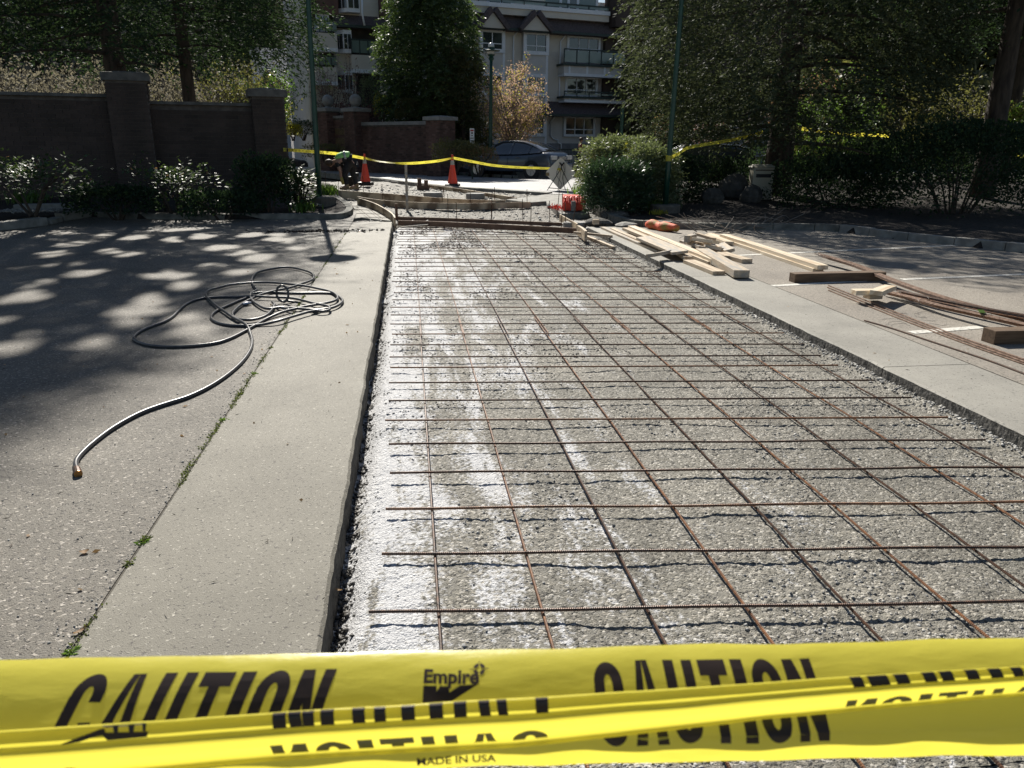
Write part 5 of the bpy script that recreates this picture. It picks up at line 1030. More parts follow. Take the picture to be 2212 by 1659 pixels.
# compact machine in front of him
mp0 = at(760, 407, -.04)+V(-.05, .25, 0); mc = thing('plate_compactor', 'small black compactor with a looped handle and red tank between the worker and the kerb', 'compactor', mp0)
b = MB(); b.box(mp0[0]-.25, mp0[0]+.3, mp0[1]-.2, mp0[1]+.2, mp0[2], mp0[2]+.06); b.build('base_plate', M['black'], mc, bevel=.02)
b = MB(); b.box(mp0[0]-.05, mp0[0]+.22, mp0[1]-.13, mp0[1]+.13, mp0[2]+.06, mp0[2]+.34); b.lathe(V(mp0[0]+.2, mp0[1], mp0[2]+.34), [(.08, 0), (.08, .09), (.05, .11)], 10); b.build('engine', M['black'], mc, bevel=.015)
b = MB(); b.box(mp0[0]-.3, mp0[0]-.14, mp0[1]-.1, mp0[1]+.1, mp0[2]+.3, mp0[2]+.48); b.build('tank', M['redpaint'], mc, bevel=.03)
b = MB(); b.tube(smooth_path([mp0+V(.0, -.15, .1), mp0+V(-.25, -.15, .5), mp0+V(-.42, -.14, .83), mp0+V(-.44, 0, .87), mp0+V(-.42, .14, .83), mp0+V(-.25, .15, .5), mp0+V(0, .15, .1)], 4), .016, 6); b.build('handle', M['black'], mc)
# walker behind the fence
pp = dep(1252, 369, 38); pp[2] = .14; hgt = dep(1252, 297, 38)[2]-.14; q = lambda x, y, z: V(pp[0]+x*hgt/1.72, pp[1]+y*hgt/1.72, .14+z*hgt/1.72)
J = {'pelvis': (q(0, 0, .95), .13), 'belly': (q(0, 0, 1.1), .125), 'chest': (q(.01, 0, 1.3), .135), 'neckb': (q(.02, 0, 1.45), .06), 'neck': (q(.03, 0, 1.5), .05), 'head': (q(.05, 0, 1.6), .085), 'crown': (q(.04, 0, 1.66), .07), 'face': (q(.09, 0, 1.57), .05), 'nose': (q(.15, 0, 1.585), .014)}
for sd, y in (('l', -1), ('r', 1)):
    J[sd+'sh'] = (q(0, y*.17, 1.4), .055); J[sd+'el'] = (q(.0-y*.05, y*.22, 1.12), .04); J[sd+'wr'] = (q(.08-y*.06, y*.22, .88), .03); J[sd+'hip'] = (q(0, y*.09, .9), .09); J[sd+'kn'] = (q(.05*-y, y*.09, .5), .06); J[sd+'an'] = (q(.16*-y-.03, y*.09, .09), .045); J[sd+'ft'] = (q(.16*-y+.1, y*.09, .04), .038)
E_ = [('pelvis', 'belly'), ('belly', 'chest'), ('chest', 'neckb'), ('neckb', 'neck'), ('neck', 'head'), ('head', 'crown'), ('head', 'face'), ('face', 'nose')]+[(sd+a if a not in ('chest', 'pelvis') else a, sd+c) for sd in 'lr' for a, c in (('chest', 'sh'), ('sh', 'el'), ('el', 'wr'), ('pelvis', 'hip'), ('hip', 'kn'), ('kn', 'an'), ('an', 'ft'))]
full, fe = dict(J), list(E_)
for sd in 'lr': hand(full, fe, sd+'wr', V(.1, 0, -1), V(.4, 0, -.2), V(1, 0, 0), sd)
pr = thing('person', 'person in a dark red shirt walking right behind the dark fence', 'person', q(0, 0, 0)); skin_body('body', full, fe, M['skin'], pr)
j, e = sub_skel(['pelvis', 'belly', 'chest', 'neckb', 'lsh', 'rsh', 'lel', 'rel'], 1.15); skin_body('shirt', j, e, M['redcloth'], pr)
j, e = sub_skel(['pelvis', 'lhip', 'rhip', 'lkn', 'rkn', 'lan', 'ran'], 1.2); skin_body('trousers', j, e, M['tealcloth'], pr)
b = MB(); b.ball(q(.03, 0, 1.645), .1, .095, .085, 14, 10); b.build('hair', M['hair'], pr, smooth=True)
for sd in 'lr':
    b = MB(); a = J[sd+'an'][0]; b.obox(a+V(.06, 0, -.03), (.14, 0, 0), (0, .045, 0), (0, 0, .035)); b.build('shoe', M['black'], pr, bevel=.02)
# ------------------------------------------------------------------ cars
def car(name, label, base, head, paint, suv=False):
    """base: ground point under the rear bumper centre; head: heading angle (direction the car points)"""
    f = V(math.cos(head), math.sin(head), 0); s_ = V(-f[1], f[0], 0); W = lambda x, y, z: np.asarray(base)+f*x+s_*y+V(0, 0, z)
    t = thing(name, label, 'car', base); Lc = 4.65; hw = .89
    if not suv:
        st = [(0, .62, .5, .82), (.04, .95, .36, .93), (.2, 1.07, .3, .97), (.65, 1.06, .27, 1), (1.2, .99, .24, 1), (2, .96, .23, 1), (2.9, .94, .23, 1), (3.3, .95, .24, 1), (3.7, .9, .26, .98), (4.2, .79, .28, .93), (4.5, .68, .3, .84), (4.65, .55, .36, .7)]
        gh = [(.5, 1.06, 1.07, .8), (.95, 1.02, 1.28, .7), (1.4, .99, 1.41, .63), (1.9, .97, 1.46, .62), (2.5, .96, 1.45, .62), (2.9, .95, 1.3, .66), (3.45, .94, .96, .76)]
    else:
        st = [(0, .8, .5, .85), (.05, 1.05, .4, .95), (.3, 1.1, .34, 1), (1.2, 1.1, .3, 1), (2, 1.08, .3, 1), (2.9, 1.06, .3, 1), (3.3, 1.06, .3, 1), (3.8, 1.0, .32, .98), (4.3, .92, .34, .93), (4.55, .8, .38, .84), (4.65, .66, .42, .74)]
        gh = [(.1, 1.08, 1.12, .82), (.35, 1.08, 1.6, .72), (.8, 1.08, 1.72, .68), (1.8, 1.08, 1.76, .67), (2.5, 1.07, 1.72, .67), (2.9, 1.06, 1.5, .7), (3.5, 1.05, 1.06, .78)]
    vs = []; prof = lambda zt, zb, k: [(0, zt), (.55*k, zt-.005), (.84*k, zt-.03), (.96*k, zt-.1), (1*k, zt-.25), (1*k, .5 if zb < .4 else zb+.08), (.96*k, zb+.06), (.9*k, zb), (0, zb)]
    for x, zt, zb, k in st: vs += [W(x, y*hw, z) for y, z in prof(zt, zb, k)]+[W(x, -y*hw, z) for y, z in prof(zt, zb, k)[::-1][1:-1]]
    n = 16; K = len(st); fs = [(i*n+j, i*n+(j+1) % n, (i+1)*n+(j+1) % n, (i+1)*n+j) for i in range(K-1) for j in range(n)]+[tuple(range(n)), tuple((K-1)*n+j for j in range(n))[::-1]]
    o = MB().add(vs, fs).build('body', paint, t, smooth=True); md = o.modifiers.new('sub', 'SUBSURF'); md.levels = md.render_levels = 2
    # greenhouse: side glass, roof, front and rear glass, pillars
    vs = []
    for x, zb, zt, k in gh: vs += [W(x, hw*.95, zb-.04), W(x, hw*k*1.06, zb+(zt-zb)*.6), W(x, hw*k, zt-.015), W(x, hw*k*.6, zt+.02), W(x, 0, zt+.03), W(x, -hw*k*.6, zt+.02), W(x, -hw*k, zt-.015), W(x, -hw*k*1.06, zb+(zt-zb)*.6), W(x, -hw*.95, zb-.04)]
    n = 9; K = len(gh); b = MB(); fs = []; ms = []
    for i in range(K-1):
        for j in range(n-1):
            fs.append((i*n+j, (i+1)*n+j, (i+1)*n+j+1, i*n+j+1)); side = j in (0, 1, 6, 7); front = i >= K-2 and not side; rear = i < 2 and not side and not (suv and i > 0)
            ms.append(1 if (side or front or rear) else 0)
    b.v = [np.array(vs)]; b.f = [list(q) for q in fs]; b.m = ms; b.n = len(vs); b.build('cabin', [paint, M['glass']], t, smooth=True)
    for sg in (1, -1):
        for x in ((1.05, 1.95, 2.9) if not suv else (.9, 1.85, 2.75)):
            i = np.interp(x, [q[0] for q in gh], range(K)); zb, zt, k = (np.interp(x, [q[0] for q in gh], [q[m_] for q in gh]) for m_ in (1, 2, 3)); b = MB()
            b.tube([W(x, sg*hw*.955, zb-.03), W(x+.02, sg*hw*k*1.065, zb+(zt-zb)*.6), W(x-.02, sg*hw*k*1.0, zt-.01)], .035, 5); b.build('pillar', paint, t)
        b = MB(); b.tube([W(q[0], sg*hw*q[3]*1.005, q[2]-.01) for q in gh], .028, 5); b.build('roof_rail', paint if not suv else M['chrome'], t, smooth=True)
        b = MB(); b.obox(W(3.12, sg*(hw+.1), 1.02), f*.05, s_*.1, V(0, 0, .07)); b.build('mirror', paint, t, bevel=.03)
        for x in (1.55, 2.55): b = MB(); b.obox(W(x, sg*(hw+.012), .82), f*.1, s_*.012, V(0, 0, .015)); b.build('door_handle', paint, t)
        for x in (1.0, 2.05, 3.1): b = MB(); b.obox(W(x, sg*(hw+.003), .62), f*.004, s_*.004, V(0, 0, .25)); b.build('door_seam', M['black'], t)
        for x in (.88, 3.62):
            c = W(x, sg*(hw-.1), .33)
            b = MB(); b.tube([c-s_*sg*.12, c-s_*sg*.1, c+s_*sg*.085, c+s_*sg*.115], [.31, .335, .335, .3], 24); wh = b.build('wheel', M['black'], t, smooth=False)
            b = MB(); b.tube([c+s_*sg*.108, c+s_*sg*.118], [.225, .215], 20)
            for a in range(5): an = a*1.2566; dd = f*math.cos(an)+V(0, 0, math.sin(an)); b.bar(c+s_*sg*.124+dd*.03, c+s_*sg*.124+dd*.21, .05, .02, s_)
            b.build('rim', M['chrome'], wh)
            b = MB(); b.tube([c+s_*sg*.04, c+s_*sg*.103], [.39, .39], 24); b.build('wheel_arch', M['black'], t)
        b = MB(); b.obox(W(-.0, sg*hw*.66, .83), f*.05, s_*.19, V(0, 0, .075)); b.build('tail_light', M['lampclear'] if not suv else M['tail'], t, bevel=.02)
        b = MB(); b.obox(W(.02, sg*hw*.66, .45), f*.05, s_*.06, V(0, 0, .03)); b.build('reflector', M['tail'], t)
        b = MB(); b.obox(W(4.5, sg*hw*.66, .66), f*.1, s_*.16, V(0, 0, .06)); b.build('headlight', M['lampclear'], t, bevel=.03)
    b = MB(); b.obox(W(-.035, 0, .8), f*.02, s_*.24, V(0, 0, .06)); b.build('number_plate', M['cap'], t)
    b = MB(); b.obox(W(-.01, 0, .5), f*.07, s_*.78, V(0, 0, .1)); b.build('bumper', paint, t, bevel=.04)
    b = MB(); b.tube([W(1.5, .1, 1.47 if not suv else 1.78), W(1.42, .1, 1.55 if not suv else 1.84)], [.03, .008], 6); b.build('aerial', M['chrome'], t)
    return t
CY = 31.5; wr_ = dep(1150, 380, CY); hd = R(180-42); fv = V(math.cos(hd), math.sin(hd), 0); sv = V(-fv[1], fv[0], 0); wr_[2] = float(g(CY)); cb = wr_-fv*.88-sv*.79
car('parked_car', 'dark blue sedan parked across the street, partly behind the diamond sign', cb, hd, M['car'])
sb = dep(1628, 330, 27); sb[2] = float(g(27)); car('parked_car', 'black car behind the right bushes with only its pale roof showing', sb+V(0, 0, dep(1560, 312, 27)[2]-1.74-sb[2]), R(178), M['carb'], True)
# ------------------------------------------------------------------ kiosk, no-parking sign, fence, boulders
kp = dep(1640, 425, 19.3); kp[2] = float(g(19.3))+.1; s_ = sc(kp); kt = thing('utility_kiosk', 'beige metal kiosk box with a dark label strip beside the big trunk', 'kiosk', kp); b = MB()
zt, zb = dep(1640, 361, 19.3)[2], dep(1640, 412, 19.3)[2]; b.obox(V(kp[0], kp[1], (zt+kp[2])/2), X_*22*s_, Yb*.18, V(0, 0, (zt-kp[2])/2)); b.build('cabinet', M['kiosk'], kt, bevel=.01)
b = MB(); c = V(kp[0], kp[1], zt); b.add([c+X_*24*s_*i+Yb*.22*j for i, j in ((-1, -1), (1, -1), (1, 1), (-1, 1))]+[c+X_*17*s_*i+Yb*.1*j+V(0, 0, .07) for i, j in ((-1, -1), (1, -1), (1, 1), (-1, 1))], [(3, 2, 1, 0), (4, 5, 6, 7), (0, 1, 5, 4), (1, 2, 6, 5), (2, 3, 7, 6), (3, 0, 4, 7)]); b.build('lid', M['kiosk'], kt)
zc = dep(1640, 379, 19.3)[2]; b = MB(); b.obox(V(kp[0], kp[1], zc)-Yb*.184, X_*16*s_, Yb*.004, V(0, 0, 3.6*s_)); b.build('label_strip', M['black'], kt)
b = MB(); b.obox(V(kp[0], kp[1], zt-.07)-Yb*.183, X_*18*s_, Yb*.004, V(0, 0, .012)); b.build('rust_streak', M['rust2'], kt)
for i, (px, py, Y, r) in enumerate(((1585, 405, 19.4, .45), (1622, 432, 18.6, .32), (1540, 440, 18.4, .3))):
    c = dep(px, py, Y); rock('boulder', (c[0], c[1], float(g(Y))+.1+r*.5), r, r*.8, r*.8, M['boulder'], ['largest mossy boulder in the shade left of the kiosk', 'rounded boulder in front of the kiosk foot', 'small boulder nearest the right lamp post'][i], 'boulder', 20+i)
def small_sign(px0, px1, py0, py1, Y, lab, red=True):
    c = dep((px0+px1)/2, (py0+py1)/2, Y); s_ = sc(c); hw_, hh = (px1-px0)/2*s_, (py1-py0)/2*s_; t = thing('parking_sign', lab, 'sign', V(c[0], c[1], float(g(Y)))); b = MB(); b.obox(c, X_*hw_, Yb*.004, V(0, 0, hh)); b.build('sign_plate', M['white'], t)
    b = MB(); b.tube([V(c[0], c[1]+.03, float(g(Y))-.1), c+V(0, .03, hh)], .03, 8); b.build('sign_post', M['pole'], t)
    for k in range(5):
        b = MB(); w_ = hw_*(.75 if k not in (1, 2) else .35); b.obox(c-Yb*.006+V(0, 0, hh*(.72-.34*k)), X_*w_, Yb*.002, V(0, 0, hh*(.1 if k in (0, 1) else .05))); b.build('lettering', M['redpaint'] if k == 0 else M['print'], t)
small_sign(1015, 1024.5, 278, 309, 31, 'narrow white parking sign with faded lettering in front of the cedar trunk'); small_sign(1633, 1641, 266, 280, 30, 'narrow white parking sign just left of the big right trunk')
def rail_fence(a, c, h, lab, n, hrail=2):
    t = thing('metal_fence', lab, 'fence', V(*a)); d = np.asarray(c)-np.asarray(a)
    for z in np.linspace(.12, h, hrail): b = MB(); b.bar(V(*a)+V(0, 0, z), V(*c)+V(0, 0, z), .05, .05); b.build('rail', M['darktrim'], t)
    for i in range(n+1): p = V(*a)+d*i/n; b = MB(); b.box(p[0]-.013, p[0]+.013, p[1]-.013, p[1]+.013, p[2], p[2]+h); b.build('picket', M['darktrim'], t)
fa, fc = dep(1190, 360, 40), dep(1330, 362, 39); fa[2] = fc[2] = .15; rail_fence(fa, fc, dep(1260, 323, 39.5)[2]-.15, 'dark railing behind the car and the walking person', 44)
# ------------------------------------------------------------------ apartment block
BD = V(.964, .267, 0); BN = V(BD[1], -BD[0], 0); B0 = dep(1150, 200, 48.5)
def fpt(px, py, out=0.):
    d = ray(px, py); o = B0+BN*out; t = ((o-CP)@BN)/(d@BN); return CP+d*t
def fz(x, y): return (960+x*.2108, y*.2108)
def f2z(x, y): return (576+x*.2108, y*.2108)
def f5(x, y): return (905.1+x*.186, 246.8+y*.186)
bld = thing('apartment_building', 'beige apartment block with dark shingle skirts, white windows and glass balconies', 'building', V(B0[0], B0[1], .1))
def fuz(p): q = np.asarray(p)-B0; return float(q@BD), float(p[2])
def frect(name, m, p0, p1, out=0., th=.06, parent=None):     # wall piece from two picture corners
    (u0, z1), (u1, z0) = fuz(fpt(*p0, out)), fuz(fpt(*p1, out)); c = B0+BD*(u0+u1)/2+BN*out; c = V(c[0], c[1], (z0+z1)/2); b = MB(); b.obox(c-BN*th/2, BD*abs(u1-u0)/2, BN*th/2, V(0, 0, abs(z1-z0)/2)); return b.build(name, m, parent or bld)
def laps(u0, u1, z0, z1, out, m):             # overlapping siding boards
    b = MB(); n = max(1, int((z1-z0)/.17)); h = (z1-z0)/n
    for i in range(n):
        z = z0+h*i; A_ = B0+BD*u0+BN*out; C_ = B0+BD*u1+BN*out; b.add([V(A_[0], A_[1], z)+BN*.022, V(C_[0], C_[1], z)+BN*.022, V(C_[0], C_[1], z+h)+BN*.004, V(A_[0], A_[1], z+h)+BN*.004, V(A_[0], A_[1], z)-BN*.02, V(C_[0], C_[1], z)-BN*.02], [(0, 1, 2, 3), (4, 5, 1, 0)])
    o = b.build('siding', m, bld); o['kind'] = 'stuff'; return o
def window(p0, p1, out=.0, fr=.16, vm=1, hm=.32, pane='glass', sill=True):
    (u0, z1), (u1, z0) = fuz(fpt(*p0, out)), fuz(fpt(*p1, out)); 
    def bx(nm, a, c, e, g_, o_, m, th, par): 
        q = B0+BD*(a+c)/2+BN*(out+o_); b = MB(); b.obox(V(q[0], q[1], (e+g_)/2), BD*(c-a)/2, BN*th/2, V(0, 0, (g_-e)/2)); return b.build(nm, M[m], par)
    wn = bx('window', u0+fr, u1-fr, z0+fr, z1-fr, .012, pane, .02, bld)
    for a, c, e, g_ in ((u0, u1, z1-fr, z1), (u0, u1, z0, z0+fr), (u0, u0+fr, z0+fr, z1-fr), (u1-fr, u1, z0+fr, z1-fr)): bx('frame', a, c, e, g_, .04, 'white', .1, wn)
    for i in range(vm): c = u0+fr+(u1-u0-2*fr)*(i+1)/(vm+1); bx('glazing_bar', c-.025, c+.025, z0+fr, z1-fr, .035, 'white', .05, wn)
    if hm: e = z0+fr+(z1-z0-2*fr)*hm; bx('glazing_bar', u0+fr, u1-fr, e-.025, e+.025, .032, 'white', .05, wn)
    return wn
def pipe(pix, out=.12, r=.05):
    P = [fpt(px, py, out) for px, py in pix]; b = MB(); b.tube(P, r, 8); return b.build('downpipe', M['white'], bld, smooth=True)
U0, U1 = fuz(fpt(975, 200))[0], fuz(fpt(1420, 200))[0]
zE = fuz(fpt(1150, 68))[1]; zT = fuz(fpt(1150, -8))[1]; zP = fuz(fpt(1150, 218))[1]; zPe = fuz(fpt(1220, 248))[1]
# core volumes
b = MB(); c = B0+BD*(U0+U1)/2-BN*4.05; b.obox(V(c[0], c[1], zT/2), BD*((U1-U0)/2+8), BN*3.95, V(0, 0, zT/2)); b.build('wall_core', M['sidinggrey'], bld)
uR = fuz(fpt(1222, 150))[0]; laps(U0, uR, zP, zE-.05, 0.05, M['siding']); laps(U0, uR+4, .3, zPe, .05, M['sidinggrey'])
frect('foundation', M['concbase'], f5(400, 330), f5(2300, 480), .12, .1)
# brick wing to the right, on all storeys
ub = fuz(fpt(*fz(1640, 100)))[0]; q = B0+BD*(ub+7)+BN*.15; b = MB(); b.obox(V(q[0], q[1], zT/2+1), BD*7, BN*.14, V(0, 0, zT/2+1)); b.build('brick_wing', M['brick'], bld)
q = B0+BD*(ub+.9)+BN*.6; zc0 = fuz(fpt(*fz(1700, 300)))[1]; b = MB(); b.obox(V(q[0], q[1], (zc0+zT)/2+1.2), BD*.75, BN*.55, V(0, 0, (zT-zc0)/2+1.2)); b.build('chimney', M['brick'], bld)
# roof skirts
def skirt(p0, p1, out, zt, zb_, lab='roof_skirt'):
    u0, u1 = fuz(fpt(*p0))[0], fuz(fpt(*p1))[0]; A_, C_ = B0+BD*u0, B0+BD*u1; vs = []
    for q, in ((A_,), (C_,)): vs += [V(q[0], q[1], zt)+BN*.05, V(q[0], q[1], zb_)+BN*out, V(q[0], q[1], zb_-.12)+BN*out, V(q[0], q[1], zb_-.12)-BN*.05]
    MB().add(vs, [(0, 1, 5, 4), (1, 2, 6, 5), (2, 3, 7, 6), (0, 4, 7, 3), (3, 2, 1, 0), (4, 5, 6, 7)]).build(lab, M['shingle'], bld)
    k = 5; b = MB()
    for i in range(1, k*2): t = i/(k*2); z = zt+(zb_-zt)*t; o_ = .05+(out-.05)*t; b.bar(V(A_[0], A_[1], z)+BN*(o_+.008), V(C_[0], C_[1], z)+BN*(o_+.008), .02, .02)
    r = b.build('shingle_course', M['shingle'], bld); r['kind'] = 'stuff'
    b = MB(); b.bar(V(A_[0], A_[1], zb_-.06)+BN*(out+.03), V(C_[0], C_[1], zb_-.06)+BN*(out+.03), .06, .14); b.build('gutter', M['darktrim'], bld)
zRt = fuz(fpt(*fz(1000, 165)))[1]; skirt((975, 60), (1395, 60), .75, zRt, zE); skirt((940, 230), (1420, 240), 1.1, fuz(fpt(*fz(1200, 1040)))[1], zPe)
# top storey: terrace band, glass rail and doors
u0, u1 = fuz(fpt(975, 20))[0], fuz(fpt(*fz(1640, 100)))[0]; zb0 = zRt-.05; zb1 = fuz(fpt(*fz(1000, 128)))[1]; zb2 = fuz(fpt(*fz(1000, 40)))[1]
def fbox(nm, m, u0, u1, z0, z1, out, th): q = B0+BD*(u0+u1)/2+BN*out; b = MB(); b.obox(V(q[0], q[1], (z0+z1)/2), BD*(u1-u0)/2, BN*th/2, V(0, 0, (z1-z0)/2)); return b.build(nm, m, bld)
fbox('terrace_band', M['siding'], u0, u1, zb0-.1, zb1, .3, .6); fbox('terrace_fascia', M['white'], u0, u1+.02, zb1, zb1+.22, .35, .7)
for i in range(7): a = u0+(u1-u0)*i/7; fbox('glass_panel', M['glassgreen'], a+.05, a+(u1-u0)/7-.05, zb1+.28, zb2-.05, .6, .02); fbox('rail_post', M['darktrim'], a-.03, a+.03, zb1+.22, zb2, .6, .05)
fbox('hand_rail', M['darktrim'], u0, u1, zb2-.05, zb2+.03, .6, .07)
for a, c, z in ((330, 430, 0), (460, 565, 1), (575, 675, 1), (1030, 1170, 1), (1190, 1250, 1), (1265, 1345, 2), (1360, 1540, 1)):
    p0, p1 = fz(a, -150), fz(c, 120); x0, x1 = fuz(fpt(*p0))[0], fuz(fpt(*p1))[0]; fbox('terrace_door', M['glassgreen' if z == 1 else 'glass' if z == 2 else 'siding'], x0, x1, zb1, zb2+1.3, .03, .05); fbox('door_frame', M['white'], x1, x1+.16, zb1, zb2+1.3, .06, .1)
# gables, windows, pipes
def gable(ap, lb, rb, out):
    A_, l_, r_ = fpt(*ap, out), fpt(*lb, out), fpt(*rb, out); zb_ = (l_[2]+r_[2])/2; l_[2] = r_[2] = zb_; m_ = (l_+r_)/2; A_[:2] = m_[:2]; MB().extr([l_, r_, A_], -BN*1.6).build('gable', M['siding'], bld)
    for e in (l_, r_): d = (e-A_); e2 = e+d*.12; b = MB(); nrm_ = np.cross(d, BN); nrm_ /= np.linalg.norm(nrm_); nrm_ *= 1 if nrm_[2] > 0 else -1; b.extr([A_+nrm_*.02+BN*.18, e2+nrm_*.02+BN*.18, e2+nrm_*.25+BN*.18, A_+nrm_*.25+V(0, 0, .1)+BN*.18], -BN*1.9); b.build('gable_roof', M['shingle'], bld)
gable(fz(500, 125), fz(372, 285), fz(622, 285), .9); gable(fz(950, 160), fz(806, 312), fz(1072, 312), .9)
for x0, x1, z_ in ((356, 620, 285), (806, 1066, 312)):
    uu0, uu1 = fuz(fpt(*fz(x0, 400), .3))[0], fuz(fpt(*fz(x1, 400), .3))[0]; fbox('bay', M['sidinggrey'], uu0, uu1, .2, fuz(fpt(*fz(x0, z_), .3))[1], .14, .3)
    for e in (uu0+.07, uu1-.07): fbox('corner_trim', M['white'], e-.07, e+.07, .4, fuz(fpt(*fz(x0, z_), .3))[1]-.1, .26, .12)
window(fz(356, 285), fz(618, 545), .31, .2); window(fz(808, 312), fz(1066, 570), .31, .2); window(fz(820, 752), fz(1050, 992), .31, .2); window(fz(370, 735), fz(610, 980), .31, .2)
window(f5(1190, -8), f5(1470, 262), .31, .2); window(f5(720, -8), f5(980, 262), .31, .2)
window(fz(1255, 358), fz(1588, 590), .06, .14, 2); window(fz(1236, 778), fz(1560, 1000), .06, .14, 2, .3); window(f5(1680, 15), f5(2035, 262), .14, .14, 2, .3)
pipe([fz(758, 300), fz(752, 320), fz(708, 375), fz(700, 1080), fz(740, 1140)]); pipe([fz(1243, 340), fz(1238, 365), fz(1190, 425), fz(1176, 1030), fz(1200, 1080)]); pipe([f5(1585, 10), f5(1570, 40), f5(1527, 85), f5(1525, 250), f5(1560, 285), f5(1612, 300), f5(1612, 330), f5(1650, 345), f5(1650, 480)], .16)
# balconies on the right
for (x0, y0, x1, yr, ys, yf) in ((1230, 495, 1850, 497, 670, 752), (1230, 935, 1850, 932, 1005, 1022)):
    (a, zr), (c, zs) = fuz(fpt(*fz(x0, yr), .9)), fuz(fpt(*fz(x1, ys), .9)); zs = fuz(fpt(*fz(x0, ys), .9))[1]; zf_ = fuz(fpt(*fz(x0, yf+25), .9))[1]
    fbox('balcony_slab', M['sidinggrey'], a, c, zf_+.1, zs, .45, .9); fbox('balcony_fascia', M['white'], a, c+.01, zf_, zf_+.16, .47, .95); fbox('balcony_edge', M['darktrim'], a-.1, c, zs, zs+.12, .5, 1.04)
    fbox('hand_rail', M['darktrim'], a, c, zr-.05, zr+.02, .9, .06)
    for i in range(5): q = a+(c-a)*i/5; fbox('rail_post', M['darktrim'], q-.025, q+.025, zs+.1, zr, .9, .05); fbox('glass_panel', M['glassgreen'], q+.04, q+(c-a)/5-.04, zs+.2, zr-.1, .9, .015)
    for i in range(3): q = a+.3+i*1.2; fbox('fascia_trim', M['white'], q, q+.12, zf_+.16, zs, .92, .03)
# left wing
wl0, wl1 = fuz(fpt(665, 150))[0], fuz(fpt(840, 150))[0]; fbox('wing_wall', M['siding'], wl0, wl1, 0, zT, -.1, .4); laps(fuz(fpt(*f2z(700, 100)))[0], fuz(fpt(*f2z(1140, 100)))[0], .3, zT, .12, M['siding'])
fbox('brick_pier', M['brickred'], fuz(fpt(*f2z(1138, 0)))[0], wl1, fuz(fpt(*f2z(1138, 170)))[1], zT, .2, .4); fbox('brick_pier', M['brickred'], fuz(fpt(*f2z(500, 0)))[0], fuz(fpt(*f2z(712, 0)))[0], fuz(fpt(*f2z(500, 150)))[1], zT, .25, .5)
sz0 = fuz(fpt(*f2z(900, 150)))[1]; skirt(f2z(680, 150), f2z(1240, 150), .8, sz0, fuz(fpt(*f2z(900, 278)))[1])
def baywin(px0, py0, px1, py1, out=.7, pane='glass'):
    (u0, z1), (u1, z0) = fuz(fpt(*f2z(px0, py0), out)), fuz(fpt(*f2z(px1, py1), out)); uc0 = u0+(u1-u0)*.42
    q = lambda u, z, o_: V(*(B0+BD*u+BN*o_)[:2], z); b = MB(); b.prism([q(u0, 0, .1)[:2], q(uc0, 0, out)[:2], q(u1, 0, out)[:2], q(u1+.1, 0, .1)[:2]], z0, z1); w_ = b.build('bay_window', M['white'], bld)
    for a, c, oa, oc in ((u0+.0, uc0, .1, out), (uc0, u1, out, out)):
        for k in range(2):
            s0, s1 = .08+.46*k, .46+.46*k; A_, C_ = q(a+(c-a)*s0, 0, oa+(oc-oa)*s0), q(a+(c-a)*s1, 0, oa+(oc-oa)*s1); n_ = np.cross(C_-A_, V(0, 0, 1)); n_ /= np.linalg.norm(n_); b = MB(); b.extr([A_+V(0, 0, z0+.2), C_+V(0, 0, z0+.2), C_+V(0, 0, z1-.2), A_+V(0, 0, z1-.2)], n_*.02); b.build('pane', M[pane], w_)
baywin(728, -140, 958, 130); baywin(720, 300, 880, 545); baywin(745, 725, 890, 955); window(f2z(465, 465), f2z(530, 660), .3, .08, 0, .3); window(f2z(500, 140), f2z(645, 330), .3, .08, 1, .3)
for (x0, x1, yr, ys) in ((860, 1200, 395, 575), (470, 720, 200, 345), (470, 720, 560, 690)):
    (a, zr), (c, zs) = fuz(fpt(*f2z(x0, yr), .8)), fuz(fpt(*f2z(x1, ys), .8)); fbox('balcony_shade_panel', M['dim'], a+.1, c, zs, zr+1.1, .13, .03); fbox('balcony_slab', M['siding'], a, c, zs-.75, zs, .5, .7); fbox('balcony_fascia', M['white'], a, c, zs-.9, zs-.72, .52, .75); fbox('hand_rail', M['darktrim'], a, c, zr-.05, zr, .84, .05)
    for i in range(4): q_ = a+(c-a)*i/4; fbox('rail_post', M['darktrim'], q_, q_+.05, zs, zr, .84, .04); fbox('glass_panel', M['glassgreen'], q_+.06, q_+(c-a)/4, zs+.1, zr-.08, .84, .015)
fbox('shade_panel', M['dim'], fuz(fpt(*f2z(905, 740)))[0], fuz(fpt(*f2z(1150, 740)))[0], .3, fuz(fpt(*f2z(905, 700)))[1], .14, .03)
pipe([f2z(975, -60), f2z(980, 140), f2z(1003, 262)], .85)
# pale house beyond and low grey outbuilding on the right
hp = dep(640, 200, 62); ph = thing('pale_house', 'pale bluish house with a dark gable roof seen left of the lamp post', 'building', V(hp[0], hp[1], .1)); s_ = sc(hp)
b = MB(); b.box(hp[0]-90*s_, hp[0]+40*s_, hp[1], hp[1]+8, 0, dep(640, 105, 62)[2]); b.build('wall', M['paleblue'], ph)
b = MB(); zr = dep(600, 158, 58)[2]; zl = dep(640, 208, 58)[2]; x0 = dep(540, 200, 58)[0]; x1 = dep(588, 200, 58)[0]; x2 = dep(650, 200, 58)[0]; b.extr([V(x0, 57, zl), V(x2, 57, zl), V(x1, 57, zr)], V(0, 4.8, 0)); b.build('roof', M['shingle'], ph)
b = MB(); b.bar(V(x1, 56.95, zr+.1), V(x2+.3, 56.95, zl), .2, .3, (0, -1, 0)); b.build('bargeboard', M['white'], ph)
b = MB(); b.box(dep(622, 225, 57)[0], dep(658, 225, 57)[0], 57.1, 61.7, 0, zl); b.build('lower_wall', M['white'], ph)
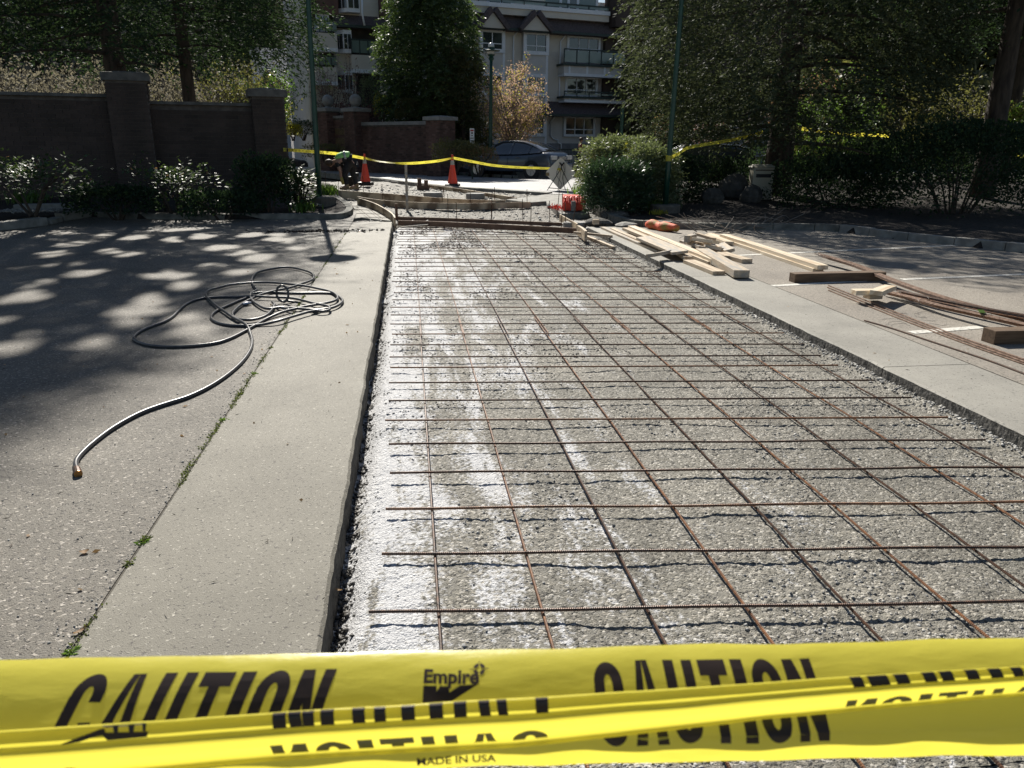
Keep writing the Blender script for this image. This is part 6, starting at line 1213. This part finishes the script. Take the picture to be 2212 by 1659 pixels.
b = MB(); b.box(dep(633, 225, 57)[0], dep(642, 225, 57)[0], 57.04, 57.1, dep(640, 252, 57)[2], dep(640, 228, 57)[2]); b.build('window', M['glass'], ph)
oh = dep(1560, 265, 48); ot = thing('outbuilding', 'grey slatted outbuilding glimpsed between the right trunk and the flowering bush', 'building', V(oh[0], oh[1], .1)); b = MB(); zt = dep(1560, 235, 48)[2]; xa, xb = dep(1500, 260, 48)[0], dep(1700, 260, 48)[0]; b.box(xa, xb, 48, 52, 0, zt); b.build('wall', M['concbase'], ot)
b = MB()
for i in range(14): z = .8+i*(zt-1)/14; b.box(xa, xb, 47.96, 48, z, z+(zt-1)/22)
r_ = b.build('slat', M['paleblue'], ot); r_['kind'] = 'stuff'
for i in range(5): x = xa+(xb-xa)*i/4; b = MB(); b.box(x-.08, x+.08, 47.9, 48.05, 0, zt); b.build('post', M['paleblue'], ot)
b = MB(); b.box(xa-.3, xb+.3, 47.6, 52.4, zt, zt+.18); b.build('roof', M['shingle'], ot)
# ------------------------------------------------------------------ vegetation
def sprays(C, D, Ln, k, ll, lw, droop=.5, flat=.6):
    """n small branchlets: start C, direction D, length Ln, with k leaflets each along both sides"""
    n = len(C); t = np.linspace(.05, 1, k)[None, :, None]; g_ = V(0, 0, -1); Ln = np.asarray(Ln).reshape(-1, 1, 1)
    P = C[:, None]+D[:, None]*Ln*t+g_*(droop*Ln*t*t); side = np.cross(D, V(0, 0, 1)); side /= np.linalg.norm(side, axis=1)[:, None]+1e-6; sg = np.where(np.arange(k) % 2, 1, -1)[None, :, None]
    dirs = D[:, None]*.8+side[:, None]*sg*.75+RNG.normal(0, .3, (n, k, 3))+g_*droop*t*.9; dirs /= np.linalg.norm(dirs, axis=2)[..., None]
    P = P.reshape(-1, 3); dirs = dirs.reshape(-1, 3); m = len(P); return blades(P, dirs, RNG.uniform(.6, 1.3, m)*ll, RNG.uniform(.6, 1.3, m)*lw)
def limb(b, a, d, L_, r, bend=-.15, n=5):
    P = [np.asarray(a)+d*L_*t+V(0, 0, bend*L_*t*t) for t in np.linspace(0, 1, n)]; b.tube(P, np.linspace(r, r*.25, n), 6); return P
def conifer(name, label, base, h, zlow, Rfn, nspray, ll, lw, lm, k=12, Ln=.7, rt=.3, droop=.5, nl=26, group=None, bark='bark', lean=V(0, 0, 0), bias=.5, sq=1., clump=.8, seed=0, gaps=(), tilt=0.):
    base = np.asarray(base, float); t = thing(name, label, 'tree', base, group); b = MB(); b.tube([base+V(0, 0, -.3)+(V(0, 0, h)+lean)*q for q in np.linspace(0, .96, 10)], rt*np.linspace(1.15, .12, 10)**.9, 10); tk = b.build('trunk', M[bark], t, smooth=True)
    zz = RNG.random(nspray); z = zlow+(h-zlow)*zz; th = RNG.uniform(0, 6.283, nspray); rr = RNG.random(nspray)**bias; lum = .62+.75*fbm(th*1.6+3, z*.9/clump, 3, seed+5)
    z = z+tilt*np.maximum(0, np.cos(th-.35))*(1-zz)**2
    sd = np.array(SUN)
    hole = fbm(np.cos(th)*rr*2.2/clump+5, z*1.1/clump+np.sin(th)*rr*2.2, 3, seed+15); kk = hole > .4; z, th, rr, lum = z[kk], th[kk], rr[kk], lum[kk]
    Rr = np.array([Rfn((q-zlow)/(h-zlow)) for q in z])*lum*rr; C = base+np.stack([Rr*np.cos(th), Rr*np.sin(th)*sq, z], -1)+lean*((z/h)[:, None])
    D = np.stack([np.cos(th), np.sin(th), RNG.normal(.0, .35, len(th))], -1)+RNG.normal(0, .35, (len(th), 3)); D /= np.linalg.norm(D, axis=1)[:, None]
    v, q = sprays(C, D, RNG.uniform(.5, 1.2, len(th))*Ln, k, ll, lw, droop)
    if len(gaps):
        c4 = v.reshape(-1, 4, 3); ce = c4.mean(1); ok = np.ones(len(ce), bool)
        for gp, gr in gaps: w_ = ce-gp; ok &= np.linalg.norm(w_-(w_@sd)[:, None]*sd, axis=1) > gr*(-.15+1.75*fbm((ce[:, 0]+.12*ce[:, 1])*3.4+gp[1]*7, (ce[:, 2]-.8*ce[:, 1])*3.4+gp[0]*5, 2, 91)+.12*RNG.random(len(ce)))
        v = c4[ok].reshape(-1, 3); q = np.arange(len(v)).reshape(-1, 4)
    qmesh('crown', v, q, L[lm], t)
    b = MB()
    for i in range(nl):
        z = zlow+(h*.9-zlow)*(i+.5)/nl-.2; a = RNG.uniform(0, 6.283); r_ = Rfn(max(0, (z-zlow)/(h-zlow)))*RNG.uniform(.6, .9); limb(b, base+V(0, 0, z)+lean*(z/h), V(math.cos(a), math.sin(a)*sq, .05), r_, rt*.22)
    b.build('limb', M[bark], tk); return t
def bush(name, label, c, rx, ry, rz, n, ll, lw, lm, cat='bush', shell=.45, up=.3, lum=.35, spray=0, droop=.2, group=None, lm2=None, f2=.2, stems=7, seed=0, floor=True, flat=False):
    c = np.asarray(c, float); t = thing(name, label, cat, V(c[0], c[1], c[2]-rz), group); D = unit(n)
    if floor: D[:, 2] = np.where(D[:, 2] < -.5, -D[:, 2], D[:, 2])
    D /= (np.abs(D)**3.2).sum(1)[:, None]**(1/3.2)*.97
    rr = (1-shell*RNG.random(n)**1.6)*(1-lum+2*lum*fbm(np.arctan2(D[:, 1], D[:, 0])*2+9, D[:, 2]*3+5, 3, seed+3)); P = c+D*rr[:, None]*V(rx, ry, rz); dd = D*.7+unit(n)*.9+V(0, 0, up); dd /= np.linalg.norm(dd, axis=1)[:, None]
    if flat: dd = dd*V(1, 1, .3)+V(0, 0, .05); dd /= np.linalg.norm(dd, axis=1)[:, None]
    s_ = RNG.random(n) < (f2 if lm2 else 0)
    for msk, lmm, nm in ((~s_, lm, 'foliage'), (s_, lm2, 'foliage')):
        if lmm is None or not msk.any(): continue
        if spray: v, q = sprays(P[msk], dd[msk], np.full(msk.sum(), spray), 8, ll, lw, droop)
        else: v, q = blades(P[msk], dd[msk], RNG.uniform(.6, 1.3, msk.sum())*ll, RNG.uniform(.7, 1.2, msk.sum())*lw, flat)
        qmesh(nm, v, q, L[lmm], t)
    b = MB(); z0 = c[2]-rz
    for i in range(stems): a = RNG.uniform(0, 6.28); b.tube([V(c[0], c[1], z0-.1)+V(math.cos(a), math.sin(a), 0)*.05, c+V(rx*.35*math.cos(a), ry*.35*math.sin(a), -rz*.2), c+V(rx*.75*math.cos(a), ry*.75*math.sin(a), rz*.45)], [.03, .02, .006], 5)
    b.build('stem', M['bark'], t); return t
def pbush(name, label, px, py_top, py_bot, wpx, Y, n, ll, lw, lm, dy=.8, **k):   # bush from its picture box at distance Y
    a, c = dep(px, py_top, Y), dep(px, py_bot, Y); s_ = sc((a+c)/2); return bush(name, label, (a+c)/2, wpx/2*s_, wpx/2*s_*dy, (a[2]-c[2])/2, n, ll, lw, lm, **k)
def twiggy(name, label, base, h, rad, nb, nleaf, ll, lw, lm, bark='barkpale', r0=.06, cat='tree', seed=0, zlow=.25, group=None, lm2=None):
    base = np.asarray(base, float); t = thing(name, label, cat, base, group); b = MB(); rg = np.random.default_rng(seed); pts = []
    trunk = np.array([base+V(rg.normal(0, .02)*i, rg.normal(0, .02)*i, h*.5*i/4) for i in range(5)]); b.tube(trunk, np.linspace(r0, r0*.5, 5), 7)
    cz = base+V(0, 0, h*(zlow+1)/2); rz = h*(1-zlow)/2
    for i in range(nb*3):
        d = rg.normal(size=3); d /= np.linalg.norm(d); tip = cz+d*V(rad, rad, rz)*rg.uniform(.6, 1)*(.8+.4*rg.random()); s0 = trunk[rg.integers(1, 5)]; s0 = s0 if s0[2] < tip[2]+.3 else trunk[1]
        mid = (s0+tip)/2+V(0, 0, .12*h*rg.random()); P = np.array([(1-q)**2*s0+2*q*(1-q)*mid+q*q*tip for q in np.linspace(0, 1, 7)]); b.tube(P, np.linspace(r0*.35, r0*.06, 7), 5); pts += list(P[3:])
        for j in range(3):
            q = P[rg.integers(3, 6)]; e = q+rg.normal(0, .16, 3)*V(rad, rad, rz*1.2); b.tube([q, (q+e)/2+V(0, 0, .05), e], [r0*.1, r0*.07, r0*.03], 4); pts += [(q+e)/2, e]
    b.build('branches', M[bark], t); T = np.array(pts); i = RNG.integers(0, len(T), nleaf); P = T[i]+RNG.normal(0, .055*rad, (nleaf, 3)); D = unit(nleaf)
    pick = RNG.random(nleaf) < (.8 if lm2 else 2)
    for m_, lmm in ((pick, lm), (~pick, lm2)):
        if lmm is None or not m_.any(): continue
        v, q = blades(P[m_], D[m_], RNG.uniform(.6, 1.3, m_.sum())*ll, lw); qmesh('crown', v, q, L[lmm], t)
    return t
# big cedar across the street
cb_ = dep(935, 345, 40); cb_[2] = .3; wpx = sc(cb_); 
conifer('cedar_tree', 'tall dense cedar standing before the apartment block behind the brick sign wall', cb_, dep(935, -120, 40)[2]-.3, .5, lambda t: 92*wpx*(1-.55*max(0, t-.55)/.45 if t > .55 else .72+.28*min(1, t/.35)), 8500, .16, .032, 'cedar', 14, .75, .3, .45, 30, bias=.42, clump=1.3, seed=1)
conifer('cedar_tree', 'bronze green lower cedar at the foot of the tall one, right side', dep(1000, 345, 38.5)*V(1, 1, 0)+V(0, 0, .3), dep(1000, 120, 38.5)[2], .4, lambda t: 62*wpx*(1-.6*t), 1500, .17, .03, 'cedarbrown', 12, .7, .2, .5, 12, seed=2)
# left overhanging conifers behind the wall
GAPS = [(dep(95, 385, 16.0), .75), (dep(30, 400, 16.0), .6), (dep(395, 385, 17.0), .7), (at(165, 462), .45), (at(75, 455), .4), (dep(650, 420, 17.8), .6)]
GAPS += [(at(x*.691, 466+y*.691), r_) for x, y, r_ in [(430,70,.3),(540,75,.24),(620,65,.28),(700,100,.26),(760,112,.26),(870,75,.3),(160,120,.26),(230,90,.24),(280,180,.28),(130,210,.25),(60,245,.34),(520,185,.3),(560,218,.22),(470,262,.2),(430,310,.3),(600,320,.18),(610,355,.2),(90,370,.2),(30,410,.2),(310,385,.2),(480,15,.3),(680,18,.3),(880,60,.25),(820,130,.25),(400,125,.22),(350,110,.22),(20,330,.15),(200,150,.2),(660,150,.2),(740,180,.18),(930,100,.25),(590,40,.25),(780,60,.22),(330,60,.22)]]
lc = dep(262, 240, 23.6); lc[2] = float(g(23.6)); 
def lowz(py, Y): return dep(300, py, Y)[2]
conifer('conifer_tree', 'dark conifer towering behind the left wall, its boughs hanging over the piers', lc, 20, lowz(118, 23.6)-.2-lc[2], lambda t: 5.4*(1-t)**.5*(.8+.2*math.sin(t*9)**2), 15000, .15, .024, 'dark', 11, .95, .28, .4, 56, bias=.5, clump=1.1, seed=3, gaps=GAPS)
lc2 = dep(412, 240, 25.5); lc2[2] = float(g(25.5)); conifer('conifer_tree', 'dark conifer with a bare lower trunk seen over the right half of the left wall', lc2, 18, lowz(98, 25.5)-lc2[2], lambda t: 4.3*(1-t)**.5, 11000, .145, .023, 'dark', 12, .9, .19, .45, 36, bias=.5, seed=4, gaps=GAPS)
lc3 = V(-14.5, 21.5, .25); conifer('conifer_tree', 'dark conifer at the far left edge behind the wall', lc3, 18, 4.4, lambda t: 5.2*(1-t)**.5, 7000, .18, .028, 'dark', 13, .95, .3, .4, 30, bias=.5, seed=5, gaps=GAPS)
# right trees
rc_ = dep(1672, 452, 20.6); rc_[2] = float(g(20.6)); rb_ = lowz(262, 20)-rc_[2]
conifer('spreading_tree', 'huge spreading dark green tree whose crown fills the upper right, thick trunk by the kiosk', rc_, 11.2, rb_-.3, lambda t: 4.3*min(1, (.83+.17*min(1, t/.3)))*(1 if t < .6 else max(.15, 1-((t-.6)/.4)**2)**.5), 17000, .13, .023, 'darkshiny', 12, .62, .36, .5, 40, bias=.38, clump=1.5, seed=6, tilt=1.7)
r2 = dep(2172, 300, 25); r2[2] = float(g(25)); conifer('spreading_tree', 'dark tree with a bare trunk near the right edge behind the hedge', r2, 11.5, 5.2, lambda t: 5.2*(1-t)**.45, 8000, .17, .03, 'dark', 12, .85, .3, .4, 40, bias=.45, seed=7)
r3 = V(15.5, 19.5, .25); conifer('spreading_tree', 'dark tree beyond the right edge whose boughs reach into the top right corner', r3, 11.5, 4.8, lambda t: 4.8*(1-t)**.4, 5500, .17, .028, 'dark', 12, .8, .3, .5, 24, bias=.45, seed=8)
# deciduous and flowering trees
pt = dep(1105, 325, 36.5); pt[2] = .3; twiggy('blossom_tree', 'small peach blossoming tree between the street lamp and the building windows', pt, dep(1110, 112, 36.5)[2]-.3, 84*sc(pt), 26, 9500, .08, .026, 'peach', 'barkpale', .08, seed=1, zlow=.2, lm2='yellow')
rt_ = dep(715, 330, 43.5); rt_[2] = .3; twiggy('red_leafed_tree', 'thin red leafed tree before the left wing of the block', rt_, dep(710, 70, 43.5)[2]-.3, 50*sc(rt_), 16, 1000, .08, .03, 'redleaf', 'barkpale', .06, seed=2, zlow=.25)
rt2 = dep(765, 330, 43); rt2[2] = .3; twiggy('red_leafed_tree', 'second thin red leafed tree behind the two stone balls', rt2, dep(765, 90, 43)[2]-.3, 30*sc(rt2), 11, 500, .08, .03, 'redleaf', 'barkpale', .05, seed=3, zlow=.3)
pbush('red_shrub', 'red leafed shrub between the two ball piers', 740, 222, 330, 60, 42.5, 1200, .1, .03, 'redleaf', lum=.4, stems=5); pbush('red_shrub', 'red leafed shrub right of the ball piers', 800, 228, 330, 40, 41.5, 800, .1, .03, 'redleaf', lum=.4, stems=5)
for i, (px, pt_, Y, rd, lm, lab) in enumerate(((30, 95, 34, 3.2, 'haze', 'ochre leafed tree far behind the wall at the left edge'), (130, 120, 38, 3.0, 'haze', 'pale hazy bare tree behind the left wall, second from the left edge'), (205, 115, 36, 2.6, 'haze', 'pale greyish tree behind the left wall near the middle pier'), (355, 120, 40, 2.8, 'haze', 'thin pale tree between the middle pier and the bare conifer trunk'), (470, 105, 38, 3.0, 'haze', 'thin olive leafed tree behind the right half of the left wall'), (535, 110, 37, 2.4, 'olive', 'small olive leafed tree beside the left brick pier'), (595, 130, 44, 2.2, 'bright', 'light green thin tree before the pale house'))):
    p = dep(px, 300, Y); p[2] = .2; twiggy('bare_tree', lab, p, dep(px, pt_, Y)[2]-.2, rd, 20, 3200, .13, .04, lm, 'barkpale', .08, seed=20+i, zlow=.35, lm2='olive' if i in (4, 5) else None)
# far woods closing the view
def woods(name, x0, x1, y, h, n, lm, ll=.5):
    P = np.stack([RNG.uniform(x0, x1, n), y+RNG.uniform(-3, 3, n), RNG.random(n)], -1); P[:, 2] *= h*(.65+.6*fbm(P[:, 0]*.22, P[:, 0]*0+y, 3, 77)); v, q = blades(P, unit(n), RNG.uniform(.6, 1.4, n)*ll, ll*.28); tag(qmesh(name, v, q, L[lm]), kind='stuff')
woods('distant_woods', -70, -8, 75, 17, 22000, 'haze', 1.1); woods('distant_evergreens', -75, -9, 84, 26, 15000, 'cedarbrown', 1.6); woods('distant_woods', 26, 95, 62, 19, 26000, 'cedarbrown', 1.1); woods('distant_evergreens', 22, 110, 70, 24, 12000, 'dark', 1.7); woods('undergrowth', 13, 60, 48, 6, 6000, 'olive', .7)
# near left shrubs
pbush('glossy_shrub', 'glossy leaved shrub catching sunlight at the left edge before the wall', 60, 338, 455, 250, 16.2, 1500, .1, .028, 'shiny', lum=.85, shell=.7, up=.3, lm2='autumn', f2=.04, flat=True)
pbush('glossy_shrub', 'glossy leaved shrub in a sun patch at the middle of the left wall', 372, 358, 462, 150, 17.2, 1000, .1, .028, 'shiny', lum=.85, shell=.6, up=.3, lm2='autumn', f2=.04, flat=True)
pbush('glossy_shrub', 'dark rounded shrub beneath the left brick pier', 575, 340, 470, 120, 17.6, 3200, .085, .026, 'dark', lum=.3, shell=.6)
pbush('rhododendron', 'large leaved rhododendron between the brick pier and the left lamp post', 648, 365, 466, 62, 17.8, 520, .17, .035, 'shiny', lum=.35, shell=.8, up=-.1, stems=9, flat=True)
pbush('low_shrub', 'low dark shrub in the shade along the left kerb', 250, 405, 470, 170, 17.0, 2600, .08, .024, 'dark', lum=.35)
pbush('low_shrub', 'second low dark shrub in the shade nearer the left pier', 480, 415, 474, 150, 17.0, 2600, .08, .024, 'dark', lum=.35)
def clump(name, label, px, py, n, h, wd, lm, spread, cat='plant', Y=None, dz=.08):
    p = at(px, py, dz) if Y is None else dep(px, py, Y); D = unit(n)*V(.5, .5, .3)+V(0, 0, 1); D /= np.linalg.norm(D, axis=1)[:, None]; P = p+RNG.normal(0, spread, (n, 3))*V(1, 1, 0); v, q = blades(P, D, RNG.uniform(.5, 1.1, n)*h, wd); o = qmesh(name, v, q, L[lm], origin=p); tag(o, label, cat)
clump('leafy_plant', 'bright green leafy plant just right of the left lamp post footing', 704, 424, 150, .34, .022, 'bright', .12); clump('leafy_plant', 'low green plant left of the left lamp post footing', 655, 458, 160, .25, .02, 'bright', .13); clump('leafy_plant', 'strappy green plant in the sun at the left bed edge', 60, 440, 120, .35, .02, 'bright', .25); clump('leafy_plant', 'weeds behind the left lamp post footing', 672, 436, 120, .2, .018, 'grass', .18)
# left edging stones
def stone_block(a, c, h, wd, lab): p, q = at(*a), at(*c); b = MB(); b.bar(p+V(0, 0, h/2), q+V(0, 0, h/2), wd, h); tag(b.build('edging_stone', M['kerb'], origin=(p+q)/2, bevel=.015), lab, 'edging stone', 'edging stones of the left bed')
stone_block((-60, 505), (96, 487), .16, .22, 'long edging stone nearest the left edge of the view'); stone_block((130, 478), (197, 467), .17, .24, 'sunlit edging stone end at the corner of the left bed'); stone_block((100, 486), (126, 479), .1, .2, 'short low edging stone between the two longer ones'); stone_block((36, 462), (160, 459), .2, .3, 'rear edging stone topped with pale gravel')
n = 500; p = at(75, 458, .2); x = p[0]+RNG.uniform(-.7, .5, n); y = p[1]+RNG.normal(.1, .12, n); r = RNG.gamma(3, .007, n).clip(.006, .04); stones('pale_bed_gravel', np.stack([x, y, g(y)+.21+r*.2], -1), r, M['cap'])
# beds across the street
pbush('topiary', 'clipped rounded topiary standing on the sign wall beside the cedar', 879, 213, 268, 50, 38.6, 5200, .05, .014, 'olive', lum=.04, shell=.12, up=.2, stems=3)
pbush('golden_shrub', 'golden yellow shrub right behind the ball pier', 826, 205, 262, 32, 39.6, 900, .08, .022, 'yellow', lum=.4); pbush('pale_shrub', 'grey green feathery shrub beside the golden one', 800, 165, 250, 36, 42, 1200, .1, .02, 'juniper', lum=.4)
pbush('low_shrub', 'bronze low shrub before the end of the sign wall', 985, 305, 365, 90, 30, 3000, .08, .02, 'cedarbrown', lum=.35); pbush('low_shrub', 'reddish low shrub left of the parked sedan', 1035, 318, 372, 70, 30.5, 2200, .08, .02, 'autumn', lum=.35, lm2='olive', f2=.5)
pbush('low_shrub', 'olive low shrub at the near end of the sign wall bed', 700, 312, 348, 80, 40, 1600, .08, .022, 'olive', lum=.4); pbush('white_flowering_shrub', 'white flowering shrub left of the lamp post across the street', 655, 262, 300, 50, 44, 1600, .1, .03, 'shiny', lm2='white', f2=.45, lum=.35); pbush('low_shrub', 'yellow green shrub beside the left brick pier across the street', 632, 270, 300, 34, 43, 900, .1, .03, 'yellow', lum=.35)
# planting at the right island
jb = pbush('juniper_bush', 'feathery arching juniper bush leading the right island', 1338, 312, 425, 135, 19.3, 2400, .09, .016, 'juniper', lum=.3, spray=.38, droop=.35, shell=.5, up=.1)
pbush('mugo_pine', 'dark needle pine mound at the corner of the right kerb', 1332, 362, 478, 120, 17.2, 3000, .08, .011, 'pine', lum=.3, spray=.16, droop=-.2, shell=.5, up=.6)
pbush('golden_shrub', 'small yellow shrub in the gap above the needle pine', 1358, 322, 372, 30, 18.7, 420, .09, .026, 'yellow', lum=.5, shell=.8)
pbush('juniper_bush', 'dusty juniper bush just left of the right lamp post', 1405, 330, 470, 90, 17.9, 1700, .09, .016, 'juniper', lum=.35, spray=.3, droop=.2, shell=.6)
clump('leafy_plant', 'bright green clump at the tip of the right island', 1272, 424, 420, .34, .022, 'bright', .16); clump('leafy_plant', 'lit green leaves left of the right lamp post', 1408, 455, 90, .34, .02, 'bright', .14); clump('leafy_plant', 'tiny yellowish plant by the right lamp post footing', 1420, 464, 60, .14, .014, 'yellow', .1)
pbush('dark_shrub', 'dark shrub mass behind the right lamp post', 1470, 335, 480, 100, 18.8, 4200, .08, .022, 'dark', lum=.3, shell=.6); pbush('dark_shrub', 'dark shrub in front of the black car roof', 1560, 345, 470, 110, 20.3, 3600, .08, .022, 'dark', lum=.35, shell=.6)
pbush('photinia_bush', 'photinia bush with red tips and white flowers above the black car', 1532, 268, 320, 66, 32, 2600, .1, .03, 'redleaf', lm2='white', f2=.4, lum=.2); pbush('photinia_bush', 'orange tipped shrub behind the right lamp post', 1440, 255, 310, 60, 33, 1600, .1, .03, 'dark', lm2='autumn', f2=.35, lum=.3)
pbush('dark_hedge', 'large dark rounded hedge filling the right edge of the island', 2075, 262, 500, 330, 16.6, 12000, .085, .024, 'dark', lum=.22, shell=.5, stems=12); pbush('dark_hedge', 'dark hedge in deep shade behind the kiosk', 1800, 335, 490, 240, 18.2, 8000, .085, .024, 'dark', lum=.3, shell=.6, stems=10)
pbush('dark_hedge', 'long dark hedge closing the rear of the right island', 1930, 305, 440, 620, 25, 11000, .12, .034, 'dark', lum=.25, shell=.6, dy=.12, stems=14)
pbush('sunlit_hedge', 'sunlit bright green hedge behind the tape right of the big trunk', 1790, 222, 330, 190, 25.5, 6000, .1, .03, 'shiny', lum=.35, lm2='bright', f2=.4); pbush('sunlit_hedge', 'low sunlit hedge with yellow tips under the tape right of the trunk', 1760, 300, 345, 120, 23.5, 2600, .09, .026, 'bright', lum=.3, lm2='olive', f2=.4)
pbush('topiary', 'clipped cylinder topiary, left one of the pair over the dark hedge', 1972, 248, 320, 40, 24, 2600, .06, .015, 'olive', lum=.05, shell=.15, stems=3); pbush('topiary', 'clipped cylinder topiary, right one of the pair over the dark hedge', 2018, 250, 320, 42, 24.3, 2600, .06, .015, 'olive', lum=.05, shell=.15, stems=3)
pbush('sunlit_hedge', 'light green shrub at the right edge above the dark hedge', 2195, 232, 330, 110, 23, 3000, .1, .03, 'bright', lum=.35, lm2='olive', f2=.5)
for i, (px, pt_, Y, rd, lm, lab) in enumerate(((1960, 120, 33, 2.6, 'olive', 'bare branched tree behind the pair of topiaries'), (2080, 130, 34, 2.6, 'olive', 'bare branched tree against the pale gap at the right'), (1830, 110, 36, 3.0, 'bright', 'light green tree far behind the sunlit hedge'), (1740, 120, 38, 2.6, 'autumn', 'ochre leafed tree far behind the big trunk'))):
    p = dep(px, 300, Y); p[2] = .2; twiggy('bare_tree', lab, p, dep(px, pt_, Y)[2]-.2, rd, 20, 2600, .13, .04, lm, 'bark', .08, seed=40+i, zlow=.35)
